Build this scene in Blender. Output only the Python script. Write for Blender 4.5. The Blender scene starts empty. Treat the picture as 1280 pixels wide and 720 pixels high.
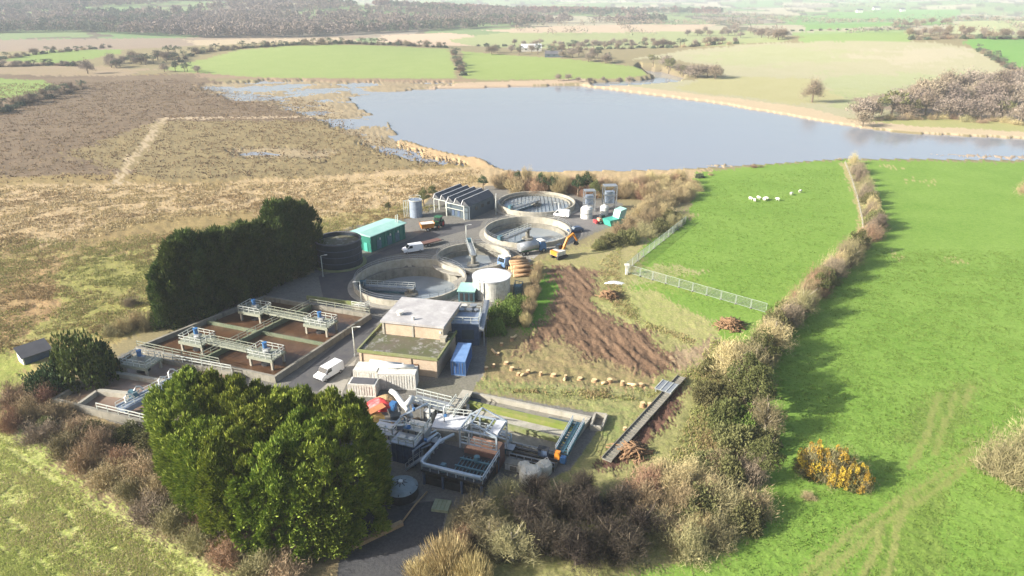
import bpy, math, random
import numpy as np
from mathutils import Vector, Matrix
random.seed(7); RNG = np.random.default_rng(7)
R = math.radians; PI = math.pi
sc = bpy.context.scene; COL = sc.collection
# ------------------------------------------------------------------ camera geometry (site survey helper)
H = 58.0; PITCH = R(23.2); FPX = 853.333
CA, SA = math.cos(PITCH), math.sin(PITCH)
def ray(px, py):
    u = (px-640)/FPX; v = (360-py)/FPX
    return (u, CA+v*SA, -SA+v*CA)
def G(px, py, z=0.0):
    d = ray(px, py); t = (z-H)/d[2]
    return Vector((d[0]*t, d[1]*t, z))
def ppm(py):
    dep = PITCH+math.atan((py-360)/FPX)
    return FPX*math.sin(dep)/(H*math.cos(dep-PITCH))
# ------------------------------------------------------------------ noise
def _h(ix, iy, s):
    n = (ix.astype(np.int64)*374761393 + iy.astype(np.int64)*668265263 + s*1442695041) & 0xffffffff
    n = ((n ^ (n >> 13))*1274126177) & 0xffffffff
    return ((n ^ (n >> 16)) & 0xffffff)/float(0xffffff)
def vn(x, y, s=0):
    x = np.asarray(x, float); y = np.asarray(y, float)
    ix = np.floor(x); iy = np.floor(y); fx = x-ix; fy = y-iy
    fx = fx*fx*(3-2*fx); fy = fy*fy*(3-2*fy)
    a = _h(ix, iy, s); b = _h(ix+1, iy, s); c = _h(ix, iy+1, s); d = _h(ix+1, iy+1, s)
    return (a*(1-fx)+b*fx)*(1-fy)+(c*(1-fx)+d*fx)*fy
def fbm(x, y, s=0, o=4):
    t = 0; a = .5; n = 0
    for k in range(o):
        t = t+a*vn(x*2**k+17.3*k, y*2**k-9.1*k, s+k); n += a; a *= .55
    return t/n
# ------------------------------------------------------------------ terrain height
def ub(px):            # ground bearing (x per metre of forward distance) for a far column of the survey
    return (px-640)/FPX/CA*0.93
HILLS = [  # bearing px, distance, amp, radius across, radius along
    (400, 760, 12, 180, 120), (700, 660, 3, 90, 90), (1090, 730, 23, 250, 150), (1330, 560, 7, 150, 120),
    (60, 720, 5, 120, 110), (-60, 560, 4, 90, 80), (260, 1800, 37, 900, 430), (760, 1250, 6, 300, 160),
    (1050, 1150, 9, 250, 150), (1250, 1250, 15, 300, 200), (620, 1050, 5, 160, 110)]
def hbase(x, y):
    x = np.asarray(x, float); y = np.asarray(y, float)
    z = np.zeros_like(x)
    for (bp, d, a, rx, ry) in HILLS:
        cx = ub(bp)*d
        z = z+a*np.exp(-((x-cx)/rx)**2-((y-d)/ry)**2)
    r = np.hypot(x, y)
    far = np.clip((r-900)/1800, 0, 1)
    z = z+far*(fbm(x/420, y/420, 5, 3)*34-6)+np.clip((r-2200)/2600, 0, 1)*40
    return np.minimum(z, 54)
def hs1(x, y):         # the same height for one point
    r = math.hypot(x, y)
    if r > 900: return float(hbase(x, y))
    z = 0.0
    for (bp, d, a, rx, ry) in HILLS:
        z += a*math.exp(-((x-ub(bp)*d)/rx)**2-((y-d)/ry)**2)
    return min(z, 54)
def T(px, py):         # pixel of the survey photograph -> point on the terrain
    d = ray(px, py)
    n = math.hypot(d[0], d[1]); dx, dy, dz = d[0]/n, d[1]/n, d[2]/n
    if dz > -0.002: dz = -0.002
    t = max(40.0, .3*H/-dz) if dz > -.3 else .8*H/-dz
    while t < 7000:
        t1 = t*1.015
        if H+dz*t1 < hs1(dx*t1, dy*t1):
            lo, hi = t, t1
            for _ in range(14):
                m = (lo+hi)/2
                if H+dz*m < hs1(dx*m, dy*m): hi = m
                else: lo = m
            return Vector((dx*hi, dy*hi, hs1(dx*hi, dy*hi)))
        t = t1
    return Vector((dx*6500, dy*6500, 0))
def TZ(x, y): return float(hbase(x, y))
# ------------------------------------------------------------------ materials
MATS = {}
def nodes(name):
    m = bpy.data.materials.new(name); m.use_nodes = True
    nt = m.node_tree; nt.nodes.clear()
    out = nt.nodes.new('ShaderNodeOutputMaterial'); b = nt.nodes.new('ShaderNodeBsdfPrincipled')
    nt.links.new(b.outputs[0], out.inputs[0]); MATS[name] = m
    return m, nt, b, out
def mixc(nt, fac, a, b):
    n = nt.nodes.new('ShaderNodeMix'); n.data_type = 'RGBA'
    for k, s in ((0, fac), (6, a), (7, b)):
        if hasattr(s, 'is_linked'): nt.links.new(s, n.inputs[k])
        elif k == 0: n.inputs[0].default_value = s
        else: n.inputs[k].default_value = (*s, 1)
    return n.outputs[2]
def noise(nt, vec, scale, detail=4, rough=.6):
    n = nt.nodes.new('ShaderNodeTexNoise'); n.inputs['Scale'].default_value = scale
    n.inputs['Detail'].default_value = detail; n.inputs['Roughness'].default_value = rough
    if vec is not None: nt.links.new(vec, n.inputs['Vector'])
    return n.outputs[0]
def ramp(nt, s, lo, hi):
    n = nt.nodes.new('ShaderNodeMapRange'); n.inputs[1].default_value = lo; n.inputs[2].default_value = hi
    nt.links.new(s, n.inputs[0]); return n.outputs[0]
def mat(name, ca, cb=None, scale=1.2, rough=.7, metal=0.0, bump=.15, dirt=None, dirt_amt=.35, lo=.35, hi=.65, rand=0.0):
    m, nt, b, out = nodes(name)
    tc = nt.nodes.new('ShaderNodeTexCoord'); v = tc.outputs['Object']
    cb = cb or tuple(c*.75 for c in ca)
    f = ramp(nt, noise(nt, v, scale, 5, .65), lo, hi)
    c = mixc(nt, f, ca, cb)
    if dirt:
        mp = nt.nodes.new('ShaderNodeMapping'); mp.inputs['Scale'].default_value = (1, 1, .25); nt.links.new(v, mp.inputs[0])
        f2 = ramp(nt, noise(nt, mp.outputs[0], scale*2.3, 6, .7), .52, .75)
        mu = nt.nodes.new('ShaderNodeMath'); mu.operation = 'MULTIPLY'; mu.inputs[1].default_value = dirt_amt
        nt.links.new(f2, mu.inputs[0]); c = mixc(nt, mu.outputs[0], c, dirt)
    nt.links.new(c, b.inputs['Base Color']); b.inputs['Roughness'].default_value = rough; b.inputs['Metallic'].default_value = metal
    if bump:
        bn = nt.nodes.new('ShaderNodeBump'); bn.inputs['Strength'].default_value = bump; bn.inputs['Distance'].default_value = .05
        nt.links.new(noise(nt, v, scale*6, 4), bn.inputs['Height']); nt.links.new(bn.outputs[0], b.inputs['Normal'])
    return m
def leafmat(name, ca, cb, cc=None, trans=.2, vscale=.35, var=1.0):
    m, nt, b, out = nodes(name)
    oi = nt.nodes.new('ShaderNodeObjectInfo'); tc = nt.nodes.new('ShaderNodeTexCoord')
    g = nt.nodes.new('ShaderNodeNewGeometry')
    f = ramp(nt, noise(nt, tc.outputs['Object'], vscale, 4, .7), .35, .65)
    c = mixc(nt, f, ca, cb)
    wn = nt.nodes.new('ShaderNodeMath'); wn.operation = 'MULTIPLY'; wn.inputs[1].default_value = .55
    nt.links.new(g.outputs['Random Per Island'], wn.inputs[0])
    c = mixc(nt, wn.outputs[0], c, cc or tuple(x*1.5 for x in ca))
    hs = nt.nodes.new('ShaderNodeHueSaturation')
    mr = nt.nodes.new('ShaderNodeMapRange'); mr.inputs[3].default_value = 1-.28*var; mr.inputs[4].default_value = 1+.3*var
    nt.links.new(oi.outputs['Random'], mr.inputs[0]); nt.links.new(mr.outputs[0], hs.inputs['Value'])
    mh = nt.nodes.new('ShaderNodeMapRange'); mh.inputs[3].default_value = .485; mh.inputs[4].default_value = .515
    nt.links.new(oi.outputs['Random'], mh.inputs[0]); nt.links.new(mh.outputs[0], hs.inputs['Hue'])
    nt.links.new(c, hs.inputs['Color']); nt.links.new(hs.outputs[0], b.inputs['Base Color'])
    b.inputs['Roughness'].default_value = .75; b.inputs['Specular IOR Level'].default_value = .25
    if trans:
        tr = nt.nodes.new('ShaderNodeBsdfTranslucent'); nt.links.new(hs.outputs[0], tr.inputs[0])
        mx = nt.nodes.new('ShaderNodeMixShader'); mx.inputs[0].default_value = trans
        nt.links.new(b.outputs[0], mx.inputs[1]); nt.links.new(tr.outputs[0], mx.inputs[2]); nt.links.new(mx.outputs[0], out.inputs[0])
    return m
def corrugated(name, ca, cb, freq=22, axis=0, rough=.5, metal=.3):
    m, nt, b, out = nodes(name)
    tc = nt.nodes.new('ShaderNodeTexCoord'); v = tc.outputs['Object']
    c = mixc(nt, ramp(nt, noise(nt, v, 1.1, 6, .7), .4, .68), ca, cb); nt.links.new(c, b.inputs['Base Color'])
    w = nt.nodes.new('ShaderNodeTexWave'); w.wave_type = 'BANDS'; w.bands_direction = 'XYZ'[axis]; w.inputs['Scale'].default_value = freq/6.283
    nt.links.new(v, w.inputs[0])
    bn = nt.nodes.new('ShaderNodeBump'); bn.inputs['Strength'].default_value = .8; bn.inputs['Distance'].default_value = .06
    nt.links.new(w.outputs[1], bn.inputs['Height']); nt.links.new(bn.outputs[0], b.inputs['Normal'])
    b.inputs['Roughness'].default_value = rough; b.inputs['Metallic'].default_value = metal
    return m
def brickmat(name, ca, cb, mo):
    m, nt, b, out = nodes(name)
    tc = nt.nodes.new('ShaderNodeTexCoord')
    sx = nt.nodes.new('ShaderNodeSeparateXYZ'); nt.links.new(tc.outputs['Object'], sx.inputs[0])
    ad = nt.nodes.new('ShaderNodeMath'); nt.links.new(sx.outputs[0], ad.inputs[0]); nt.links.new(sx.outputs[1], ad.inputs[1])
    cm = nt.nodes.new('ShaderNodeCombineXYZ'); nt.links.new(ad.outputs[0], cm.inputs[0]); nt.links.new(sx.outputs[2], cm.inputs[1])
    br = nt.nodes.new('ShaderNodeTexBrick'); nt.links.new(cm.outputs[0], br.inputs[0])
    br.inputs['Color1'].default_value = (*ca, 1); br.inputs['Color2'].default_value = (*cb, 1); br.inputs['Mortar'].default_value = (*mo, 1)
    br.inputs['Scale'].default_value = 2.2; br.inputs['Mortar Size'].default_value = .012
    f = ramp(nt, noise(nt, tc.outputs['Object'], .8, 6, .7), .45, .75)
    c = mixc(nt, f, br.outputs[0], tuple(x*.72 for x in ca)); nt.links.new(c, b.inputs['Base Color']); b.inputs['Roughness'].default_value = .9
    return m
mat('concrete', (.245,.23,.19), (.165,.155,.125), .6, .9, bump=.3, dirt=(.075,.075,.045), dirt_amt=.75)
mat('concrete_pale', (.40,.375,.31), (.29,.27,.22), .6, .9, bump=.25, dirt=(.16,.16,.08), dirt_amt=.5)
mat('concrete_moss', (.22,.22,.12), (.15,.18,.05), .7, .95, bump=.4, dirt=(.30,.29,.22), dirt_amt=.6)
mat('moss_green', (.16,.21,.03), (.22,.22,.07), 1.0, .95, bump=.5)
mat('green_wall', (.10,.14,.08), (.16,.17,.11), .8, .9, bump=.3, dirt=(.05,.06,.03), dirt_amt=.6)
mat('galv', (.40,.42,.43), (.29,.31,.33), 2, .45, .55, bump=.05)
mat('rail_pale', (.60,.62,.58), (.44,.47,.42), 3, .5, .2, bump=0)
mat('rail_green', (.31,.32,.26), (.21,.23,.17), 3, .6, .1, bump=0)
mat('deck_blue', (.30,.36,.45), (.22,.27,.35), 1.5, .5, .3, bump=.1, dirt=(.12,.12,.12))
mat('steel_blue', (.07,.11,.19), (.05,.075,.13), 1.5, .5, .2, bump=.1, dirt=(.14,.15,.16))
mat('steel_teal', (.09,.20,.24), (.06,.13,.17), 1.5, .45, .3, bump=.1, dirt=(.15,.16,.16))
mat('pipe_pale', (.50,.56,.60), (.38,.44,.50), 2, .4, .4, bump=.05)
mat('motor_blue', (.05,.16,.36), (.04,.12,.27), 3, .45, bump=0)
mat('white_paint', (.66,.66,.63), (.55,.55,.51), 1.2, .5, bump=.05, dirt=(.30,.28,.22), dirt_amt=.4)
mat('white_dirty', (.66,.65,.60), (.46,.45,.40), 1.3, .7, bump=.15, dirt=(.20,.19,.16), dirt_amt=.7)
mat('white_car', (.80,.80,.80), (.74,.74,.74), .6, .25, bump=0)
mat('glass_dark', (.02,.025,.03), (.03,.035,.04), 1, .08, bump=0)
mat('tyre', (.02,.02,.02), (.03,.03,.028), 4, .9, bump=.1)
mat('rim_grey', (.45,.45,.45), None, 4, .4, .6, bump=0)
mat('rim_red', (.50,.03,.025), None, 4, .5, bump=0)
mat('tractor_green', (.025,.13,.05), None, 3, .4, bump=0)
mat('orange_paint', (.70,.25,.02), (.55,.20,.03), 2, .45, bump=0, dirt=(.15,.09,.04))
mat('orange_pale', (.66,.36,.22), (.5,.28,.18), 2, .6, bump=0, dirt=(.2,.12,.08))
mat('black_steel', (.025,.027,.03), (.04,.04,.045), 2, .6, .3, bump=.1)
mat('yellow_sand', (.55,.36,.10), (.44,.27,.08), 1.3, .95, bump=.5)
mat('red_sheet', (.62,.05,.05), (.50,.04,.05), 1.0, .5, bump=.2)
mat('orange_sheet', (.42,.18,.075), (.34,.14,.06), 1.0, .6, bump=.2)
mat('teal_wall', (.012,.17,.125), (.01,.13,.10), .5, .5, .1, bump=.05, dirt=(.08,.20,.17))
mat('teal_roof', (.27,.50,.43), (.34,.55,.49), .4, .5, .1, bump=.1, dirt=(.40,.55,.50), dirt_amt=.5)
mat('teal_skip', (.04,.33,.25), (.06,.38,.30), 1, .5, bump=.1, dirt=(.25,.4,.35))
mat('roof_dark', (.055,.06,.07), (.09,.095,.105), .5, .6, .2, bump=.2, dirt=(.24,.25,.27), dirt_amt=.4)
mat('wall_dark', (.045,.065,.085), (.06,.085,.10), .4, .7, bump=.15)
mat('roof_white', (.60,.61,.62), (.48,.49,.51), .4, .5, bump=.1, dirt=(.42,.43,.44))
mat('roof_felt', (.42,.41,.40), (.30,.29,.29), .35, .85, bump=.3, dirt=(.60,.60,.60), dirt_amt=.5)
mat('roof_moss', (.10,.085,.062), (.075,.085,.03), .3, .9, bump=.4, dirt=(.42,.41,.42), dirt_amt=.85)
mat('blue_cont_top', (.16,.28,.50), (.12,.22,.42), 1.0, .5, bump=.1, dirt=(.35,.38,.42))
corrugated('blue_cont', (.05,.14,.40), (.07,.18,.42), 30, 0)
corrugated('white_cont', (.74,.73,.68), (.60,.58,.52), 26, 0, .6, 0)
corrugated('tank_dark', (.016,.026,.04), (.024,.034,.05), 9, 0, .5, .2)
brickmat('brick_tan', (.50,.39,.28), (.45,.34,.235), (.46,.41,.34))
mat('door_brown', (.16,.08,.04), None, 3, .6, bump=0)
mat('timber', (.40,.28,.15), (.30,.20,.10), 3, .85, bump=.3)
mat('log_bark', (.40,.26,.14), (.28,.17,.09), 3, .95, bump=.5)
mat('log_cut', (.66,.50,.28), (.56,.40,.21), 4, .9, bump=.2)
mat('brush_brown', (.17,.10,.05), (.25,.15,.08), 3, .95, bump=.4)
mat('bark', (.12,.09,.06), (.17,.14,.10), 3, .95, bump=.6)
mat('bark_pale', (.30,.26,.20), (.22,.19,.14), 3, .95, bump=.5)
mat('tarp_white', (.75,.77,.78), (.62,.64,.66), 1, .5, bump=.5)
mat('mesh_fence', (.36,.40,.36), (.30,.34,.30), 3, .5, .3, bump=0)
mat('fence_wood', (.38,.33,.26), (.28,.24,.19), 3, .9, bump=.3)
mat('wool', (.74,.71,.64), (.62,.58,.50), 6, .95, bump=.5)
mat('sheep_face', (.05,.045,.04), None, 6, .8, bump=0)
mat('sludge', (.06,.032,.018), (.105,.055,.028), .35, .3, bump=.3, dirt=(.17,.12,.085), dirt_amt=.5)
mat('sludge_pale', (.16,.105,.075), (.25,.19,.15), .35, .4, bump=.25, dirt=(.20,.10,.05), dirt_amt=.6)
mat('tank_water', (.06,.085,.10), (.09,.115,.125), .15, .12, bump=.02)
mat('tank_water_pale', (.24,.27,.29), (.19,.22,.24), .2, .15, bump=.02)
mat('asphalt', (.055,.055,.062), (.085,.082,.08), .35, .9, bump=.3, dirt=(.13,.12,.11), dirt_amt=.5)
mat('road_pale', (.20,.19,.18), (.16,.155,.15), .3, .9, bump=.2, dirt=(.27,.25,.22), dirt_amt=.6)
mat('slab', (.32,.30,.26), (.24,.225,.19), .4, .9, bump=.2, dirt=(.14,.13,.09), dirt_amt=.6)
mat('stone_wall', (.55,.53,.48), (.45,.43,.39), .5, .9, bump=0)
mat('slate', (.09,.09,.10), None, .6, .8, bump=0)
mat('dome_grey', (.22,.27,.28), (.16,.20,.21), 1, .6, bump=.1)
mat('hatch_green', (.28,.31,.20), (.22,.25,.15), 2, .8, bump=.2)
mat('brown_box', (.17,.085,.065), (.12,.065,.05), 1.2, .7, bump=.2)
mat('bulk_bag', (.58,.57,.50), (.46,.44,.36), 2, .9, bump=.5)
# foliage
leafmat('leaf_cypress', (.065,.115,.014), (.115,.17,.02), (.36,.39,.05), .12, .35, .3)
leafmat('leaf_cypress_dark', (.032,.056,.015), (.055,.085,.018), (.12,.15,.03), .15, .35, .4)
leafmat('leaf_pine', (.03,.06,.028), (.045,.085,.03), (.07,.12,.04))
leafmat('leaf_green', (.09,.16,.025), (.13,.19,.035), (.19,.25,.06))
leafmat('leaf_olive', (.11,.12,.04), (.15,.14,.06), (.20,.19,.08))
leafmat('leaf_ivy', (.075,.095,.028), (.11,.12,.04), (.17,.17,.06))
leafmat('gorse_flower', (.50,.33,.03), (.40,.29,.06), (.55,.40,.05), .1)
leafmat('twig_brown', (.25,.175,.11), (.31,.225,.14), (.38,.28,.18), .0)
leafmat('twig_red', (.24,.13,.085), (.30,.18,.11), (.35,.24,.16), .0)
leafmat('twig_tan', (.30,.235,.12), (.36,.285,.155), (.42,.345,.20), .0)
leafmat('twig_yellow', (.33,.25,.115), (.40,.32,.15), (.47,.39,.20), .0)
leafmat('twig_grey', (.175,.135,.095), (.22,.175,.125), (.27,.22,.155), .0)
leafmat('twig_dark', (.036,.028,.02), (.05,.039,.028), (.07,.055,.04), .0)  # near-black: the deep shade of the copse is put into the twig colour
leafmat('twig_olive', (.19,.17,.08), (.25,.22,.11), (.30,.27,.15), .0)
leafmat('leaf_far_dark', (.07,.095,.06), (.09,.115,.065), (.12,.14,.085), 0)
leafmat('leaf_far_brown', (.20,.16,.13), (.24,.195,.16), (.28,.23,.18), 0)
leafmat('leaf_far_red', (.19,.105,.08), (.23,.13,.10), (.26,.16,.12), 0)
M = MATS
# ------------------------------------------------------------------ mesh builder
class MB:
    def __init__(s): s.v = []; s.f = []; s.mi = []; s.m = 0; s.sm = []; s.smooth = False
    def add(s, vs, fs, smooth=None):
        o = len(s.v); s.v += [tuple(p) for p in vs]
        for f in fs:
            s.f.append([i+o for i in f]); s.mi.append(s.m); s.sm.append(s.smooth if smooth is None else smooth)
        return s
    def prism(s, poly, z0, z1, top=True, bottom=False):
        n = len(poly)
        a = sum(poly[i][0]*poly[(i+1)%n][1]-poly[(i+1)%n][0]*poly[i][1] for i in range(n))
        if a < 0: poly = poly[::-1]
        vs = [(p[0], p[1], z0) for p in poly]+[(p[0], p[1], z1) for p in poly]
        fs = [[i, (i+1)%n, n+(i+1)%n, n+i] for i in range(n)]
        if top: fs.append(list(range(n, 2*n)))
        if bottom: fs.append(list(range(n-1, -1, -1)))
        return s.add(vs, fs)
    def box(s, c, sz, rz=0):
        hx, hy, hz = sz[0]/2, sz[1]/2, sz[2]/2; co, si = math.cos(rz), math.sin(rz)
        vs = []
        for dz in (-hz, hz):
            for dx, dy in ((-hx,-hy),(hx,-hy),(hx,hy),(-hx,hy)):
                vs.append((c[0]+dx*co-dy*si, c[1]+dx*si+dy*co, c[2]+dz))
        return s.add(vs, [[0,3,2,1],[4,5,6,7],[0,1,5,4],[1,2,6,5],[2,3,7,6],[3,0,4,7]])
    def bar(s, p, q, w, h):        # rectangular bar from p to q; h is the vertical size
        p, q = Vector(p), Vector(q); d = (q-p)
        if d.length < 1e-6: return s
        d.normalize(); up = Vector((0,0,1)) if abs(d.z) < .95 else Vector((0,1,0))
        r = d.cross(up).normalized()*w/2; u = r.cross(d).normalized()*h/2
        vs = [p-r-u, p+r-u, p+r+u, p-r+u, q-r-u, q+r-u, q+r+u, q-r+u]
        return s.add(vs, [[0,1,2,3],[7,6,5,4],[0,4,5,1],[1,5,6,2],[2,6,7,3],[3,7,4,0]])
    def tube(s, pts, r, n=6, r2=None):
        pts = [Vector(p) for p in pts]; k = len(pts); vs = []
        for i, p in enumerate(pts):
            d = (pts[min(i+1,k-1)]-pts[max(i-1,0)]).normalized()
            up = Vector((0,0,1)) if abs(d.z) < .9 else Vector((1,0,0))
            a = d.cross(up).normalized(); b = a.cross(d)
            rr = r if r2 is None else r+(r2-r)*i/(k-1)
            for j in range(n):
                t = 2*PI*j/n; vs.append(p+a*math.cos(t)*rr+b*math.sin(t)*rr)
        fs = [[i*n+j, (i+1)*n+j, (i+1)*n+(j+1)%n, i*n+(j+1)%n] for i in range(k-1) for j in range(n)]
        s.add(vs, fs, True)
        o = len(s.v)-k*n
        s.f.append([o+j for j in range(n)]); s.mi.append(s.m); s.sm.append(False)
        s.f.append([o+(k-1)*n+n-1-j for j in range(n)]); s.mi.append(s.m); s.sm.append(False)
        return s
    def lathe(s, c, prof, n=32, sx=1, sy=1, a0=0, a1=2*PI):   # prof: [(r, z)...]
        full = abs(a1-a0-2*PI) < 1e-6; m = n if full else n+1; vs = []
        for (r, z) in prof:
            for j in range(m):
                t = a0+(a1-a0)*j/n; vs.append((c[0]+r*math.cos(t)*sx, c[1]+r*math.sin(t)*sy, c[2]+z))
        fs = []
        for i in range(len(prof)-1):
            for j in range(n):
                jj = (j+1) % m
                fs.append([i*m+j, i*m+jj, (i+1)*m+jj, (i+1)*m+j])
        return s.add(vs, fs)
    def ring(s, c, r0, r1, z0, z1, n=56, a0=0, a1=2*PI):
        return s.lathe((c[0], c[1], 0), [(r1,z0),(r1,z1),(r0,z1),(r0,z0)], n, 1, 1, a0, a1)
    def disc(s, c, r, z, n=48):
        return s.add([(c[0]+r*math.cos(2*PI*j/n), c[1]+r*math.sin(2*PI*j/n), z) for j in range(n)], [list(range(n))])
    def cyl(s, c, r, z0, z1, n=24, r2=None):
        r2 = r if r2 is None else r2
        s.lathe((c[0],c[1],0), [(r,z0),(r2,z1)], n); s.disc(c, r2, z1, n); return s
    def cyl_h(s, p, q, r, n=16): return s.tube([p, q], r, n)
    def rail(s, pts, h=1.1, step=1.6, r=.045, mid=True, closed=False):
        pts = [Vector(p) for p in pts]
        if closed: pts.append(pts[0])
        for a, b in zip(pts[:-1], pts[1:]):
            L = (b-a).length; k = max(1, round(L/step)); up = Vector((0,0,h))
            for z in ([h, h*.52] if mid else [h]):
                s.bar(a+Vector((0,0,z)), b+Vector((0,0,z)), 2*r, 2*r)
            for i in range(k+1):
                p = a.lerp(b, i/k); s.bar(p, p+up, 2*r, 2*r)
        return s
    def build(s, name, mats, parent=None, world=False, off=None):
        me = bpy.data.meshes.new(name)
        if world and parent is not None:
            off = Vector(parent.location)
        vs = s.v
        if off is not None:
            rz = parent.rotation_euler.z if parent is not None else 0
            co, si = math.cos(-rz), math.sin(-rz); ox, oy, oz = off
            vs = [((x-ox)*co-(y-oy)*si, (x-ox)*si+(y-oy)*co, z-oz) for x, y, z in vs]
        me.from_pydata(vs, [], s.f)
        if not isinstance(mats, (list, tuple)): mats = [mats]
        for m in mats: me.materials.append(M[m])
        me.polygons.foreach_set('material_index', s.mi); me.polygons.foreach_set('use_smooth', s.sm)
        me.update()
        o = bpy.data.objects.new(name, me); COL.objects.link(o)
        if parent is not None: o.parent = parent
        return o
LABELS = {}
def tag(o, label=None, cat=None, group=None, kind=None):
    if label: o['label'] = label
    if cat: o['category'] = cat
    if group: o['group'] = group
    if kind: o['kind'] = kind
    return o
def thing(name, label, cat, loc=(0,0,0), rz=0, group=None):
    o = bpy.data.objects.new(name, None); COL.objects.link(o); o.empty_display_size = .5
    o.location = loc; o.rotation_euler = (0,0,rz)
    return tag(o, label, cat, group)
def solo(mb, name, mats, label, cat, loc=None, group=None):      # a thing that is one mesh, built in world coordinates
    o = mb.build(name, mats, None, off=Vector(loc) if loc is not None else None)
    if loc is not None: o.location = loc
    return tag(o, label, cat, group)
def struct(mb, name, mats): return tag(mb.build(name, mats), kind='structure')
KIDS = {}
def copy_tree(o, label=None, group=None, loc=None, rz=None, scale=None):
    r = o.copy(); COL.objects.link(r)
    if label: r['label'] = label
    if group: r['group'] = group
    if loc is not None: r.location = loc
    if rz is not None: r.rotation_euler = (0,0,rz)
    if scale is not None: r.scale = scale
    for ch in o.children:
        c = ch.copy(); COL.objects.link(c); c.parent = r
        for g in ch.children:
            d = g.copy(); COL.objects.link(d); d.parent = c
    return r
_O = ['zeroth','first','second','third','fourth','fifth','sixth','seventh','eighth','ninth','tenth','eleventh','twelfth','thirteenth','fourteenth','fifteenth','sixteenth','seventeenth','eighteenth','nineteenth']
_T = {2:'twenty',3:'thirty',4:'forty',5:'fifty',6:'sixty',7:'seventy',8:'eighty',9:'ninety'}
_TH = {2:'twentieth',3:'thirtieth',4:'fortieth',5:'fiftieth',6:'sixtieth',7:'seventieth',8:'eightieth',9:'ninetieth'}
def nth(i):
    if i < 20: return _O[i]
    t, u = divmod(i, 10); return _TH[t] if u == 0 else _T[t]+'-'+_O[u]
class Quad:         # bilinear frame over four ground corners (near-left, near-right, far-right, far-left)
    def __init__(s, a, b, c, d): s.c = [Vector((p[0],p[1],0)) for p in (a,b,c,d)]
    def __call__(s, u, v, z=0):
        a,b,c,d = s.c; p = a.lerp(b,u).lerp(d.lerp(c,u), v); return Vector((p.x,p.y,z))
    def poly(s, u0, u1, v0, v1): return [s(u0,v0), s(u1,v0), s(u1,v1), s(u0,v1)]
    def size(s): return ((s.c[1]-s.c[0]).length, (s.c[3]-s.c[0]).length)
def rect_from(p0, p1, depth):       # rectangle: front edge p0->p1, going away by depth
    p0, p1 = Vector((p0[0],p0[1],0)), Vector((p1[0],p1[1],0)); d = (p1-p0).normalized(); n = Vector((-d.y, d.x, 0))*depth
    return Quad(p0, p1, p1+n, p0+n)
# ------------------------------------------------------------------ terrain
WATER_Z = -0.7
ZONES = []
def zone(px, ca, cb, amp=.0, lam=2.0, warp=1.0, stripe=None, h=None):
    w = [T(*p) for p in px]
    ZONES.append(dict(p=np.array([(q.x, q.y) for q in w]), ca=ca, cb=cb, amp=amp, lam=lam, warp=warp, stripe=stripe, h=h))
GREEN = ((.115,.215,.027), (.185,.285,.055)); PALE = ((.20,.26,.075), (.24,.29,.10))
STRAW = ((.42,.32,.17), (.50,.40,.24)); MOOR = ((.215,.15,.075), (.29,.215,.11))
# left moor
zone([(-700,93),(90,93),(230,92),(300,108),(420,125),(480,175),(610,206),(640,230),(560,262),(400,270),(200,400),(80,470),(-100,560),(-700,700)], (.20,.14,.065), (.29,.23,.10), .42, 2.2, 1)
zone([(-700,93),(90,93),(230,92),(300,108),(420,125),(470,165),(560,190),(400,200),(200,215),(-700,240)], (.12,.085,.055), (.20,.15,.095), .45, 2.6, 2)
zone([(80,190),(200,150),(420,150),(540,190),(560,205),(430,222),(200,225)], (.17,.13,.065), (.26,.21,.105), .45, 2.2, 2)
zone([(-700,225),(150,232),(300,228),(450,222),(560,212),(610,205),(880,212),(860,236),(700,236),(560,245),(430,285),(330,262),(240,266),(150,275),(60,305),(-700,330)], (.44,.33,.20), (.32,.24,.12), .35, 2.0, 3)
zone([(-700,330),(60,320),(130,340),(200,400),(140,440),(60,470),(-700,640)], (.25,.22,.075), (.33,.26,.12), .42, 1.8, 3)
zone([(60,330),(190,310),(230,330),(200,400),(90,440),(20,420)], (.23,.23,.06), (.28,.25,.10), .4, 1.6, 4)
zone([(-100,330),(50,330),(60,390),(20,420),(-100,430)], (.29,.18,.09), (.33,.25,.12), .4, 1.8, 4)
zone([(330,300),(420,270),(560,245),(600,240),(560,270),(440,300),(380,340)], (.34,.27,.13), (.27,.23,.09), .3, 1.5, 3)
# path over the moor
zone([(134,240),(142,240),(161,212),(184,182),(207,148),(199,147),(178,180),(153,212)], (.40,.32,.21), (.33,.26,.16), .08, 2, .8)
zone([(200,146.5),(440,144),(440,146),(200,149)], (.40,.32,.22), (.36,.28,.18), .05, 2, .6)
# mown field, lower left
d1 = (T(200,700)-T(0,560)); d1 = (d1.x, d1.y)
zone([(-700,520),(-60,455),(20,450),(40,530),(110,600),(200,670),(330,740),(420,1100),(-700,1100)], (.23,.29,.055), (.40,.41,.15), .14, .34, 1.2, d1)
zone([(-300,440),(20,440),(40,455),(0,500),(-300,540)], (.20,.25,.05), (.28,.27,.09), .25, 1.2, 1.5)
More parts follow.
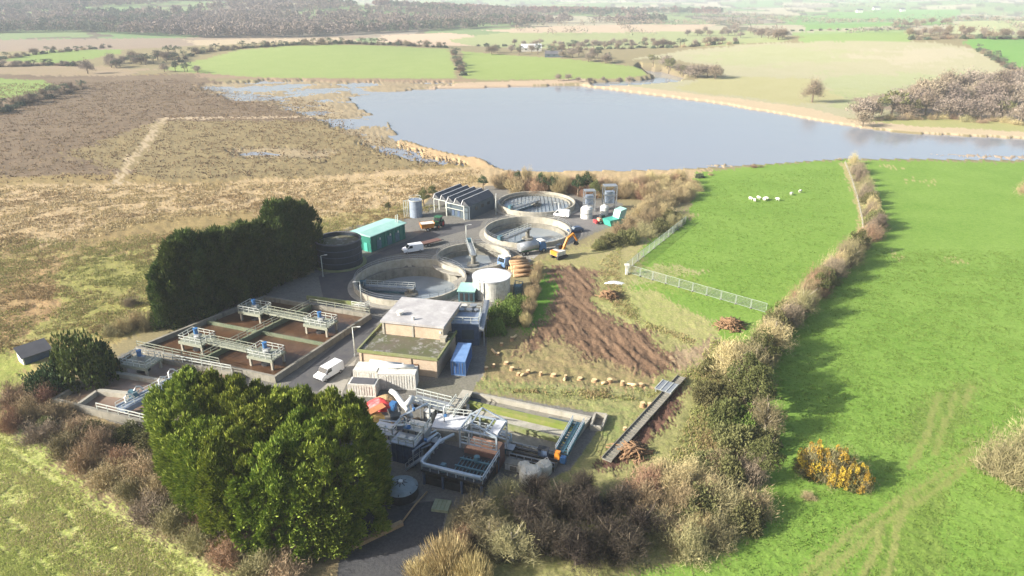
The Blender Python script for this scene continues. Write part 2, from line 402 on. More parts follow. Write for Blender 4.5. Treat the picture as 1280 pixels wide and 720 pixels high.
# green fields on the far side
zone([(200,86),(300,62),(420,55.5),(560,61),(572,98),(330,97),(230,90)], *PALE, .0, 3, .3)
zone([(578,64),(700,73),(800,84),(806,94),(780,98),(600,100),(580,97)], (.19,.25,.06), (.23,.28,.09), 0, 3, .4)
zone([(10,72),(140,58),(152,66),(90,78),(0,80)], (.17,.24,.06), (.20,.26,.08), 0, 3, .4)
zone([(-300,98),(56,100),(72,108),(20,122),(-300,140)], (.17,.25,.06), (.21,.27,.08), 0, 3, .4)
zone([(-200,78),(80,80),(190,86),(150,95),(-200,92)], (.30,.22,.16), (.24,.20,.10), .1, 3, 1)
zone([(-200,52),(300,46),(480,44),(200,60),(-200,74)], (.22,.17,.13), (.27,.21,.14), .1, 3, 1)
zone([(475,44),(560,41),(610,48),(620,56),(540,57),(470,52)], (.46,.34,.24), (.42,.32,.22), 0, 3, .6)
zone([(230,50),(420,47),(460,52),(260,58)], (.42,.34,.22), (.36,.28,.18), 0, 3, .8)
zone([(560,50),(620,42),(760,34),(960,39),(985,52),(880,58),(600,58)], (.25,.28,.12), (.28,.30,.14), 0, 3, .6)
zone([(600,38),(760,31),(900,30),(880,38),(640,41)], (.44,.34,.24), (.38,.30,.20), 0, 3, .6)
zone([(970,22),(1100,12),(1200,11),(1190,30),(1010,38)], (.14,.26,.07), (.17,.28,.09), 0, 3, .5)
zone([(990,40),(1135,37),(1142,56),(1000,60)], (.20,.28,.09), (.23,.30,.11), 0, 3, .5)
zone([(1190,30),(1330,22),(1330,46),(1150,44)], (.30,.33,.16), (.34,.35,.18), 0, 3, .5)
zone([(1200,52),(1400,44),(1400,110),(1270,84)], (.12,.26,.05), (.15,.27,.07), 0, 3, .4)
# pale hill right of the lake
zone([(776,76),(860,62),(960,54),(1090,51),(1170,53),(1220,62),(1258,84),(1320,100),(1500,120),(1500,150),(1080,150),(1000,138),(880,122),(730,106),(745,101),(870,100),(905,95),(890,82),(820,72)], (.345,.315,.205), (.30,.29,.165), .05, 4, .6)
zone([(1040,108),(1100,108),(1120,130),(1050,135)], (.24,.28,.12), (.34,.33,.18), 0, 3, 2.5)
zone([(870,66),(960,60),(1060,62),(1100,72),(1000,82),(900,80)], (.33,.325,.19), (.28,.29,.145), .05, 3, 5)
zone([(1000,98),(1100,90),(1210,92),(1240,104),(1120,110),(1020,108)], (.32,.325,.185), (.27,.295,.14), .05, 3, 5)
zone([(1090,60),(1180,62),(1230,78),(1150,84),(1090,74)], (.37,.33,.23), (.34,.31,.20), .05, 3, 5)
zone([(900,95),(1010,98),(1060,126),(1000,130),(900,118),(840,110)], (.34,.315,.165), (.30,.285,.13), .05, 3, 1.4)
zone([(1080,152),(1130,143),(1230,147),(1320,155),(1320,168),(1140,160)], (.25,.27,.09), (.33,.30,.14), .05, 3, 1)
zone([(1060,125),(1130,110),(1300,85),(1500,90),(1500,160),(1150,146)], (.22,.17,.12), (.26,.20,.13), .2, 3, 1)
# shores
zone([(718,106),(735,101),(890,119),(1010,134),(1070,150),(1150,158),(1300,166),(1300,172),(1140,165),(1055,155),(960,140),(840,123)], (.45,.36,.235), (.39,.31,.20), .05, 3, .6)
zone([(500,107),(600,103),(735,98),(735,102),(640,107.5),(540,111)], (.42,.32,.22), (.36,.27,.18), .05, 3, .6)
zone([(230,90),(330,97),(600,100),(590,103),(420,101),(250,97)], (.22,.15,.10), (.27,.20,.13), .1, 3, .8)
# marsh, broken by pools
zone([(240,106),(330,99),(430,101),(590,103),(520,112),(450,126),(490,150),(510,178),(610,203),(615,211),(560,205),(470,186),(425,158),(330,128),(260,118)], (.24,.19,.11), (.31,.25,.16), .3, 2, 2, None, 'marsh')
zone([(280,186),(330,184),(420,190),(410,198),(300,196)], (.24,.19,.11), (.31,.25,.16), .2, 2, 2, None, 'marsh2')
zone([(497,172),(540,182),(612,198),(622,208),(600,212),(560,200),(510,184)], (.50,.36,.20), (.40,.28,.15), .2, 2, 1.5)
# the lake bed, the inlet and two sand bars
zone([(436,120),(520,110.5),(640,107),(722,105),(800,115.5),(880,125),(960,138),(1058,155),(1130,165),(1290,172),(1700,178),(1700,200),(1280,199),(1060,197),(900,208),(830,211),(640,214),(622,209),(600,197),(560,189),(500,172),(486,150),(446,132)], (.20,.16,.11), (.16,.13,.09), 0, 3, .5, None, 'water')
zone([(738,101),(800,97.5),(818,94),(806,88),(795,82),(800,79),(826,82),(858,94),(850,101),(800,105),(740,107)], (.2,.16,.11), (.16,.13,.09), 0, 3, .25, None, 'water')
zone([(1150,190.5),(1190,191),(1290,192),(1400,193),(1400,197),(1290,196.5),(1200,195)], (.36,.28,.21), (.32,.25,.18), 0, 3, .8, None, 'bar')
zone([(865,205),(900,203),(925,205),(900,207.5)], (.30,.24,.16), (.34,.27,.18), 0, 3, .8, None, 'bar')
# bright pastures on the right
zone([(868,216),(940,208),(1000,203),(1060,199.5),(1090,200),(1300,203),(1800,210),(2600,900),(1400,1400),(760,1000),(760,730),(900,690),(950,600),(930,500),(960,430),(880,425),(800,400),(770,372),(776,330),(815,300),(862,262)], *GREEN, .08, .8, .6)
TRACKS = []
def strip(pts, w, ca, cb, amp=.06, warp=.5):
    w_ = [T(*q) for q in pts]; TRACKS.append(([(q.x, q.y) for q in w_], w)); L = []; Rr = []
    for i, q in enumerate(w_):
        d = w_[min(i+1, len(w_)-1)]-w_[max(i-1, 0)]; n = Vector((-d.y, d.x, 0)).normalized()*w/2; L.append(q+n); Rr.append(q-n)
    ZONES.append(dict(p=np.array([(q.x, q.y) for q in L+Rr[::-1]]), ca=ca, cb=cb, amp=amp, lam=.8, warp=warp, stripe=None, h='strip'))
zone([(980,720),(1090,650),(1190,580),(1240,545),(1250,556),(1200,590),(1110,655),(1010,730)], (.16,.22,.05), (.20,.24,.065), .07, .7, 1.6)
zone([(1110,560),(1150,505),(1230,470),(1230,500),(1180,570)], (.11,.20,.03), (.17,.22,.05), .16, .7, 2)
zone([(1060,740),(1100,640),(1160,590),(1190,620),(1180,740)], (.12,.20,.03), (.17,.23,.05), .16, .7, 2)
TR = ((.22,.235,.075), (.175,.22,.05))
for q, w in (([(960,752),(1040,684),(1110,633),(1170,596),(1220,560)],.6),([(985,756),(1058,694),(1126,642),(1186,602),(1238,562)],.7),([(1176,492),(1160,540),(1136,585)],.8),([(1196,492),(1182,528),(1166,570)],.7),([(1216,484),(1206,508)],.8),([(1102,740),(1122,665),(1136,620)],.8),([(1066,740),(1092,690),(1104,655)],.8)):
    strip(q, w, *TR)
for cx, cy, rx, ry in ((1122,321,12,5),(1152,227,14,3),(1202,326,10,4),(1110,210,12,2)):
    zone([(cx-rx,cy),(cx,cy-ry),(cx+rx,cy),(cx,cy+ry)], (.38,.32,.15), (.25,.27,.08), .05, .8, 1.6)
zone([(1050,203),(1062,203),(1080,240),(1082,290),(1074,290),(1066,240)], (.36,.30,.16), (.25,.25,.08), .05, 1, .4)
# rough ground between pasture and works
RG = ((.19,.20,.065), (.27,.245,.11))
zone([(690,320),(780,300),(800,320),(776,372),(800,405),(880,425),(960,425),(940,500),(960,600),(900,690),(760,730),(600,740),(590,600),(740,520),(600,485),(600,440),(690,380),(660,330)], *RG, .22, 1.2, 1.2)
zone([(770,350),(860,380),(910,425),(860,430),(800,410),(765,385)], (.25,.28,.085), (.33,.29,.14), .18, 1, 2)
zone([(800,340),(870,350),(910,362),(860,368),(800,360)], (.15,.25,.04), (.22,.26,.06), .1, 1, 2)
zone([(640,470),(820,485),(760,520),(700,500),(600,488),(590,480)], (.19,.22,.07), (.25,.23,.11), .22, 1, 1.5)
zone([(720,500),(770,500),(800,520),(770,560),(740,540)], (.17,.22,.065), (.27,.24,.11), .2, 1, 1.5)
zone([(675,350),(700,340),(704,400),(668,418),(650,415)], (.085,.19,.02), (.11,.21,.03), .08, 1, .8)
zone([(600,445),(628,424),(660,428),(700,450),(816,474),(812,487),(650,476),(606,470)], (.37,.25,.145), (.30,.21,.12), .3, 1.1, 1)
dm = T(850,470)-T(715,345); dm = (dm.x, dm.y)
zone([(600,432),(628,420),(680,402),(706,372),(712,400),(720,430),(760,452),(812,476),(810,486),(650,474),(604,466)], (.26,.19,.105), (.20,.185,.075), .3, 1.1, 2)
zone([(698,333),(742,335),(748,370),(765,393),(805,412),(842,440),(856,452),(848,474),(806,476),(745,452),(706,428),(684,424),(656,442),(640,436),(672,412),(700,390),(706,365)], (.085,.05,.03), (.19,.122,.075), .6, .8, 2.2, dm)
zone([(845,440),(900,422),(905,432),(850,470)], (.23,.16,.10), (.30,.23,.14), .25, 1.0, 1.2, dm)
zone([(735,300),(790,292),(850,262),(862,268),(800,312),(770,330),(700,334),(690,316)], (.30,.25,.14), (.25,.25,.08), .15, 1.2, 1.5)
zone([(775,350),(815,330),(880,340),(820,352)], (.34,.30,.16), (.23,.27,.08), .1, 1.2, 2)
zone([(835,492),(862,480),(845,520),(800,570),(770,590),(735,588),(790,545)], (.085,.045,.032), (.15,.085,.06), .6, 1.0, .8)
# bank under the thickets
zone([(-40,500),(60,470),(180,530),(420,560),(480,600),(430,720),(330,740),(110,610)], (.20,.15,.08), (.25,.20,.11), .3, 1.4, 1.2)
# yard of the works
YARD = ((.19,.18,.16), (.13,.125,.11))
zone([(55,500),(150,445),(330,362),(395,340),(400,300),(440,282),(515,272),(545,240),(615,232),(730,234),(780,255),(776,280),(745,290),(712,305),(668,318),(640,340),(612,400),(606,470),(585,488),(760,520),(710,590),(640,620),(560,640),(540,740),(430,740),(440,600),(345,485),(200,545)], *YARD, .0, 2, .4, None, 'flat')
zone([(430,640),(560,625),(530,800),(410,800)], (.055,.055,.06), (.075,.075,.075), 0, 2, .3, None, 'flat')
zone([(500,478),(600,470),(585,500),(560,500)], (.20,.185,.15), (.14,.14,.10), 0, 2, .6, None, 'flat')
zone([(620,268),(690,262),(760,258),(770,275),(740,288),(716,296),(712,280),(690,268)], (.15,.145,.145), (.20,.19,.175), 0, 2, .4, None, 'flat')
# round tanks: (rim-left, rim-right, rim-centre row, rim height, wall depth to the water)
TANKS = []
def tank_geo(x0, x1, yc, z):
    a, b = G(x0, yc, z), G(x1, yc, z); return ((a+b)/2, (b-a).length/2)
for spec in ((443,583,347.5,1.3),(545,638,319,1.2),(605,714,286.5,1.3),(622,719,251.5,1.6)):
    TANKS.append(tank_geo(*spec)+(spec[3],))
HOLES = [(c.x, c.y, r-.35, -5.0) for c, r, z in TANKS]

def make_terrain():
    ys = np.concatenate([np.arange(760, 150, -1.7), np.arange(150, 3, -.95)])
    dep = PITCH+np.arctan((ys-360)/FPX); rr = H/np.tan(dep)
    rr = np.concatenate([[3, 10, 20, 30], rr[rr > 34], np.geomspace(rr[-1]*1.02, 7000, 46)])
    th = np.concatenate([np.arange(-.95, .95, .0021), np.arange(.98, 2*PI-.97, .08)])
    nr, nt = len(rr), len(th)
    RR, TH = np.meshgrid(rr, th, indexing='ij')
    X = (RR*np.sin(TH)).ravel(); Y = (RR*np.cos(TH)).ravel(); r = RR.ravel()
    N = len(X)
    Z = hbase(X, Y)
    # far farmland: hedged fields of different colours
    px_, py_ = X/170+fbm(X/300, Y/300, 3)*1.4, Y/230+fbm(X/300, Y/300, 4)*1.4
    cell = _h(np.floor(px_), np.floor(py_), 11); edge = np.minimum(np.minimum(px_%1, 1-px_%1), np.minimum(py_%1, 1-py_%1))
    pal = np.array([(.15,.20,.085),(.19,.235,.11),(.13,.20,.08),(.31,.28,.19),(.22,.19,.145),(.16,.21,.095)])
    CA_ = pal[(cell*5.99).astype(int)]; CA_[edge < .06] = (.10,.09,.06)
    near = r < 900; CA_[near] = (.20,.17,.09)
    CB_ = CA_*1.18
    AMP = np.zeros(N); W1 = fbm(X/9, Y/9, 21, 4)-.5; W2 = fbm(X/9, Y/9, 22, 4)-.5
    W3 = fbm(X/40, Y/40, 23, 3)-.5; W4 = fbm(X/40, Y/40, 24, 3)-.5
    J1 = RNG.normal(size=N); J2 = RNG.normal(size=N); REL = np.zeros(N); WET = np.zeros(N)
    for z in ZONES:
        wk = z['warp']*(1.2+r*.006); wl = z['warp']*(r*.02)
        jt = 0 if z['h'] in ('flat','water') else .12 if z['h'] == 'strip' else min(1., z['warp'])*(.35+r*.0028)
        qx = X+W1*wk*2+W3*wl+J1*jt; qy = Y+W2*wk*2+W4*wl*.8+J2*jt*1.6
        p = z['p']; lo = p.min(0); hi = p.max(0)
        idx = np.nonzero((qx >= lo[0])&(qx <= hi[0])&(qy >= lo[1])&(qy <= hi[1]))[0]
        if not len(idx): continue
        ax, ay = qx[idx], qy[idx]; ins = np.zeros(len(idx), bool); n = len(p)
        for i in range(n):
            x1, y1 = p[i]; x2, y2 = p[(i+1)%n]
            if y1 == y2: continue
            c = ((y1 > ay) != (y2 > ay)) & (ax < (x2-x1)*(ay-y1)/(y2-y1)+x1); ins ^= c
        k = idx[ins]
        if not len(k): continue
        CA_[k] = z['ca']; CB_[k] = z['cb']
        x, y = X[k], Y[k]; lam = z['lam']
        if z['stripe']:
            d = np.array(z['stripe']); d = d/np.hypot(*d); s = x*d[0]+y*d[1]; t = -x*d[1]+y*d[0]
            rel = .55*(fbm(s/(lam*5), t/lam, 31, 3)-.5)+.45*(fbm(x/lam, y/lam, 33, 3)-.5)
            ww = .75*fbm(s/(lam*24), t/(lam*(1.6 if lam < .5 else 1.3)), 37, 2)[:, None]+.25*fbm(x/(lam*.8), y/(lam*.8), 39, 2)[:, None]
            m = np.clip((ww-.5)*4+.5, 0, 1)
            CA_[k] = CA_[k]*(1-m)+np.array(z['cb'])*m
        else:
            rel = (fbm(x/lam, y/lam, 31, 3)-.5)*.75+(fbm(x/lam/3.2, y/lam/3.2, 35, 2)-.5)*.35
        REL[k] = rel*2*z['amp']*np.clip(260/r[k], .25, 1)
        AMP[k] = z['amp']
        if z['h'] == 'water': WET[k] = -1.6
        elif z['h'] == 'bar': WET[k] = WATER_Z+.12
        elif z['h'] == 'marsh': WET[k] = WATER_Z+(fbm(x/22, y/14, 41, 5)-.50)*2.6+RNG.normal(size=len(k))*.12
        elif z['h'] == 'marsh2': WET[k] = WATER_Z+(fbm(x/20, y/7, 42, 4)-.47)*3.4
        else: WET[k] = 0
        if z['h'] == 'flat': REL[k] = 0
    wet = WET != 0
    Z = np.where(wet, np.minimum(WET, .05)+np.where(WET > -1.5, REL*.4, 0), Z+REL)
    lim = r < 1500
    for (cx, cy, cr, d) in HOLES:
        k = np.hypot(X-cx, Y-cy) < cr; Z[k] = d
    # mesh
    V = np.stack([X, Y, Z], 1)
    V = np.concatenate([V, [[0, 0, 0]]])
    i = np.arange(nr-1)[:, None]*nt; j = np.arange(nt)[None, :]; j2 = (j+1) % nt
    Q = np.stack([i+j, i+nt+j, i+nt+j2, i+j2], -1).reshape(-1, 4)[:, ::-1]
    tri = np.stack([np.full(nt, N), (np.arange(nt)+1) % nt, np.arange(nt)], 1)[:, ::-1]
    me = bpy.data.meshes.new('ground')
    me.vertices.add(N+1); me.vertices.foreach_set('co', V.ravel())
    nl = Q.size+tri.size; me.loops.add(nl); me.loops.foreach_set('vertex_index', np.concatenate([Q.ravel(), tri.ravel()]))
    npoly = len(Q)+len(tri); me.polygons.add(npoly)
    ls = np.concatenate([np.arange(len(Q))*4, Q.size+np.arange(len(tri))*3]); me.polygons.foreach_set('loop_start', ls)
    me.polygons.foreach_set('use_smooth', np.ones(npoly, bool)); me.update(calc_edges=True)
    for nm, C_ in (('colA', CA_), ('colB', CB_)):
        at = me.attributes.new(nm, 'FLOAT_COLOR', 'POINT')
        c4 = np.concatenate([np.concatenate([C_, np.ones((N, 1))], 1), [[.2,.2,.2,1]]]); at.data.foreach_set('color', c4.ravel().astype(np.float32))
    at = me.attributes.new('amp', 'FLOAT', 'POINT'); at.data.foreach_set('value', np.append(AMP, 0).astype(np.float32))
    m, nt_, b, out = nodes('ground')
    a1 = nt_.nodes.new('ShaderNodeAttribute'); a1.attribute_name = 'colA'; a2 = nt_.nodes.new('ShaderNodeAttribute'); a2.attribute_name = 'colB'
    a3 = nt_.nodes.new('ShaderNodeAttribute'); a3.attribute_name = 'amp'
    g = nt_.nodes.new('ShaderNodeNewGeometry'); P = g.outputs['Position']
    n1 = ramp(nt_, noise(nt_, P, .75, 6, .72), .36, .64); n2 = ramp(nt_, noise(nt_, P, .06, 4, .6), .35, .65)
    av = nt_.nodes.new('ShaderNodeMath'); av.operation = 'MULTIPLY_ADD'; av.inputs[1].default_value = .6
    hv = nt_.nodes.new('ShaderNodeMath'); hv.operation = 'MULTIPLY'; hv.inputs[1].default_value = .4
    nt_.links.new(n2, hv.inputs[0]); nt_.links.new(n1, av.inputs[0]); nt_.links.new(hv.outputs[0], av.inputs[2])
    c = mixc(nt_, av.outputs[0], a1.outputs[0], a2.outputs[0])
    n3 = noise(nt_, P, 2.6, 5, .75)
    vv = nt_.nodes.new('ShaderNodeMapRange'); vv.inputs[1].default_value = .3; vv.inputs[2].default_value = .7; vv.inputs[3].default_value = .72; vv.inputs[4].default_value = 1.26
    nt_.links.new(n3, vv.inputs[0])
    hs = nt_.nodes.new('ShaderNodeHueSaturation'); nt_.links.new(c, hs.inputs['Color']); nt_.links.new(vv.outputs[0], hs.inputs['Value'])
    nt_.links.new(hs.outputs[0], b.inputs['Base Color']); b.inputs['Roughness'].default_value = .95; b.inputs['Specular IOR Level'].default_value = .15
    bn = nt_.nodes.new('ShaderNodeBump'); bn.inputs['Distance'].default_value = .35
    ba = nt_.nodes.new('ShaderNodeMath'); ba.operation = 'MULTIPLY_ADD'; ba.inputs[1].default_value = 1.0; ba.inputs[2].default_value = .3
    nt_.links.new(a3.outputs['Fac'], ba.inputs[0]); nt_.links.new(ba.outputs[0], bn.inputs['Strength'])
    nt_.links.new(noise(nt_, P, 1.7, 6, .75), bn.inputs['Height']); nt_.links.new(bn.outputs[0], b.inputs['Normal'])
    me.materials.append(m)
    o = bpy.data.objects.new('ground', me); COL.objects.link(o); tag(o, kind='structure')
make_terrain()
# lake water: one level sheet under the banks of the whole lake and marsh
m, nt_, b, out = nodes('lake_water')
b.inputs['Base Color'].default_value = (.225,.24,.27,1); b.inputs['Roughness'].default_value = .12; b.inputs['IOR'].default_value = 1.33  # silty tone, lightened so the sky's reflection is partly in the colour
tc = nt_.nodes.new('ShaderNodeNewGeometry'); wr = nt_.nodes.new('ShaderNodeMapRange'); wr.inputs[1].default_value = .4; wr.inputs[2].default_value = .62; wr.inputs[3].default_value = .04; wr.inputs[4].default_value = .17
nt_.links.new(noise(nt_, tc.outputs['Position'], .012, 4, .6), wr.inputs[0]); nt_.links.new(wr.outputs[0], b.inputs['Roughness']); bn = nt_.nodes.new('ShaderNodeBump'); bn.inputs['Strength'].default_value = .07; bn.inputs['Distance'].default_value = .3
nt_.links.new(noise(nt_, tc.outputs['Position'], .35, 5, .6), bn.inputs['Height']); nt_.links.new(bn.outputs[0], b.inputs['Normal'])
mb = MB(); w = [G(*p) for p in ((180,250),(-60,92),(300,80),(900,70),(1300,140),(2000,160),(1900,225),(900,225),(640,222),(500,215))]
mb.add([(p.x, p.y, WATER_Z) for p in w], [list(range(len(w)))])
o = struct(mb, 'lake_water', 'lake_water')
if o.data.polygons[0].normal.z < 0: o.data.flip_normals()
# ------------------------------------------------------------------ light, sky, camera, air
SUN_EL = R(25); SHD = Vector((1, .30)).normalized()      # shadows run to the right and slightly away
wd = bpy.data.worlds.new('World'); sc.world = wd; wd.use_nodes = True
nt_ = wd.node_tree; bg = nt_.nodes['Background']; sky = nt_.nodes.new('ShaderNodeTexSky'); sky.sky_type = 'NISHITA'; sky.sun_disc = False
sky.sun_elevation = SUN_EL; sky.sun_rotation = math.atan2(-SHD.x, -SHD.y); sky.air_density = 1.0; sky.dust_density = 4.0; sky.altitude = 50
nt_.links.new(sky.outputs[0], bg.inputs[0]); bg.inputs[1].default_value = .10
ld = bpy.data.lights.new('sun', 'SUN'); ld.energy = 4.8; ld.angle = R(.6); ld.color = (1, .95, .86)
lo = bpy.data.objects.new('sun', ld); COL.objects.link(lo)
lo.rotation_euler = Vector((SHD.x*math.cos(SUN_EL), SHD.y*math.cos(SUN_EL), -math.sin(SUN_EL))).to_track_quat('-Z', 'Y').to_euler()
cd = bpy.data.cameras.new('camera'); cd.lens = 24; cd.sensor_width = 36; cd.clip_end = 20000; cd.clip_start = 1
co = bpy.data.objects.new('camera', cd); COL.objects.link(co); co.location = (0,0,H); co.rotation_euler = (PI/2-PITCH, 0, 0); sc.camera = co
sc.view_settings.view_transform = 'Standard'; sc.view_settings.look = 'None'; sc.view_settings.exposure = 1.22; sc.view_settings.gamma = 1; sc.view_settings.use_curve_mapping = False
mb = MB(); mb.box((0,0,34), (14600,14600,83)); hz = mb.build('haze', [])
hm = bpy.data.materials.new('haze'); hm.use_nodes = True; hm.node_tree.nodes.clear()
ho = hm.node_tree.nodes.new('ShaderNodeOutputMaterial'); pv = hm.node_tree.nodes.new('ShaderNodeVolumePrincipled')
pv.inputs['Color'].default_value = (.74,.82,.93,1); pv.inputs['Density'].default_value = .00017; pv.inputs['Anisotropy'].default_value = .0
hm.node_tree.links.new(pv.outputs[0], ho.inputs['Volume']); hz.data.materials.append(hm); tag(hz, 'pale haze over the whole valley', 'haze', kind='stuff')
sc.cycles.max_bounces = 6; sc.cycles.diffuse_bounces = 3; sc.cycles.glossy_bounces = 3; sc.cycles.volume_bounces = 1; sc.cycles.transparent_max_bounces = 4
sc.cycles.caustics_reflective = False
# ------------------------------------------------------------------ round settlement tanks
def bridge_mb(c, ang, r, z, w=1.1):
    d = Vector((math.cos(ang), math.sin(ang), 0)); n = Vector((-d.y, d.x, 0)); c = Vector((c[0], c[1], z)); e = c+d*r
    deck = MB(); deck.bar(c-d*.8, e, w, .18)
    for s in (-1, 1): deck.bar(c-d*.8+n*s*w*.5+Vector((0,0,-.2)), e+n*s*w*.5+Vector((0,0,-.2)), .14, .5)
    rl = MB()
    for s in (-1, 1): rl.rail([c-d*.8+n*s*w*.5, e+n*s*w*.5], 1.05, 1.5, .035)
    return deck, rl
def round_tank(i, label, water, zw, ledge_z, ang, reach=1.0, lattice=False, rail=True, drop=0):
    c, r, zt = TANKS[i]; c = Vector((c.x, c.y, 0))
    t = thing('settlement_tank', label, 'tank', c, 0, 'round concrete settlement tanks'); o = (0,0); zr = zt; zb = zt-drop
    MB().ring(o, r-.38, r, -4.5, zt).build('wall', 'concrete_pale', t)
    mb = MB(); mb.ring(o, r-1.5, r-.38, -4.5, ledge_z); mb.ring(o, r-1.55, r-1.4, ledge_z-.3, ledge_z+.28); mb.build('launder', 'concrete', t)
    MB().disc(o, r-1.4, zw, 64).build('water', water, t)
    mb = MB(); mb.ring(o, r, r+1.3, -.15, .10); mb.build('kerb_path', 'slab', t)
    mb = MB(); mb.cyl(o, .55, zw-.2, zb+.1); mb.cyl(o, 1.5, zw-.3, zw+.5, 24); mb.cyl(o, 1.0, zb-.05, zb+.2); mb.build('centre_column', 'concrete', t)
    dk, rl = bridge_mb(o, ang, r*reach-(1.6 if drop else 0), zb+.25); b = dk.build('scraper_bridge', 'galv', t); rl.build('handrail', 'rail_pale', b)
    d = Vector((math.cos(ang), math.sin(ang), 0))
    mb = MB(); mb.box(d*(r*reach-(1.2 if drop else .1))+Vector((0,0,zb+.75)), (1.3,1.0,1.0), ang); mb.build('drive_unit', 'steel_teal', t)
    mb = MB(); e0 = Vector((0,0,zw+.25))
    for q in (.25,.45,.65,.82): mb.bar(d*r*q+Vector((0,0,zw-.3)), d*r*q+Vector((0,0,zb+.1)), .1, .1)
    mb.bar(d*.6+e0, d*(r-1.8)+e0, .12, .5); mb.build('scraper_blade', 'steel_teal', t)
    if rail:
        pts = [Vector(((r-.2)*math.cos(a), (r-.2)*math.sin(a), zt)) for a in np.linspace(0, 2*PI, 41)[:-1]]
        MB().rail(pts, 1.0, 2.2, .025, True, True).build('handrail', 'galv', t)
    if lattice:
        mb = MB()
        for k in range(-9, 10):
            q = k*r/10; L = math.sqrt(max(0, (r-1.6)**2-q*q))
            d2 = Vector((math.cos(ang+PI), math.sin(ang+PI), 0))
            mb.bar(Vector((q, -L, zw+.14)), Vector((q, L, zw+.14)), .10, .10)
        mb.build('spray_arms', 'galv', t)
    return t
round_tank(0, 'largest round tank, nearest the brick pump house, with deep grey wall', 'tank_water_pale', -2.6, -.7, R(172), 1.0, False, True, 2.6)
round_tank(1, 'round tank with pale bridge over blue water, just behind the largest tank', 'tank_water_pale', -1.4, -.4, R(100))
round_tank(2, 'round tank with sunlit cream inner wall, third from the brick pump house', 'tank_water_pale', -1.5, -.5, R(232))
round_tank(3, 'farthest round tank, shallow with pale arms, next to the conifers by the lake', 'tank_water_pale', .35, .8, R(228), 1.0, True, False)
# ------------------------------------------------------------------ rectangular aeration tanks
ZA = 1.2
QA = Quad(G(172,433,ZA), G(343,470,ZA), G(462,392,ZA), G(330,370,ZA))
def qwall(mb, Q, a, b, w, z0, z1):
    p, q = Q(*a), Q(*b); mb.bar((p.x,p.y,(z0+z1)/2), (q.x,q.y,(z0+z1)/2), w, z1-z0)
t = thing('aeration_tank', 'large rectangular tank of brown sludge, four cells, beside the access road', 'tank', QA(.5,.5))
mb = MB()
for a, b in (((-.01,0),(1.01,0)), ((1,.012),(1,.988)), ((1.01,1),(-.01,1)), ((0,.988),(0,.012))): qwall(mb, QA, a, b, .5, -.3, ZA)
mb.build('outer_wall', 'concrete', t, True)
mb = MB(); qwall(mb, QA, (.47,.012), (.47,.988), .45, -.3, ZA+.02); qwall(mb, QA, (.012,.5), (.46,.5), .3, -.3, ZA-.25); qwall(mb, QA, (.48,.5), (.988,.5), .3, -.3, ZA-.25); mb.build('dividing_wall', 'green_wall', t, True)
MB().add(QA.poly(.005,.995,.005,.995), [[0,1,2,3]]).build('sludge', 'sludge', t, True).location.z += .3
mb = MB(); mb.rail([QA(.47,.02,ZA), QA(.47,.98,ZA)], 1.1, 2, .05); mb.rail([QA(.0,.0,ZA), QA(.62,.0,ZA)], 1.1, 2, .05); mb.rail([QA(.45,1,ZA), QA(1,1,ZA)], 1.1, 2, .05)
mb.build('handrail', 'rail_green', t, True)
# aerator platforms standing in the cells
def aerator(label, loc, rz):
    t = thing('aerator_platform', label, 'aerator', loc, rz, 'aerator platforms over the sludge tanks')
    mb = MB(); mb.box((0,0,2.15), (5.2,3.6,.28)); mb.box((0,-1.75,2.0), (5.2,.2,.5)); mb.box((0,1.75,2.0), (5.2,.2,.5)); mb.build('deck', 'rail_green', t)
    for sx in (-1,1):
        for sy in (-1,1):
            MB().box((sx*2.2,sy*1.5,1.0), (.35,.35,2.0)).build('leg', 'concrete_pale', t)
    mb = MB(); mb.rail([(-2.5,-1.7,2.29),(2.5,-1.7,2.29),(2.5,1.7,2.29),(-2.5,1.7,2.29)], 1.1, 1.25, .042, True, True); mb.build('handrail', 'rail_pale', t)
    mb = MB(); mb.cyl((0,0), .55, 2.3, 2.9, 16); mb.box((.2,0,3.1), (1.2,.8,.45)); g = mb.build('gearbox', 'galv', t)
    mb = MB(); mb.cyl((-.1,0), .36, 3.3, 4.2, 14); mb.cyl((-.1,0), .42, 4.2, 4.35, 14); mb.build('motor', 'motor_blue', g)
    MB().cyl((0,0), .18, .1, 2.1, 10).build('shaft', 'black_steel', t)
    mb = MB(); mb.lathe((0,0,0), [(.2,.75),(1.1,.55),(1.1,.3),(.2,.3)], 12); mb.build('rotor', 'black_steel', t)
    return t
RZA = math.atan2(*(QA(1,.5)-QA(0,.5)).yx)
PL = [((247,424),'aerator platform in the near left sludge cell, towards the meadow'), ((333,442),'aerator platform in the near right sludge cell, closest to the parked white van'),
      ((319,387),'aerator platform in shade, in the far left sludge cell under the dark conifers'), ((401,403),'aerator platform in the far right sludge cell beside the asphalt yard')]
PLW = []
for (px, py), lb in PL:
    w = G(px, py, 2.2); PLW.append(w)
    if 'AE' not in globals(): AE = aerator(lb, (w.x, w.y, 0), RZA)
    else: copy_tree(AE, lb, None, (w.x, w.y, 0), RZA)
for k, (a, b) in enumerate(((0,1),(2,3))):
    p, q = PLW[a].copy(), PLW[b].copy(); p.z = q.z = 2.15; d = (q-p).normalized(); p += d*2.65; q -= d*2.65; n = Vector((-d.y,d.x,0))*.6
    t = thing('walkway', ('near walkway across the sludge tank joining two aerator platforms' if k == 0 else 'far walkway across the sludge tank joining two aerator platforms'), 'walkway', (p+q)/2, 0, 'walkways across the sludge tank')
    mb = MB(); mb.bar(p, q, 1.3, .3); mb.build('deck', 'rail_green', t, True)
    mb = MB(); mb.rail([p+n, q+n], 1.1, 1.6, .042); mb.rail([p-n, q-n], 1.1, 1.6, .042); mb.build('handrail', 'rail_green', t, True)
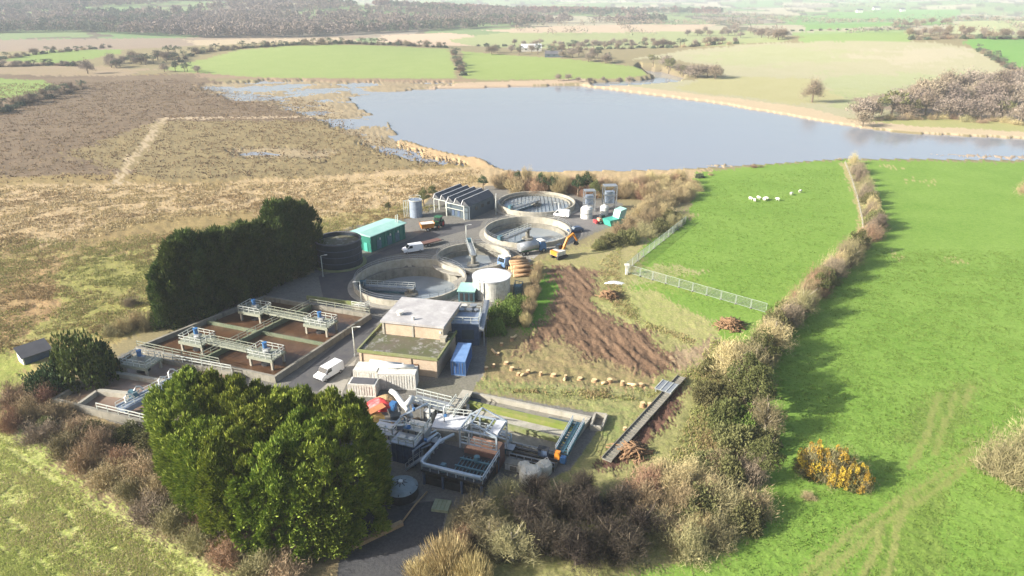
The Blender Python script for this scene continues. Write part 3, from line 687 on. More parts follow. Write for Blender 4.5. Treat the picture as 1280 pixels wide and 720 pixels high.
# lower tank
QB = Quad(G(67,498,ZA), G(262,546,ZA), G(290,463,ZA), G(163,440,ZA))
t = thing('settling_basin', 'lower rectangular tank with pale baffle walls, left of the tall cypresses', 'tank', QB(.5,.5))
mb = MB()
for a, b in (((-.01,0),(1.01,0)), ((1,.012),(1,.988)), ((0,.988),(0,.012))): qwall(mb, QB, a, b, .5, -.3, ZA)
qwall(mb, QB, (.0,.985), (1,.985), .4, -.3, ZA-.02)
mb.build('outer_wall', 'concrete', t, True)
mb = MB(); qwall(mb, QB, (.01,.60), (.55,.64), .7, -.3, ZA-.1); qwall(mb, QB, (.16,.27), (.48,.36), .8, -.3, ZA-.05); qwall(mb, QB, (.16,.02), (.16,.26), .5, -.3, ZA-.05); qwall(mb, QB, (.62,.34), (.98,.40), .7, -.3, ZA-.05)
mb.build('baffle_wall', 'concrete_pale', t, True)
MB().add(QB.poly(.005,.995,.005,.995), [[0,1,2,3]]).build('sludge', 'sludge_pale', t, True).location.z += .35
mb = MB(); mb.rail([QB(.3,0,ZA), QB(1,0,ZA)], 1.1, 2, .055); mb.rail([QB(.35,.985,ZA), QB(1,.985,ZA)], 1.1, 2, .055); mb.build('handrail', 'rail_pale', t, True)
w = G(177,452,2.0); PB = copy_tree(AE, 'white railed platform at the corner of the lower tank beside the round dark bush', None, (w.x,w.y,-.2), RZA+R(4))
p, q = G(150,512,1.7), G(232,469,1.7); d = (q-p).normalized(); n = Vector((-d.y,d.x,0))*.8
t = thing('walkway', 'blue grey footbridge with pale pipes across the lower tank', 'walkway', (p+q)/2)
mb = MB(); mb.bar(p, q, 1.7, .35); mb.bar(p-n*1.25, q-n*1.25, .25, .8); mb.bar(p+n*1.25, q+n*1.25, .2, .6); mb.build('deck', 'deck_blue', t, True)
mb = MB(); mb.rail([p+n, q+n], 1.0, 1.8, .04); mb.rail([p-n, q-n], 1.0, 1.8, .04); mb.build('handrail', 'rail_pale', t, True)
for k, f in enumerate((.12,.3,.62,.82)):
    c = p.lerp(q, f)+n*(1.5 if k % 2 else .6); mb = MB()
    mb.tube([c+Vector((0,0,-.9)), c+Vector((0,0,1.2)), c+Vector((.3,.2,1.65)), c+Vector((.8,.35,1.6)), c+Vector((1.1,.5,.9))], .13, 8); mb.build('vent_pipe', 'white_paint', t, True)
mb = MB(); mb.cyl(p.lerp(q,.28)+n*1.2, .45, 1.6, 2.7, 12); mb.box(p.lerp(q,.28)+n*1.9+Vector((0,0,.6)), (.9,.7,1.1)); mb.build('pump', 'steel_teal', t, True)
# ------------------------------------------------------------------ brick pump house
a, b = G(449,437,3.6), G(546,448,3.6); c = G(561,413,3.6)
n_ = Vector((-(b-a).y, (b-a).x, 0)).normalized(); QL = rect_from(a, b, (c-b).dot(n_)); Lx, Ly = QL.size()
t = thing('pump_house', 'tan brick pump house with two flat roofs, the upper one pale, the lower mossy', 'building', QL(0,0), math.atan2((b-a).y, (b-a).x))
OFF = Vector(t.location)
ux = 1.6; uy0, uy1 = Ly*.66, Ly*1.62; uw = Lx*.80
mb = MB(); mb.prism([(0,0),(Lx,0),(Lx,Ly),(0,Ly)], 0, 3.2, top=True); mb.build('lower_wall', 'brick_tan', t)
mb = MB(); mb.prism([(-.2,-.2),(Lx+.2,-.2),(Lx+.2,Ly+.1),(-.2,Ly+.1)], 3.2, 3.42)
mb.build('lower_roof', 'roof_moss', t)
mb = MB()
for (x0,y0,x1,y1) in ((-.2,-.2,Lx+.2,-.2),(Lx+.2,-.2,Lx+.2,Ly+.1),(-.2,-.2,-.2,Ly+.1)): mb.bar((x0,y0,3.5),(x1,y1,3.5),.28,.5)
mb.build('lower_parapet', 'concrete_moss', t)
U = [(ux,uy0),(ux+uw,uy0),(ux+uw,uy1),(ux,uy1)]
MB().prism(U, 0, 5.75).build('upper_wall', 'brick_tan', t)
mb = MB(); mb.prism([(ux-.35,uy0-.35),(ux+uw+.35,uy0-.35),(ux+uw+.35,uy1+.35),(ux-.35,uy1+.35)], 5.75, 6.15, bottom=True); rf = mb.build('upper_roof', 'roof_felt', t)
mb = MB(); mb.cyl((ux+2.2,uy0+2.6), .45, 6.15, 6.7, 14); mb.cyl((ux+2.2,uy0+2.6), .7, 6.7, 6.85, 14); mb.cyl((ux+5.2,uy0+1.2), .25, 6.15, 6.8, 10); mb.build('roof_vent', 'white_dirty', rf)
mb = MB()
for x in (ux+.05, ux+uw*.5, ux+uw-.05): mb.box((x, uy0-.06, 4.6), (.35,.12,2.3))
mb.build('pilaster', 'concrete_pale', t)
for x in (.2, Lx*.66, Lx-.2): MB().box((x,-.08,1.6),(.4,.16,3.2)).build('lower_pilaster', 'brick_tan', t)
MB().box((Lx*.72,-.05,1.05),(1.1,.1,2.1)).build('door', 'door_brown', t)
mb = MB(); mb.box((Lx-.9,Ly*.62,3.85),(.9,.9,.9)); mb.box((Lx-.9,Ly*.62,4.35),(1.2,1.2,.12)); mb.build('chimney', 'concrete_pale', t)
mb = MB(); mb.box((uw+ux-.4,uy0-.12,4.9),(.35,.2,.35)); mb.build('floodlight', 'white_paint', t)
# ------------------------------------------------------------------ containers
def container(label, Q, h, side, top, group=None, name='shipping_container'):
    W, D = Q.size(); rz = math.atan2(*(Q(1,0)-Q(0,0)).yx)
    t = thing(name, label, 'container', Q(0,0), rz, group)
    mb = MB(); mb.prism([(.04,.04),(W-.04,.04),(W-.04,D-.04),(.04,D-.04)], .15, h-.08)
    for x in np.arange(.35, W-.2, .42): mb.box((x,.03,h/2),(.2,.09,h-.5)); mb.box((x,D-.03,h/2),(.2,.09,h-.5))
    for y in np.arange(.35, D-.2, .42): mb.box((.03,y,h/2),(.09,.2,h-.5)); mb.box((W-.03,y,h/2),(.09,.2,h-.5))
    mb.build('wall', side, t)
    MB().prism([(0,0),(W,0),(W,D),(0,D)], h-.08, h).build('roof', top, t)
    mb = MB()
    for x in (.06,W-.06):
        for y in (.06,D-.06): mb.box((x,y,h/2-.04),(.16,.16,h-.09))
    for y in (0.05,D-.05): mb.box((W/2,y,.13),(W,.14,.2))
    for x in (.05,W-.05): mb.box((x,D/2,.13),(.12,D,.18))
    mb.build('frame', top, t)
    mb = MB()
    return t, W, D
Q = rect_from(G(564,469), G(582,470), 6.6); t, W, D = container('blue shipping container standing alone beside the pump house', Q, 2.7, 'blue_cont', 'blue_cont_top')
for s in (0,1):
    mb = MB(); mb.box((W*(.27+.46*s), -.03, 1.4), (W*.43,.06,2.3)); d = mb.build('door', 'blue_cont', t)
    mb = MB()
    for x in (.13,.33): mb.bar((W*(x+.46*s),-.09,.4),(W*(x+.46*s),-.09,2.5),.05,.05)
    mb.build('lock_rod', 'galv', d)
a, b = G(473,487), G(520,488); Q = rect_from(a, b, 2.8); t, W, D = container('long white ribbed container in front of the brick pump house', Q, 2.9, 'white_cont', 'white_dirty', 'white containers in front of the pump house')
mb = MB(); mb.box((.9,-.03,1.3),(1.0,.06,2.3)); mb.build('door', 'white_dirty', t)
mb = MB(); mb.box((2.2,D+.05-.6,3.2),(3.2,.9,.5)); mb.cyl_h((1.2,D-.9,3.25),(5.6,D-.9,3.25),.35,12); mb.build('roof_duct', 'white_paint', t)
a, b = G(443,482), G(472,484); Q = rect_from(a, b, 2.8); t, W, D = container('shorter white container, left of the long ribbed one', Q, 2.9, 'white_cont', 'white_dirty', 'white containers in front of the pump house')
mb = MB(); mb.box((W*.5,-.03,1.3),(1.6,.06,2.2)); mb.build('door', 'white_dirty', t)
a, b = G(436,495), G(470,497); Q = rect_from(a, b, 2.2); t, W, D = container('stained white open skip in front of the shorter white container', Q, 2.2, 'white_dirty', 'white_dirty', None, 'waste_skip')
mb = MB(); mb.box((W/2,D/2,2.25),(W*.86,D*.8,.1)); mb.build('contents', 'slate', t)
p, q = G(463,455,2.9), G(500,459,2.9)
mb = MB(); mb.tube([p,q],.75,16); o = solo(mb, 'storage_cylinder', 'white_paint', 'white horizontal cylinder lying between the containers and the pump house', 'tank', (p+q)/2)
mb = MB(); p2=(p+q)/2; d=(q-p).normalized()
for f in (-.3,.3): mb.box((p2.x+d.x*f*5-p2.x, p2.y+d.y*f*5-p2.y, -1.75),(.5,1.4,2.3))
mb.build('cradle', 'concrete', o)
# ------------------------------------------------------------------ white and dark tanks, silo, green plant building
w = G(614,377.5); c = Vector((w.x, w.y+3.9, 0))
t = thing('storage_tank', 'white cylindrical tank with a flat pale lid beside the largest round tank', 'tank', c)
MB().cyl((0,0),3.9,0,4.2,48).build('shell', 'white_dirty', t)
mb = MB(); mb.lathe((0,0,0),[(4.05,4.15),(4.05,4.4),(0.01,4.62)],48); mb.build('lid', 'roof_white', t)
mb = MB()
for a in (-2.2,-1.95): mb.bar((4.0*math.cos(a),4.0*math.sin(a),0),(4.0*math.cos(a),4.0*math.sin(a),4.6),.12,.12)
for k in range(12): mb.bar((4.0*math.cos(-2.2),4.0*math.sin(-2.2),.3+k*.35),(4.0*math.cos(-1.95),4.0*math.sin(-1.95),.3+k*.35),.06,.06)
mb.build('ladder', 'galv', t)
mb = MB(); mb.rail([(4.6,-1,0),(6.2,-.4,0),(6.6,1.6,0),(5,2.4,0)],2.2,1.0,.05,True,True); mb.box((5.6,.6,.9),(1.4,1.6,1.8)); mb.build('valve_cage', 'steel_teal', t)
w = G(419,339); c = Vector((w.x, w.y+5.2, 0))
t = thing('storage_tank', 'dark blue steel tank in the shade of the conifers, beside the green building', 'tank', c)
mb = MB(); mb.ring((0,0),4.95,5.2,0,6.0,48); mb.build('shell', 'tank_dark', t)
mb = MB(); mb.ring((0,0),4.9,5.35,5.95,6.15,48); mb.build('rim', 'slate', t)
MB().disc((0,0),4.95,5.2,40).build('contents', 'roof_moss', t)
mb = MB()
for z in (1.5,3.0,4.5): mb.ring((0,0),5.2,5.27,z,z+.1,48)
mb.build('hoop', 'steel_blue', t)
MB().ring((0,0),5.3,6.1,-.1,.25,40).build('plinth', 'concrete_moss', t)
w = G(519,273); c = Vector((w.x, w.y+1.9, 0))
t = thing('silo', 'small blue grey silo with pale posts behind the green building', 'silo', c)
mb = MB(); mb.cyl((0,0),1.85,0,4.9,28); mb.build('shell', 'deck_blue', t)
mb = MB(); mb.ring((0,0),1.8,1.98,4.8,5.0,28); mb.rail([(1.7*math.cos(a),1.7*math.sin(a),4.95) for a in np.linspace(0,2*PI,9)[:-1]],.9,2,.04,False,True); mb.build('rim', 'rail_pale', t)
mb = MB()
for x in (-3.2,-2.6,-2.1): mb.bar((x,-1,0),(x,-1,5),.16,.16)
mb.bar((-3.2,-1,4.9),(0,-1,4.9),.14,.14); mb.bar((-3.2,-1,3),(-2.1,-1,3),.14,.14); mb.build('post', 'rail_pale', t)
# green building
a, b = G(446,318.5), G(464.5,315.5); c_ = G(507,298)
d2 = (c_-b); D = d2.length; d2.normalize(); d1_ = Vector((d2.y,-d2.x,0)); W = 6.6
t = thing('plant_building', 'bright teal green steel building with a pale green roof beside the yard', 'building', b-d1_*W, math.atan2(d1_.y,d1_.x))
MB().prism([(0,0),(W,0),(W,D),(0,D)],0,4.0).build('wall', 'teal_wall', t)
mb = MB(); mb.add([(-.35,-.4,4.0),(W+.35,-.4,4.0),(W+.35,D+.4,4.0),(-.35,D+.4,4.0),(-.35,-.4,4.2),(W/2,-.4,4.55),(W+.35,-.4,4.2),(-.35,D+.4,4.2),(W/2,D+.4,4.55),(W+.35,D+.4,4.2)],
  [[0,1,6,5,4],[2,3,7,8,9],[1,2,9,6],[3,0,4,7],[4,5,8,7],[5,6,9,8],[0,3,2,1]]); mb.build('roof', 'teal_roof', t)
mb = MB()
for y in np.linspace(.6,D-.6,9): mb.box((W+.04,y,2),(.1,.14,3.9))
mb.build('wall_rib', 'teal_wall', t)
for k, y in enumerate((D*.22,D*.52,D*.75)):
    g = MB().box((W+.06,y,1.4),(.12,1.6,2.4)).build('louvre_panel', 'steel_teal', t)
    MB().box((W+.16,y+.3,2.7),(.16,.4,.5)).build('vent', 'white_dirty', g)
d = MB().box((2.2,-.06,1.5),(2.6,.12,2.9)).build('double_door', 'teal_skip', t); MB().box((2.2,-.14,1.5),(.06,.06,2.7)).build('door_gap', 'black_steel', d)
MB().box((4.9,-.06,1.1),(1.1,.12,2.2)).build('door', 'teal_skip', t)
mb = MB(); mb.cyl((5.4,D-1.2),.12,4.4,6.6,8); mb.cyl((4.6,D-1.0),.1,4.4,6.2,8); mb.build('flue', 'rail_pale', t)
# ------------------------------------------------------------------ dark saw-tooth filter house
a, b = G(542,247,4.2), G(587,257,4.2); c_ = G(617.5,243.5,4.2); e1 = (b-a); L = e1.length; e1.normalize(); e2 = Vector((-e1.y,e1.x,0)); D = (c_-b).dot(e2)
sk = (c_-b).dot(e1)
t = thing('filter_house', 'long dark building with five parallel ridged roofs by the farthest tank', 'building', (a.x,a.y,0), math.atan2(e1.y,e1.x))
S_ = lambda x, y, z: (x+sk*y/D, y, z)
bw = L/5
mb = MB(); mb.prism([S_(L*.36,0,0)[:2],S_(L,0,0)[:2],S_(L,D,0)[:2],S_(0,D,0)[:2],S_(0,D*.45,0)[:2],S_(L*.36,D*.45,0)[:2]],0,4.0); mb.build('wall', 'wall_dark', t)
for k in range(5):
    x0 = k*bw; xr = x0+bw*.25; x1 = x0+bw-.04; y0 = -.4 if k > 1 else -.2; mb = MB()
    mb.add([S_(x0,y0,4.05),S_(xr,y0,5.5),S_(x1,y0,4.05),S_(x0,D,4.05),S_(xr,D,5.5),S_(x1,D,4.05)],[[0,2,1],[3,4,5],[1,2,5,4],[0,1,4,3],[0,3,5,2]]); r_ = mb.build('roof_bay', 'roof_dark', t)
    mb = MB(); mb.bar(S_(xr,y0-.1,5.56),S_(xr,D,5.56),.16,.1); mb.bar(S_(x0,y0-.12,4.1),S_(xr,y0-.12,5.5),.14,.2); mb.build('ridge_flashing', 'roof_white', r_)
mb = MB()
for x, y in ((.3,-.2),(L*.36,-.2),(L*.42,-1.0),(L*.9,-1.0),(.3,2.2),(L*.36,2.0)): mb.bar(S_(x,y,0),S_(x,y,4.0),.22,.22)
mb.bar(S_(L*.42,-1.0,4.0),S_(L*.9,-1.0,4.0),.2,.2); mb.bar(S_(L*.42,-1.0,2.6),S_(L*.9,-1.0,2.6),.15,.15); mb.bar(S_(.3,-.2,4.0),S_(L*.36,-.2,4.0),.2,.2); mb.build('porch_frame', 'rail_pale', t)
mb = MB()
for x in (.55,.7): mb.box(S_(L*x,-.05,1.3),(.9,.1,1.9))
mb.build('door', 'steel_blue', t)
mb = MB(); mb.box(S_(L*.2,D*.38,1.6),(2.6,2.0,3.2)); mb.build('inner_kiosk', 'hatch_green', t)
for f in (.25,.5,.75): MB().box(S_(L+.06,D*f,2.6),(.12,1.2,.8)).build('window', 'glass_dark', t)
# ------------------------------------------------------------------ screen house and pipework beside the pump house
a, b = G(560,431), G(599,432); Q = rect_from(a, b, 8.2); W, D = Q.size()
t = thing('screen_house', 'dark blue steel tank house with pale catwalk next to the pump house', 'building', Q(0,0), math.atan2(*(b-a).yx))
MB().prism([(0,0),(W,0),(W,D*.55),(0,D*.55)],0,4.3).build('shell', 'steel_blue', t)
mb = MB(); mb.prism([(-.15,-.15),(W+.15,-.15),(W+.15,D*.55),(-.15,D*.55)],4.3,4.5); mb.build('deck', 'deck_blue', t)
mb = MB(); mb.prism([(W*.25,D*.5),(W*.95,D*.5),(W*.95,D),(W*.25,D)],0,3.4); mb.build('rear_shell', 'galv', t)
for k, (x,y,s) in enumerate(((.35,.62,1),(.6,.62,1),(.82,.62,.8),(.4,.82,1),(.7,.85,1.1))):
    mb = MB(); mb.cyl((W*x,D*y),.5*s,3.4,4.7,12); mb.cyl((W*x,D*y),.62*s,4.7,4.85,12); mb.build('hopper', 'white_dirty' if k % 2 else 'galv', t)
mb = MB(); mb.rail([(0,0,4.5),(W,0,4.5),(W,D*.5,4.5)],1.1,1.5,.05); mb.rail([(W*.25,D*.55,3.4),(W*.25,D,3.4),(W*.95,D,3.4)],1.1,1.5,.05); mb.build('handrail', 'rail_pale', t)
mb = MB(); mb.bar((W+.5,-.6,3.4),(W+.7,D+1.2,4.6),.9,.5); mb.bar((W+.1,-.6,4.0),(W+.3,D+1.2,5.2),.12,.12); mb.build('conveyor', 'galv', t)
for y in (0,D*.5,D): MB().bar((W+.9,y,0),(W+.9,y,3.6),.18,.18).build('conveyor_leg', 'galv', t)
mb = MB(); mb.box((W*.2,-.04,1.2),(1.0,.08,2.2)); mb.box((W*.65,-.04,2.2),(2.2,.08,1.8)); mb.build('access_panel', 'wall_dark', t)
a, b = G(573,377), G(593,378); Q = rect_from(a, b, 4.2); W, D = Q.size()
t = thing('control_kiosk', 'small pale green kiosk squeezed between the white tank and the dark screen house', 'kiosk', Q(0,0), math.atan2(*(b-a).yx))
MB().prism([(0,0),(W,0),(W,D),(0,D)],0,2.3).build('wall', 'steel_teal', t)
MB().prism([(-.2,-.2),(W+.2,-.2),(W+.2,D+.2),(-.2,D+.2)],2.3,2.5,bottom=True).build('roof', 'teal_roof', t)
mb = MB()
for k in range(3): mb.box((W*(.2+.3*k),-.04,1.1),(W*.2,.08,1.7))
mb.build('door', 'black_steel', t)
w = G(555,408); t = thing('pipe_manifold', 'cluster of pale upright pipes and valves between pump house and screen house', 'pipework', w, R(-12))
for k in range(4):
    x = -1.1+k*.65; mb = MB(); mb.tube([(x,0,0),(x,0,2.2+.3*(k%2)),(x,.5,2.8+.3*(k%2)),(x,3.2,2.8),(x,3.8,2.2),(x,3.8,0)],.17,8); p_ = mb.build('pipe', 'white_dirty' if k % 2 else 'pipe_pale', t)
    mb = MB(); mb.cyl((x,.0),.28,1.2,1.6,10); mb.lathe((x,-.1,1.4),[(.3,-.03),(.3,.03),(.2,.03),(.2,-.03),(.3,-.03)],12); mb.build('valve', 'motor_blue', p_)
mb = MB(); mb.box((0,-1.6,.5),(2.2,1.2,1.0)); mb.cyl_h((-.8,-1.6,1.3),(.9,-1.6,1.3),.35,10); mb.build('pump_set', 'steel_teal', t)
# ------------------------------------------------------------------ storm tanks with lanes
QS = Quad(G(586,536,.9), G(699,569,.9), G(737,521,.9), G(584,489,.9))
t = thing('storm_tank', 'shallow concrete storm tank with three lanes and mossy dividing walls', 'tank', QS(.5,.5))
mb = MB()
for k, (v0,v1) in enumerate(((0,.36),(.36,.7),(.7,1))): mb.prism([p[:2] for p in QS.poly(0,1,v0,v1)],-.2,.10+.004*k)
mb.build('floor', 'concrete', t, True)
mb = MB()
for a, b in (((-.01,0),(1.01,0)),((1,.015),(1,.985)),((1.01,1),(-.01,1)),((0,.985),(0,.015))): qwall(mb, QS, a, b, .45, -.2, .9)
mb.build('outer_wall', 'concrete_pale', t, True)
for v, w_, m_ in ((.36,.4,'concrete_moss'),(.70,.9,'moss_green')):
    mb = MB(); qwall(mb, QS, (.01,v), (.99,v), w_, -.1, .95); mb.build('lane_wall', m_, t, True)
mb = MB(); qwall(mb, QS, (.06,.53), (.97,.53), 1.5, 0, .45); mb.build('lane_bench', 'concrete_pale', t, True)
mb = MB(); mb.prism([p[:2] for p in QS.poly(.02,.12,.72,.97)],.12,.16); mb.prism([p[:2] for p in QS.poly(.02,.1,.38,.5)],.12,.16); mb.prism([p[:2] for p in QS.poly(.35,.5,.80,.88)],.12,.14); mb.prism([p[:2] for p in QS.poly(.7,.95,.83,.9)],.12,.15); mb.build('puddle', 'tank_water', t, True)
p, q = G(723,528,1.2), G(702,566,1.2); d = (q-p).normalized(); n = Vector((-d.y,d.x,0))
t = thing('scraper_carriage', 'teal blue lattice footbridge across the end of the storm tank', 'bridge', (p+q)/2)
mb = MB()
for s in (-1,1): mb.bar(p+n*s*.85, q+n*s*.85, .22, .6)
for k in range(13): c = p.lerp(q, k/12); mb.bar(c-n*.85, c+n*.85, .1, .1)
mb.bar(p, q, .5, .1); mb.build('deck', 'steel_teal', t, True)
mb = MB(); mb.rail([p+n*.85, q+n*.85], 1.0, 1.3, .045); mb.rail([p-n*.85, q-n*.85], 1.0, 1.3, .045); mb.build('handrail', 'pipe_pale', t, True)
mb = MB(); mb.box(q+d*.5-n*.4+Vector((0,0,-.1)),(.6,.7,1.1),math.atan2(d.y,d.x)); mb.build('drive_cabinet', 'orange_paint', t, True)
mb = MB(); mb.box(q+d*.8+n*.5+Vector((0,0,-.4)),(.7,.7,.9),math.atan2(d.y,d.x)); mb.build('motor_box', 'motor_blue', t, True)
Q = Quad(G(738,537),G(752,539),G(758,523),G(744,521)); mb = MB()
for a, b in (((0,0),(1,0)),((1,.03),(1,.97)),((1,1),(0,1)),((0,.97),(0,.03))): qwall(mb, Q, a, b, .3, 0, .8)
solo(mb, 'outlet_chamber', 'concrete_pale', 'small open concrete chamber at the right end of the storm tank', 'chamber', Q(.5,.5))
# left end gangway of the storm tank
p, q = G(585,489,1.3), G(560,524,1.3); d = (q-p).normalized(); n = Vector((-d.y,d.x,0))
t = thing('walkway', 'pale concrete gangway at the left end of the storm tank', 'walkway', (p+q)/2)
mb = MB(); mb.bar(p, q, 1.7, .3); mb.build('deck', 'concrete_pale', t, True)
mb = MB()
for f in (.1,.5,.9): c = p.lerp(q,f); mb.box((c.x,c.y,.55),(.6,.6,1.1))
mb.build('pier', 'concrete', t, True)
mb = MB(); mb.rail([p.lerp(q,.25)+n*.8,q+n*.8],1.0,1.5,.05); mb.rail([p.lerp(q,.35)-n*.8,q-n*.8],1.0,1.5,.05); mb.build('handrail', 'rail_pale', t, True)
# ------------------------------------------------------------------ lower works: inlet plant under the cypresses
RZ = R(-20); E1 = Vector((math.cos(RZ), math.sin(RZ), 0)); E2 = Vector((-E1.y, E1.x, 0))
def at(px, py, z=0): w = G(px, py, z); return Vector((w.x, w.y, 0))
# raised steel platform with a pale kicker pipe
c = at(577,597)
t = thing('inlet_platform', 'dark blue steel platform edged by a thick pale pipe, in the shade', 'platform', c, RZ)
mb = MB(); mb.box((0,0,2.2),(8.6,6.0,.3)); mb.build('deck', 'black_steel', t)  # deck and sump near-black: the cypress shade is put into their colour
for x in (-4,-1.3,1.3,4):
    for y in (-2.8,2.8): MB().box((x,y,1.02),(.3,.3,2.05)).build('leg', 'steel_blue', t)
mb = MB(); mb.tube([(-2.9,4.2,3.3),(-4.0,2.2,3.3),(-4.35,-1.6,3.3),(-4.3,-2.6,3.3),(-3.8,-3.0,3.3),(4.0,-3.0,3.3)],.22,10); mb.build('pipe', 'pipe_pale', t)
mb = MB(); mb.rail([(-4.2,2.9,2.35),(-4.2,-2.9,2.35),(4.2,-2.9,2.35),(4.2,2.9,2.35)],1.1,1.2,.05); mb.build('handrail', 'pipe_pale', t); mb = MB()
for k in range(9): mb.bar((-.2+k*.5,-2.6,2.42),(-.2+k*.5,1.4,2.42),.10,.12)
mb.bar((-.3,-1.2,2.8),(4.1,-1.2,2.8),.2,.2); mb.bar((-.3,.4,2.8),(4.1,.4,2.8),.2,.2); mb.build('floor_bars', 'steel_teal', t)
mb = MB(); mb.cyl((1.9,.8),.4,2.4,3.3,12); mb.box((-1.4,-2.3,2.9),(.6,.6,1.2)); mb.build('valve_box', 'steel_teal', t)
mb = MB(); mb.box((0,0,.6),(8.0,5.4,1.2)); mb.build('sump_wall', 'black_steel', t)
# brown pump block and open steel frame on top
c = at(606,580)
t = thing('pump_block', 'rusty brown box below the pale open steel frame', 'machine', c, RZ)
mb = MB(); mb.box((0,0,1.5),(4.6,3.0,3.0)); mb.build('casing', 'brown_box', t); mb = MB(); mb.box((0,0,3.06),(4.2,2.6,.12)); mb.box((.6,0,3.3),(1.6,1.4,.4)); mb.build('cover', 'orange_pale', t)
c = at(605,572)
t = thing('steel_frame', 'pale open steel frame with a gabled lifting beam beside the storm tank', 'frame', c, RZ)
for x in (-2.6,-1.3,2.6):
    for y in (-1.9,1.9): MB().bar((x,y,0),(x,y,5.2),.22,.22).build('post', 'pipe_pale', t)
mb = MB()
for y in (-1.9,1.9):
    mb.bar((-2.7,y,5.2),(2.7,y,5.2),.22,.22); mb.bar((-2.7,y,3.2),(2.7,y,3.2),.16,.16); mb.bar((-2.6,y,5.2),(-.9,y,6.6),.18,.18); mb.bar((-.9,y,6.6),(2.6,y,5.3),.18,.18)
for x in (-2.6,-.9,.8,2.6): mb.bar((x,-1.9,5.2 if x != -.9 else 6.6),(x,1.9,5.2 if x != -.9 else 6.6),.18,.18)
mb.build('beam', 'pipe_pale', t)
MB().box((2.0,0,5.4),(1.2,3.0,.2)).build('roof_panel', 'roof_white', t)
mb = MB(); mb.rail([(-2.6,-1.9,3.2),(2.6,-1.9,3.2)],1.0,1,.04); mb.rail([(-2.6,1.9,3.2),(2.6,1.9,3.2)],1.0,1,.04); mb.build('handrail', 'rail_pale', t)
# concrete inlet chamber
Q = Quad(G(540,549),G(580,553),G(590,535),G(548,530))
t = thing('inlet_chamber', 'pale concrete chamber with a broad white top next to the storm tank', 'chamber', Q(.5,.5))
mb = MB(); mb.prism([p[:2] for p in Q.poly(0,1,0,1)],0,1.6); mb.build('wall', 'concrete_pale', t, True)
mb = MB(); mb.prism([p[:2] for p in Q.poly(-.02,1.02,.1,1.04)],1.6,1.8); mb.build('cover', 'roof_white', t, True)
mb = MB(); mb.rail([Q(-.02,1.02,1.8),Q(1.02,1.02,1.8)],1.1,1.2,.05); mb.rail([Q(1.0,.1,1.8),Q(1.0,1.0,1.8)],1.1,1.2,.05); mb.build('handrail', 'rail_pale', t, True)
# gangway beside the yard
p, q = at(517,506), at(561,517); p.z = q.z = 1.1; d = (q-p).normalized(); n = Vector((-d.y,d.x,0))
t = thing('walkway', 'railed gangway between the red heap and the storm tank', 'walkway', (p+q)/2)
mb = MB(); mb.bar(p,q,2.2,.25); mb.build('deck', 'galv', t, True)
mb = MB()
for s in (-1.1,1.1): mb.rail([p+n*s,q+n*s],1.2,1.3,.05)
mb.build('handrail', 'rail_pale', t, True)
for f in (.05,.5,.95):
    mb = MB(); c = p.lerp(q,f); mb.box((c.x,c.y,.48),(.35,1.6,.96),math.atan2(d.y,d.x)); mb.build('pier', 'steel_blue', t, True)
# pale ducts
P3 = lambda px,py,z: G(px,py,z)
t = thing('air_duct', 'curved white duct snaking over the inlet plant behind the red heap', 'duct', at(505,512))
mb = MB(); mb.tube([P3(489,489,1.6),P3(494,492,1.9),P3(499,499,2.2),P3(504,506,2.2),P3(508,509,2.0),P3(513,520,1.2),P3(514,524,.2)],.42,10); mb.build('main_pipe', 'white_paint', t, True)
mb = MB(); mb.tube([P3(506,508,2.2),P3(511,503,2.5),P3(516,497,2.6)],.45,10); mb.build('branch_pipe', 'white_paint', t, True)
# machines: screenings washer, tanks, conveyor
def grey_tank(label, px, py, sz, top, side='galv', rz=RZ):
    c = at(px, py); t = thing('process_tank', label, 'tank', c, rz, 'grey steel process tanks of the inlet plant')
    MB().box((0,0,sz[2]/2),sz).build('shell', side, t)
    mb = MB(); mb.box((0,0,sz[2]+.08),(sz[0]+.2,sz[1]+.2,.16)); l = mb.build('lid', top, t)
    mb = MB()
    for k in range(int(sz[0]/1.1)): mb.box((-sz[0]/2+.6+k*1.1,-sz[1]/2-.04,sz[2]*.5),(.1,.09,sz[2]*.96))
    mb.build('stiffener', 'steel_blue', t)
    mb = MB(); mb.cyl((sz[0]*.2,0),.35,sz[2]+.16,sz[2]+.5,12); mb.box((-sz[0]*.2,.1,sz[2]+.3),(.9,.6,.3)); mb.build('hatch', 'white_dirty', l)
    mb = MB(); mb.rail([(-sz[0]/2,-sz[1]/2,sz[2]+.16),(sz[0]/2,-sz[1]/2,sz[2]+.16),(sz[0]/2,sz[1]/2,sz[2]+.16)],1.0,1.2,.05); mb.build('handrail', 'rail_pale', t)
grey_tank('beige topped box tank in the middle of the inlet plant', 524, 559, (3.0,2.2,3.4), 'white_dirty')
grey_tank('pale flat topped tank standing lowest, beside the blue platform', 510, 573, (3.4,2.4,3.0), 'galv', 'steel_blue')
grey_tank('low pale tank half hidden by the edge of the cypress', 484, 553, (3.4,2.4,2.2), 'roof_white', 'white_dirty')
c = at(500,553)
t = thing('screw_conveyor', 'slanting blue steel conveyor between the pale process tanks', 'conveyor', c, RZ)
mb = MB(); mb.bar((-3,1.2,1.0),(1.6,-1.0,3.6),.6,.6); mb.build('trough', 'steel_blue', t); mb = MB(); mb.bar((-3,1.2,1.38),(1.6,-1.0,3.98),.7,.12); mb.build('cover', 'pipe_pale', t)
mb = MB(); mb.bar((1.2,-.8,0),(1.2,-.8,3.1),.2,.2); mb.build('leg', 'steel_blue', t); mb = MB(); mb.cyl_h((1.6,-1,3.6),(2.5,-1.4,4.1),.3,10); mb.build('motor', 'motor_blue', t)
c = at(494,533); t = thing('washer_hopper', 'grey hopper with a bright blue hood above the red heap of the inlet plant', 'hopper', c, RZ)
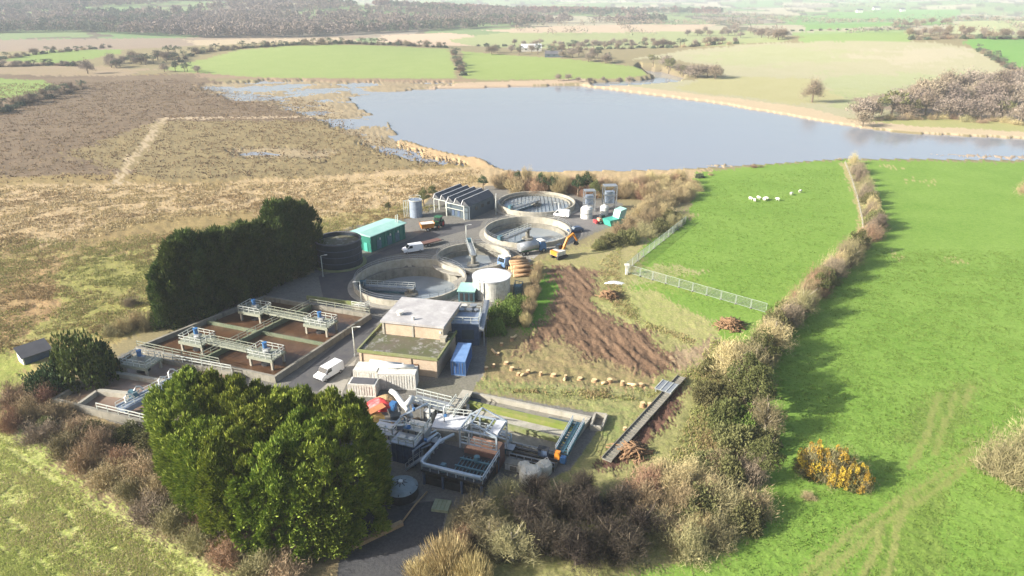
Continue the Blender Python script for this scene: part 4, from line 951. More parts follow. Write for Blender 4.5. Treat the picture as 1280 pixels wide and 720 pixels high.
mb = MB(); mb.lathe((0,0,0),[(.4,.6),(1.1,2.2),(1.1,2.8)],4); mb.build('hopper', 'galv', t); mb = MB(); mb.bar((0,0,2.9),(0,0,4.0),.5,.9); mb.box((0,0,3.9),(.9,.8,.5)); mb.build('hood', 'motor_blue', t)
for x in (-.7,.7): MB().bar((x,0,0),(x,0,2.2),.14,.14).build('leg', 'galv', t)
c = at(508,533); t = thing('valve_assembly', 'rusty tangle of small pipes and valves beside the white duct', 'pipework', c, RZ)
for k in range(5):
    x = -1.6+k*.75; y = .5*math.sin(k*2.1); mb = MB(); mb.tube([(x,y-1,0),(x,y-1,1.2+.2*k%3),(x+.3,y+.2,1.5),(x+.3,y+1.2,.4)],.13,7); p_ = mb.build('pipe', ['white_dirty','log_bark','pipe_pale'][k%3], t)
    mb = MB(); mb.cyl((x,y-1),.3,.7,1.0,8); mb.build('valve', ['timber','galv','black_steel'][k%3], p_)
# smaller pieces of the inlet plant
def small_box(name, label, cat, px, py, sz, m_, top, rz=RZ):
    t = thing(name, label, cat, at(px,py), rz); MB().box((0,0,sz[2]/2+.1),sz).build('body', m_, t); MB().box((0,0,sz[2]+.15),(sz[0]+.12,sz[1]+.12,.1)).build('lid', top, t); MB().box((0,0,.06),(sz[0]+.3,sz[1]+.3,.12)).build('plinth', 'concrete', t); MB().box((sz[0]*.15,-sz[1]/2-.03,sz[2]*.55),(sz[0]*.5,.05,sz[2]*.7)).build('door', top, t)
small_box('electrical_cabinet','grey cabinet between the beige topped tank and the railed gangway','cabinet',537,528,(1.4,.8,1.9),'galv','white_dirty')
small_box('electrical_cabinet','white cabinet at the foot of the slanting conveyor','cabinet',489,566,(1.1,.7,1.6),'white_dirty','galv')
small_box('electrical_cabinet','dark cabinet in the shade behind the blue platform','cabinet',548,566,(1.6,.9,1.8),'steel_blue','galv')
small_box('pump_cover','low teal pump cover between steel frame and pipe rack','pump',636,566,(1.6,1.2,.9),'steel_teal','galv')
small_box('pump_cover','pale pump cover at the left end of the rack of pipes','pump',641,586,(1.8,1.2,1.0),'white_dirty','concrete')
for px,py,L,z0,z1,lb in ((519,540,4.5,3.6,3.9,'pale pipe run above the beige topped tank'),(533,572,5.0,2.6,2.6,'pale pipe run between process tank and blue platform'),(492,546,4.0,1.2,2.4,'sloping pipe beside the screw conveyor')):
    t = thing('pipe_run', lb, 'pipework', at(px,py), RZ+R(60) if z0 > 3 else RZ+R(75)); MB().tube([(-L/2,0,.1),(-L/2,0,z0),(L/2,0,z1),(L/2+.4,0,z1-.5),(L/2+.4,0,.1)],.15,8).build('pipe', 'pipe_pale', t)
    for x in (-L*.25,L*.25): MB().bar((x,.02,0),(x,.02,(z0+z1)/2),.1,.1).build('support', 'galv', t)
    MB().tube([(0,0,z0+.02),(0,0,z0+.5)],.2,8).build('valve', 'motor_blue', t)
for px,py,n_,L,a_,lb in ((540,566,4,3.4,62,'bank of pale parallel pipes left of the blue platform'),(486,545,3,3.0,10,'bank of pale pipes at the edge of the cypress clump'),(620,556,3,4.0,-12,'bank of pale pipes between steel frame and storm tank')):
    t = thing('pipe_bank', lb, 'pipework', at(px,py), RZ+R(a_), 'banks of pale pipes in the inlet plant')
    for k in range(n_): MB().tube([(-L/2,k*.42,.1),(-L/2,k*.42,1.5+.25*k),(L/2,k*.42,1.5+.25*k),(L/2,k*.42,.1)],.13,8).build('pipe', 'pipe_pale', t)
    MB().box((0,(n_-1)*.21,.6),(.2,n_*.45,1.2)).build('stand', 'galv', t)
t = thing('stair', 'pale steel stair climbing to the left side of the blue platform', 'stair', at(528,590), RZ)
for y in (-.45,.45): MB().bar((-2.2,y,.1),(0,y,2.2),.1,.25).build('stringer', 'pipe_pale', t)
mb = MB()
for k in range(8): mb.bar((-2.1+k*.28,-.45,.25+k*.27),(-2.1+k*.28,.45,.25+k*.27),.24,.05)
mb.build('treads', 'galv', t)
mb = MB()
for y in (-.45,.45): mb.bar((-2.2,y,1.1),(0,y,3.2),.06,.06); mb.bar((-2.2,y,.1),(-2.2,y,1.1),.06,.06); mb.bar((0,y,2.2),(0,y,3.2),.06,.06)
mb.build('handrail', 'pipe_pale', t)
t = thing('ladder', 'pale steel ladder against the beige topped box tank', 'ladder', at(516,561), RZ)
for x in (-.25,.25): MB().bar((x,0,0),(x,.5,4.4),.08,.08).build('rail', 'rail_pale', t)
mb = MB()
for k in range(12): mb.bar((-.25,.04+k*.04,.35+k*.34),(.25,.04+k*.04,.35+k*.34),.05,.05)
mb.build('rungs', 'rail_pale', t)
t = thing('davit', 'small galvanised lifting davit on the white topped concrete chamber', 'hoist', at(556,540), RZ); MB().tube([(0,0,0),(0,0,4.2),(.4,0,4.7),(1.6,0,4.8)],.1,8).build('arm', 'galv', t); MB().box((.2,0,2.9),(.4,.3,.4)).build('winch', 'motor_blue', t)
# heaps and sheets
def heap(name, label, cat, c, sx, sy, h, m_, seed, n=18, rz=0):
    mb = MB(); vs = []; fs = []; rg = np.random.default_rng(seed)
    for i in range(n+1):
        for j in range(n+1):
            u, v = 2*i/n-1, 2*j/n-1; d = math.sqrt(u*u+v*v)
            z = max(0, 1-d**1.6)*h*(.75+.5*float(fbm(u*2.3+seed, v*2.3, seed, 3)))+rg.normal()*.02
            x_, y_ = u*sx, v*sy; vs.append((x_*math.cos(rz)-y_*math.sin(rz), x_*math.sin(rz)+y_*math.cos(rz), z-.06))
    for i in range(n):
        for j in range(n): a = i*(n+1)+j; fs.append([a, a+n+1, a+n+2, a+1])
    mb.add(vs, fs); o = mb.build(name, m_); o.location = c; return tag(o, label, cat)
heap('red_tarpaulin', 'bright red sheet thrown over a heap in front of the white containers', 'tarpaulin', at(475,508), 2.6, 1.4, 1.5, 'red_sheet', 3, rz=RZ)
heap('sand_heap', 'yellow sand heap beside the red sheet at the edge of the cypress', 'heap', at(456,520), 3.4, 2.0, .8, 'yellow_sand', 4, rz=RZ)
heap('rubble_heap', 'pale heap of stone behind the red sheet, under the white duct', 'heap', at(482,500), 2.0, 1.2, 1.0, 'timber', 5)
t = thing('board', 'rusty orange board leaning on the sand heap', 'board', at(466,520), R(30)); MB().bar((-2,0,.5),(2,.4,1.1),1.4,.1).build('panel', 'orange_sheet', t); MB().bar((0,.5,.0),(0,.5,.75),.1,.1).build('prop', 'timber', t)
# domed tank, hatch and pole on the lower asphalt
c = at(502,618); t = thing('domed_tank', 'low round tank with a grey ribbed dome in the shade of the cypresses', 'tank', c)
MB().cyl((0,0),2.1,0,1.3,36).build('shell', 'black_steel', t)
mb = MB(); mb.lathe((0,0,0),[(2.15,1.3),(1.7,1.62),(.9,1.85),(.3,1.95),(.01,1.96)],32); l = mb.build('dome', 'dome_grey', t)
mb = MB()
for k in range(8):
    a = k*PI/4; mb.bar((2.1*math.cos(a),2.1*math.sin(a),1.36),(.3*math.cos(a),.3*math.sin(a),2.0),.09,.1)
mb.build('rib', 'black_steel', l); MB().cyl((0,0),.3,1.95,2.15,12).build('vent', 'white_paint', l)
c = at(552,634); t = thing('manhole_cover', 'square green grey concrete hatch slab beside the domed tank', 'hatch', c, RZ+R(10)); MB().box((0,0,.2),(2.1,1.9,.4)).build('slab', 'hatch_green', t)
mb = MB()
for x in (-.5,0,.5): mb.box((x,0,.42),(.06,1.6,.05))
mb.build('rib', 'concrete_moss', t)
p, q = at(440,686), at(503,656); mb = MB(); mb.bar(p+Vector((0,0,.3)), q+Vector((0,0,.3)), .62, .5); solo(mb, 'barrier_beam', 'timber', 'weathered yellow timber beam lying across the dark asphalt', 'beam', (p+q)/2)
p, q = at(503,655), at(534,618); mb = MB(); mb.tube([p+Vector((0,0,.35)), (p+q)/2+Vector((0,0,.6)), q+Vector((0,0,.4))], .11, 7); solo(mb, 'yellow_pole', 'timber', 'thin yellowish pole leading from the timber beam to the blue platform', 'pole', (p+q)/2)
# right of the platform: pipe rack, cabinet, bulk bags
c = at(668,576); t = thing('pipe_rack', 'low rack of dark handrails and pipes below the storm tank', 'rack', c, RZ)
mb = MB()
for y in (-.8,0,.8): mb.cyl_h((-3.2,y,.8),(3.2,y,.8),.16,8)
mb.build('pipe', 'black_steel', t); mb = MB(); mb.rail([(-3.2,-1.2,0),(3.2,-1.2,0)],1.3,1.1,.05); mb.rail([(-3.2,1.2,0),(3.2,1.2,0)],1.3,1.1,.05); mb.build('handrail', 'galv', t)
MB().box((0,0,.3),(6.4,2.2,.5)).build('plinth', 'concrete', t)
c = at(679,576); t = thing('control_cabinet', 'tall dark blue cabinet beside the rack of pipes', 'cabinet', c, RZ)
MB().box((0,0,1.0),(1.3,.7,2.0)).build('body', 'steel_blue', t); MB().prism([(-.75,-.45),(.75,-.45),(.75,.45),(-.75,.45)],2.0,2.12).build('roof', 'black_steel', t)
for s in (-.31,.31): MB().box((s,-.37,1.05),(.56,.05,1.7)).build('door', 'steel_blue', t)
def bag(label, px, py, s, rz):
    c = at(px,py); t = thing('bulk_bag', label, 'sack', c, rz, 'white bulk bags beside the dark trees')
    mb = MB(); mb.lathe((0,0,0),[(.02,0),(.6*s,0),(.72*s,.25*s),(.74*s,.8*s),(.62*s,1.1*s),(.3*s,1.2*s),(.02,1.18*s)],10,1.1,.95); mb.build('sack', 'bulk_bag', t)
    for x in (-.4,.4): MB().tube([(x*s,-.4*s,1.05*s),(x*s*1.1,0,1.5*s),(x*s,.4*s,1.05*s)],.05,5).build('loop', 'white_paint', t)
bag('larger white sack, lowest of three beside the dark trees', 663, 603, 1.9, .3); bag('white sack next to the dark blue cabinet', 680, 592, 1.5, .9); bag('smallest white sack, nearest the blue platform', 655, 590, 1.2, .1)
# ------------------------------------------------------------------ lamp posts and small yard pieces
def lamp(label, px, py, h, arm):
    t = thing('lamp_post', label, 'lamp post', at(px,py), arm, 'lamp posts in the works')
    MB().tube([(0,0,0),(0,0,h)],.11,8,.07).build('post', 'rail_pale', t); MB().cyl((0,0),.22,0,.35,8).build('base', 'galv', t)
    mb = MB(); mb.bar((0,0,h),(.9,0,h+.12),.09,.09); a = mb.build('arm', 'rail_pale', t); MB().box((1.1,0,h+.1),(.6,.25,.14)).build('lamp_head', 'white_paint', a)
for a in (('lamp post at the left corner of the brick pump house, by the access road',444,445,5.6,R(0)),('lamp post between the largest round tank and the sludge tank',452,378,4.6,R(200)),
          ('lamp post in front of the dark steel tank beside the conifers',404,346,5.0,R(20)),('lamp post beside the dark ridged building',620,268,5.6,R(90)),
          ('lamp post near the white tanks at the far end of the yard',698,275,5.0,R(180)),('lamp post between the flatbed trailer and the second round tank',583,302,4.4,R(10))): lamp(*a)
t = thing('wall', 'low concrete kerb wall between the dark conifers and the asphalt yard', 'wall', at(425,378)); mb = MB(); mb.bar(at(384,374)+Vector((0,0,.4)), at(452,383)+Vector((0,0,.4)), .4,.9); mb.build('coping', 'concrete_moss', t, True)
t = thing('valve_chamber', 'small tan concrete chamber with rails at the far right corner of the sludge tank', 'chamber', at(452,391), RZ); MB().box((0,0,.8),(3,1.6,1.6)).build('wall', 'concrete_pale', t); MB().rail([(-1.5,-.8,1.6),(1.5,-.8,1.6),(1.5,.8,1.6)],1,1.2,.05).build('handrail', 'rail_pale', t)
# access road: dark strip between the sludge tank and the pump house
mb = MB(); rd = [(352,487),(398,489),(440,448),(466,414),(474,399),(462,396)]
w = [at(*p) for p in rd]; mb.add([(p.x,p.y,.02) for p in w],[list(range(len(w)))]); o = struct(mb,'access_road','asphalt')
if o.data.polygons[0].normal.z < 0: o.data.flip_normals()
mb = MB(); w = [at(*p) for p in ((398,489),(425,497),(438,470),(446,448))]; mb.add([(p.x,p.y,.015) for p in w],[list(range(4))]); o = struct(mb,'parking_apron','slab')
if o.data.polygons[0].normal.z < 0: o.data.flip_normals()
mb = MB(); w = [at(*p) for p in ((398,345),(404,372),(458,385),(446,362),(440,350),(448,335),(475,322),(540,308),(545,298),(600,283),(604,276),(590,276),(530,290),(512,300),(466,318),(430,338))]; mb.add([(p.x,p.y,.02) for p in w],[list(range(len(w)))]); o = struct(mb,'yard_road','asphalt')
if o.data.polygons[0].normal.z < 0: o.data.flip_normals()
mb = MB(); w = [at(*p) for p in ((566,352),(596,336),(625,326),(655,318),(668,312),(676,316),(650,338),(606,362),(590,378),(576,380))]; mb.add([(p.x,p.y,.018) for p in w],[list(range(len(w)))]); o = struct(mb,'concrete_path','slab')
if o.data.polygons[0].normal.z < 0: o.data.flip_normals()
# ------------------------------------------------------------------ vehicles
def wheel(t, x, y, r, w, rim='rim_grey', name='wheel'):
    o = MB().tube([(x,y-w/2,r),(x,y+w/2,r)], r, 18).build(name, 'tyre', t)
    s = 1 if y > 0 else -1
    MB().tube([(x,y+s*(w/2-.02),r),(x,y+s*(w/2+.03),r)], r*.58, 12).build('rim', rim, o)
def van(label, c, rz, group='white vans in the works'):
    t = thing('parked_van', label, 'van', c, rz, group); hw = .98
    prof = [(-2.5,.45),(2.5,.45),(2.55,.85),(2.45,1.1),(1.65,1.3),(.95,2.05),(-2.35,2.1),(-2.5,1.9)]
    mb = MB(); n = len(prof)
    ins = lambda z: hw if z < 1.3 else hw-.10
    vs = [(x,-ins(z),z) for x,z in prof]+[(x,ins(z),z) for x,z in prof]
    mb.add(vs, [list(range(n)), list(range(2*n-1,n-1,-1))]+[[i,n+i,n+(i+1)%n,(i+1)%n] for i in range(n)]); mb.build('body', 'white_car', t)
    mb = MB(); mb.add([(1.58,-.82,1.40),(1.58,.82,1.40),(1.02,.80,2.02),(1.02,-.80,2.02)],[[0,1,2,3]])
    for v in range(4): x,y,z = mb.v[v]; mb.v[v] = (x+.03,y,z+.03)
    mb.build('windscreen', 'glass_dark', t)
    for s in (-1,1):
        MB().add([(1.3,s*.97,1.35),(.2,s*.97,1.35),(.2,s*.90,1.95),(.9,s*.90,1.95)],[[0,1,2,3]]).build('side_window', 'glass_dark', t)
        MB().box((2.5,s*.7,.95),(.12,.35,.2)).build('headlight', 'galv', t)
        MB().box((1.35,s*1.1,1.4),(.12,.2,.25)).build('wing_mirror', 'black_steel', t)
        for x in (-1.6,1.65): wheel(t, x, s*.86, .34, .24)
    mb = MB(); mb.box((2.54,0,.62),(.1,1.8,.22)); mb.build('bumper', 'black_steel', t)
    return t
V = van('white van parked on the apron between the sludge tank and the containers', at(412,470), R(238))
copy_tree(V, 'white van facing the yard in front of the teal green building', None, at(516,315), R(205))
copy_tree(V, 'white van parked next to the sunlit cream walled round tank', None, at(701,271), R(160))
def car(label, c, rz, m_):
    t = thing('parked_car', label, 'car', c, rz); prof = [(-2.1,.35),(2.1,.35),(2.15,.7),(1.9,.92),(1.0,1.0),(.35,1.48),(-1.2,1.5),(-1.95,1.05),(-2.15,.8)]; n = len(prof)
    ins = lambda z: .88 if z < 1.1 else .68
    vs = [(x,-ins(z),z) for x,z in prof]+[(x,ins(z),z) for x,z in prof]
    MB().add(vs, [list(range(n)), list(range(2*n-1,n-1,-1))]+[[i,n+i,n+(i+1)%n,(i+1)%n] for i in range(n)]).build('body', m_, t)
    MB().add([(1.0,-.72,1.06),(1.0,.72,1.06),(.42,.64,1.49),(.42,-.64,1.49)],[[0,1,2,3]]).build('windscreen', 'tank_water_pale', t)
    for s in (-1,1):
        MB().add([(.75,s*.86,1.05),(-1.5,s*.86,1.05),(-1.1,s*.71,1.43),(.3,s*.71,1.43)],[[0,1,2,3]]).build('side_window', 'glass_dark', t)
        for x in (-1.3,1.35): wheel(t, x, s*.78, .32, .2)
car('small dark car parked at the right edge of the yard near the excavator', at(719,290), R(205), 'steel_blue')
# tractor
def tractor(c, rz):
    t = thing('tractor', 'dark green tractor with red wheel centres beside the ridged building', 'tractor', c, rz)
    MB().box((1.0,0,1.35),(2.2,.9,.9)).build('bonnet', 'tractor_green', t)
    MB().box((-.7,0,1.2),(1.6,1.2,.7)).build('chassis', 'black_steel', t)
    mb = MB(); mb.prism([(-1.4,-.8),(.1,-.8),(.1,.8),(-1.4,.8)],1.5,2.75); cb = mb.build('cab', 'glass_dark', t)
    MB().prism([(-1.6,-.95),(.2,-.95),(.2,.95),(-1.6,.95)],2.75,2.95,bottom=True).build('cab_roof', 'tractor_green', cb)
    for s in (-1,1):
        wheel(t,-.9,s*1.05,.95,.55,'rim_red','rear_wheel'); wheel(t,1.5,s*.85,.6,.4,'rim_red','front_wheel'); MB().box((-.9,s*1.05,2.0),(1.5,.5,.12)).build('mudguard', 'tractor_green', t)
    MB().tube([(1.2,.3,1.8),(1.2,.3,2.9)],.07,6).build('exhaust', 'black_steel', t)
tractor(at(547,284), R(250))
t = thing('spreader', 'orange and white hopper standing in front of the green tractor', 'machine', at(534,288), R(20))
mb = MB(); mb.add([(-1.6,-1,.9),(1.6,-1,.9),(1.6,1,.9),(-1.6,1,.9),(-1.9,-1.3,2.2),(1.9,-1.3,2.2),(1.9,1.3,2.2),(-1.9,1.3,2.2)],[[0,1,5,4],[1,2,6,5],[2,3,7,6],[3,0,4,7],[0,3,2,1]]); mb.build('hopper', 'orange_paint', t)
MB().add([(-1.85,-1.25,2.1),(1.85,-1.25,2.1),(1.85,1.25,2.1),(-1.85,1.25,2.1)],[[0,1,2,3]]).build('load', 'white_dirty', t)
for s in (-1,1): wheel(t,0,s*1.1,.5,.35)
t = thing('flatbed_trailer', 'brown flatbed trailer parked behind the white van in the yard', 'trailer', at(538,306), R(38))
MB().box((0,0,.9),(5.6,2.0,.25)).build('bed', 'brown_box', t)
for x in (-1.9,-.9): 
    for s in (-1,1): wheel(t,x,s*.85,.4,.3)
MB().bar((2.8,0,.8),(4.0,0,.5),.15,.15).build('drawbar', 'black_steel', t)
# trucks by the log stacks
def truck(label, c, rz, kind):
    t = thing('truck', label, 'truck', c, rz, 'trucks beside the log stack')
    mb = MB(); prof = [(1.9,.6),(3.6,.6),(3.65,1.6),(3.3,2.7),(1.9,2.75)]; n = 5
    vs = [(x,-1.15,z) for x,z in prof]+[(x,1.15,z) for x,z in prof]
    cb = mb.add(vs,[list(range(n)),list(range(2*n-1,n-1,-1))]+[[i,n+i,n+(i+1)%n,(i+1)%n] for i in range(n)]).build('cab', 'blue_cont_top' if kind else 'motor_blue', t)
    MB().add([(3.66,-1,1.7),(3.66,1,1.7),(3.38,.95,2.6),(3.38,-.95,2.6)],[[0,1,2,3]]).build('windscreen', 'glass_dark', cb)
    MB().box((2.7,0,2.85),(1.3,2.1,.3)).build('roof_fairing', 'white_paint', cb)
    MB().box((-.6,0,.85),(6.2,1.1,.3)).build('chassis', 'black_steel', t)
    if kind == 0: MB().tube([(-3.4,0,1.9),(1.6,0,1.9)],1.15,20).build('tank_body', 'galv', t); MB().box((-.8,0,1.1),(4.6,1.9,.3)).build('cradle', 'tractor_green', t)
    else:
        MB().box((-.7,0,1.15),(4.8,2.4,.25)).build('flat_bed', 'timber', t); MB().box((1.6,0,2.1),(.15,2.4,1.9)).build('headboard', 'white_paint', t)
    for x in (2.9,-1.6,-2.7):
        for s in (-1,1): wheel(t,x,s*1.0,.5,.35)
    return t
truck('grey tank truck with a blue cab behind the log stack', at(664,316), R(28), 0)
truck('flatbed truck with blue and white cab in front of the log stack', at(640,331), R(225), 1)
# logs of the stack
k = 0
base = at(650,338); ang = R(12)
LG = []
for row, cnt in enumerate((6,5,4)):
    for i in range(cnt):
        y = (i-(cnt-1)/2)*.78; z = .38+row*.66; LG.append((y, z, random.uniform(-.35,.35), random.uniform(.33,.42)))
names = ['bottom','middle','top']
for i,(y,z,dx,r) in enumerate(LG):
    row = 0 if i < 6 else 1 if i < 11 else 2; j = i-(0,6,11)[row]+1
    c = base+Vector((-math.sin(ang)*y*2.0+math.cos(ang)*dx, math.cos(ang)*y*2.0+math.sin(ang)*dx, 0))
    mb = MB(); mb.tube([(-2.2,0,0),(2.2,0,0)], r, 10, r*.9); mb.mi = [0]*(len(mb.f)-2)+[1,1]; o = mb.build('log', ['log_bark','log_cut']); o.location = (c.x,c.y,z*1.15); o.rotation_euler = (0,0,ang)
    tag(o, f'log stacked by the tank truck, {names[row]} layer, {nth(j)} from the near side', 'log', 'felled logs stacked by the tank truck')
for (px,py,n) in ((646,327,4),(660,324,4)):
    pass
# excavator
c = at(699,322); t = thing('excavator', 'orange excavator with white body and raised arm at the top of the mud track', 'excavator', c, R(40))
for s in (-1,1):
    prof = [(-1.7,.15),(-1.4,0),(1.4,0),(1.7,.15),(1.7,.6),(1.4,.8),(-1.4,.8),(-1.7,.6)]; n = 8
    vs = [(x,s*1.0-.28,z) for x,z in prof]+[(x,s*1.0+.28,z) for x,z in prof]
    MB().add(vs,[list(range(n))[::-1],list(range(n,2*n))]+[[i,(i+1)%n,n+(i+1)%n,n+i] for i in range(n)]).build('track', 'tyre', t)
mb = MB(); mb.cyl((0,0),.9,.75,1.0,16); mb.box((-.5,0,1.5),(2.8,2.5,1.0)); mb.build('house', 'white_dirty', t); MB().box((-1.6,0,1.55),(.7,2.3,1.0)).build('counterweight', 'orange_paint', t)
MB().prism([(-.2,.15),(1.2,.15),(1.2,1.2),(-.2,1.2)],1.9,3.1).build('cab', 'glass_dark', t)
mb = MB(); mb.bar((.8,-.3,1.8),(2.4,-.3,4.6),.4,.6); mb.bar((2.4,-.3,4.5),(4.2,-.3,5.2),.4,.5); mb.build('boom', 'orange_paint', t)
mb = MB(); mb.bar((4.1,-.3,5.3),(5.6,-.3,3.2),.32,.4); a_ = mb.build('arm', 'orange_paint', t)
MB().add([(5.3,-.8,3.2),(5.3,.2,3.2),(5.9,.2,2.3),(5.9,-.8,2.3),(4.8,-.8,2.2),(4.8,.2,2.2)],[[0,1,2,3],[3,2,5,4],[0,3,4],[1,5,2]]).build('bucket', 'black_steel', a_)
# tanks, lattice towers and the green skip at the far end of the yard
for px, py, sz, lb in ((736,263,(3.0,2.4,6.0),'grey lattice tower behind the white rounded tank'),(761,263,(3.6,2.6,7.5),'taller grey lattice tower nearest the teal skip')):
    t = thing('lattice_tower', lb, 'tower', at(px,py), R(5), 'lattice towers by the farthest round tank'); x,y,h = sz
    for sx in (-1,1):
        for sy in (-1,1): MB().bar((sx*x/2,sy*y/2,0),(sx*x/2,sy*y/2,h),.22,.22).build('post', 'galv', t)
    mb = MB()
    for z in (h*.33,h*.66,h): mb.bar((-x/2,-y/2,z),(x/2,-y/2,z),.14,.14); mb.bar((-x/2,y/2,z),(x/2,y/2,z),.14,.14); mb.bar((-x/2,-y/2,z),(-x/2,y/2,z),.14,.14); mb.bar((x/2,-y/2,z),(x/2,y/2,z),.14,.14)
    for z in (0,h*.33,h*.66): mb.bar((-x/2,-y/2,z),(x/2,-y/2,z+h*.33),.09,.09); mb.bar((x/2,-y/2,z),(x/2,y/2,z+h*.33),.09,.09)
    mb.build('brace', 'galv', t); MB().box((0,0,h*.55),(x*.7,y*.7,h*.45)).build('panel_box', 'deck_blue', t); MB().box((0,0,h+.08),(x+.2,y+.2,.14)).build('platform', 'galv', t)
for px, py, r, h, lb in ((733,272,1.7,3.4,'white rounded tank in front of the grey lattice towers'),(755,268,1.2,2.8,'smaller white tank between lattice tower and teal skip')):
    t = thing('dosing_tank', lb, 'tank', at(px,py), 0, 'white dosing tanks'); mb = MB(); mb.lathe((0,0,0),[(r,0),(r,h*.8),(r*.75,h*.95),(.3,h),(.01,h)],24); mb.build('shell', 'white_paint', t); MB().cyl((0,0),.35,h-.05,h+.25,10).build('lid', 'white_dirty', t); MB().ring((0,0),r,r+.06,h*.4,h*.46,24).build('hoop', 'galv', t)
t = thing('waste_skip', 'teal green skip with a raised hopper at the far right end of the yard', 'skip', at(767,281), R(35))
mb = MB(); mb.add([(-2.2,-1.4,.2),(2.6,-1.4,.2),(2.6,1.4,.2),(-2.2,1.4,.2),(-2.9,-1.5,2.0),(3.2,-1.5,2.0),(3.2,1.5,2.0),(-2.9,1.5,2.0)],[[0,1,5,4],[1,2,6,5],[2,3,7,6],[3,0,4,7],[0,3,2,1],[4,5,6,7]]); mb.build('body', 'teal_skip', t)
mb = MB(); mb.add([(.6,-1.2,2.0),(3,-1.2,2.0),(3,1.2,2.0),(.6,1.2,2.0),(1.2,-1.3,4.0),(3.4,-1.3,4.4),(3.4,1.3,4.4),(1.2,1.3,4.0)],[[0,1,5,4],[1,2,6,5],[2,3,7,6],[3,0,4,7],[4,5,6,7]]); mb.build('hopper', 'teal_roof', t)
t = thing('loader', 'small rusty orange loader between the white tanks and the teal skip', 'loader', at(752,279), R(200))
MB().box((0,0,1.1),(2.2,1.4,.9)).build('body', 'orange_pale', t); MB().prism([(-.6,-.6),(.5,-.6),(.5,.6),(-.6,.6)],1.5,2.5).build('cab', 'glass_dark', t); MB().box((1.9,0,.7),(.6,1.8,.7)).build('bucket', 'red_sheet', t)
for x in (-.7,.8):
    for s in (-1,1): wheel(t,x,s*.8,.5,.35)
# ------------------------------------------------------------------ shed on the moor, stumps, tarps, brush heap, sheep
t = thing('field_shed', 'small grey lean to shed with a white end wall at the edge of the moor', 'shed', at(45,448), R(52))
mb = MB(); mb.add([(-2.2,-1.2,0),(2.2,-1.2,0),(2.2,1.2,0),(-2.2,1.2,0),(-2.2,-1.2,1.4),(2.2,-1.2,1.4),(2.2,1.2,2.4),(-2.2,1.2,2.4)],[[0,1,5,4],[1,2,6,5],[2,3,7,6],[3,0,4,7]]); mb.build('wall', 'white_paint', t)
MB().add([(-2.4,-1.5,1.42),(2.4,-1.5,1.42),(2.4,1.4,2.62),(-2.4,1.4,2.62),(-2.4,-1.5,1.34),(2.4,-1.5,1.34),(2.4,1.4,2.54),(-2.4,1.4,2.54)],[[0,1,2,3],[7,6,5,4],[0,4,5,1],[1,5,6,2],[2,6,7,3],[3,7,4,0]]).build('roof', 'slate', t)
MB().box((0,-1.24,.7),(4.0,.06,1.3)).build('front_panel', 'steel_blue', t)
ST = [(608,462),(617,459),(622,444),(627,432),(633,455),(640,463),(648,470),(660,467),(676,469),(692,470),(707,472),(725,474),(743,476),(762,478),(778,481),(801,482),(640,425),(803,508),(781,537),(812,508)]
ST.sort(); k = 0
for (px,py) in ST:
    k += 1; t = thing('tree_stump', f'pale cut tree stump, {nth(k)} from the left of those on the dug slope', 'tree stump', at(px,py), random.uniform(0,6), 'tree stumps on the dug slope'); r = random.uniform(.26,.46); h = random.uniform(.25,.75)
    pr = [(r*1.35,-.1),(r*1.05,.15),(r,h)]; mb = MB(); mb.lathe((0,0,0),pr,12,1,random.uniform(.8,1)); mb.build('bark', 'log_bark', t)
    mb = MB(); mb.disc((0,0),r*.97,h+.01,12); mb.build('cut_face', 'log_cut', t)
    if k % 3 == 0: mb = MB(); mb.tube([(r,.2,.2),(r+random.uniform(.8,1.6),.5,.3)],.22,8); mb.build('offcut', 'log_cut', t)
o = heap('white_tarpaulin', 'white sheet spread on the grass above the small brush pile', 'tarpaulin', at(768,354), 2.3, .8, .6, 'tarp_white', 11)
def brushpile(label, c, r, h, n):
    mb = MB(); rg = random.Random(int(c.x*10))
    for i in range(n):
        a = rg.uniform(0,PI); x, y = rg.gauss(0,r*.45), rg.gauss(0,r*.4); z = max(.1, h*(1-(x*x+y*y)/(r*r))*rg.uniform(.3,1)); L = rg.uniform(.6,1.6)
        d = Vector((math.cos(a),math.sin(a),rg.uniform(-.25,.25)))*L; p = Vector((x,y,z)); mb.tube([p-d,p+d],rg.uniform(.05,.14),5)
    o = mb.build('brush_pile', 'brush_brown'); o.location = c; return tag(o, label, 'brush pile', 'brush piles')
brushpile('small brown brush pile below the white sheet', at(762,372), 1.6, 1.6, 90)
brushpile('larger reddish brush pile at the lower end of the mesh fence', at(912,408), 2.3, 1.7, 130)
brushpile('long heap of brush beside the trench near the grey ramp', at(790,565), 2.2, 1.0, 90)
SH = [(938,250),(943,252),(948,249),(955,251),(958,250),(972,251),(989,244),(1000,241)]
def sheep(label, c, rz):
    t = thing('sheep', label, 'sheep', c, rz, 'sheep grazing in the pasture')
    mb = MB(); mb.smooth = True; prof = [(.01,-.62),(.22,-.58),(.34,-.4),(.38,-.1),(.37,.2),(.31,.45),(.18,.6),(.01,.66)]
    mb.lathe((0,0,0),prof,14); mb.v = [(z,y,.68+x*.95) for x,y,z in mb.v]; o = len(mb.v)
    mb.lathe((0,0,0),[(.01,-.14),(.12,-.1),(.15,0),(.11,.14),(.08,.24),(.01,.28)],10); mb.v[o:] = [(.72+z*.8,y,.72+x-z*.5) for x,y,z in mb.v[o:]]
    for x in (-.38,.36):
        for y in (-.17,.17): mb.tube([(x,y,.5),(x+.02,y,.25),(x,y,0)],.075,6,.045)
    mb.build('body', 'wool', t)
    MB().add([(.66,-.1,.86),(.70,-.26,.84),(.76,-.1,.86),(.66,.1,.86),(.70,.26,.84),(.76,.1,.86)],[[0,1,2],[3,5,4]]).build('ears', 'sheep_face', t)
    return t
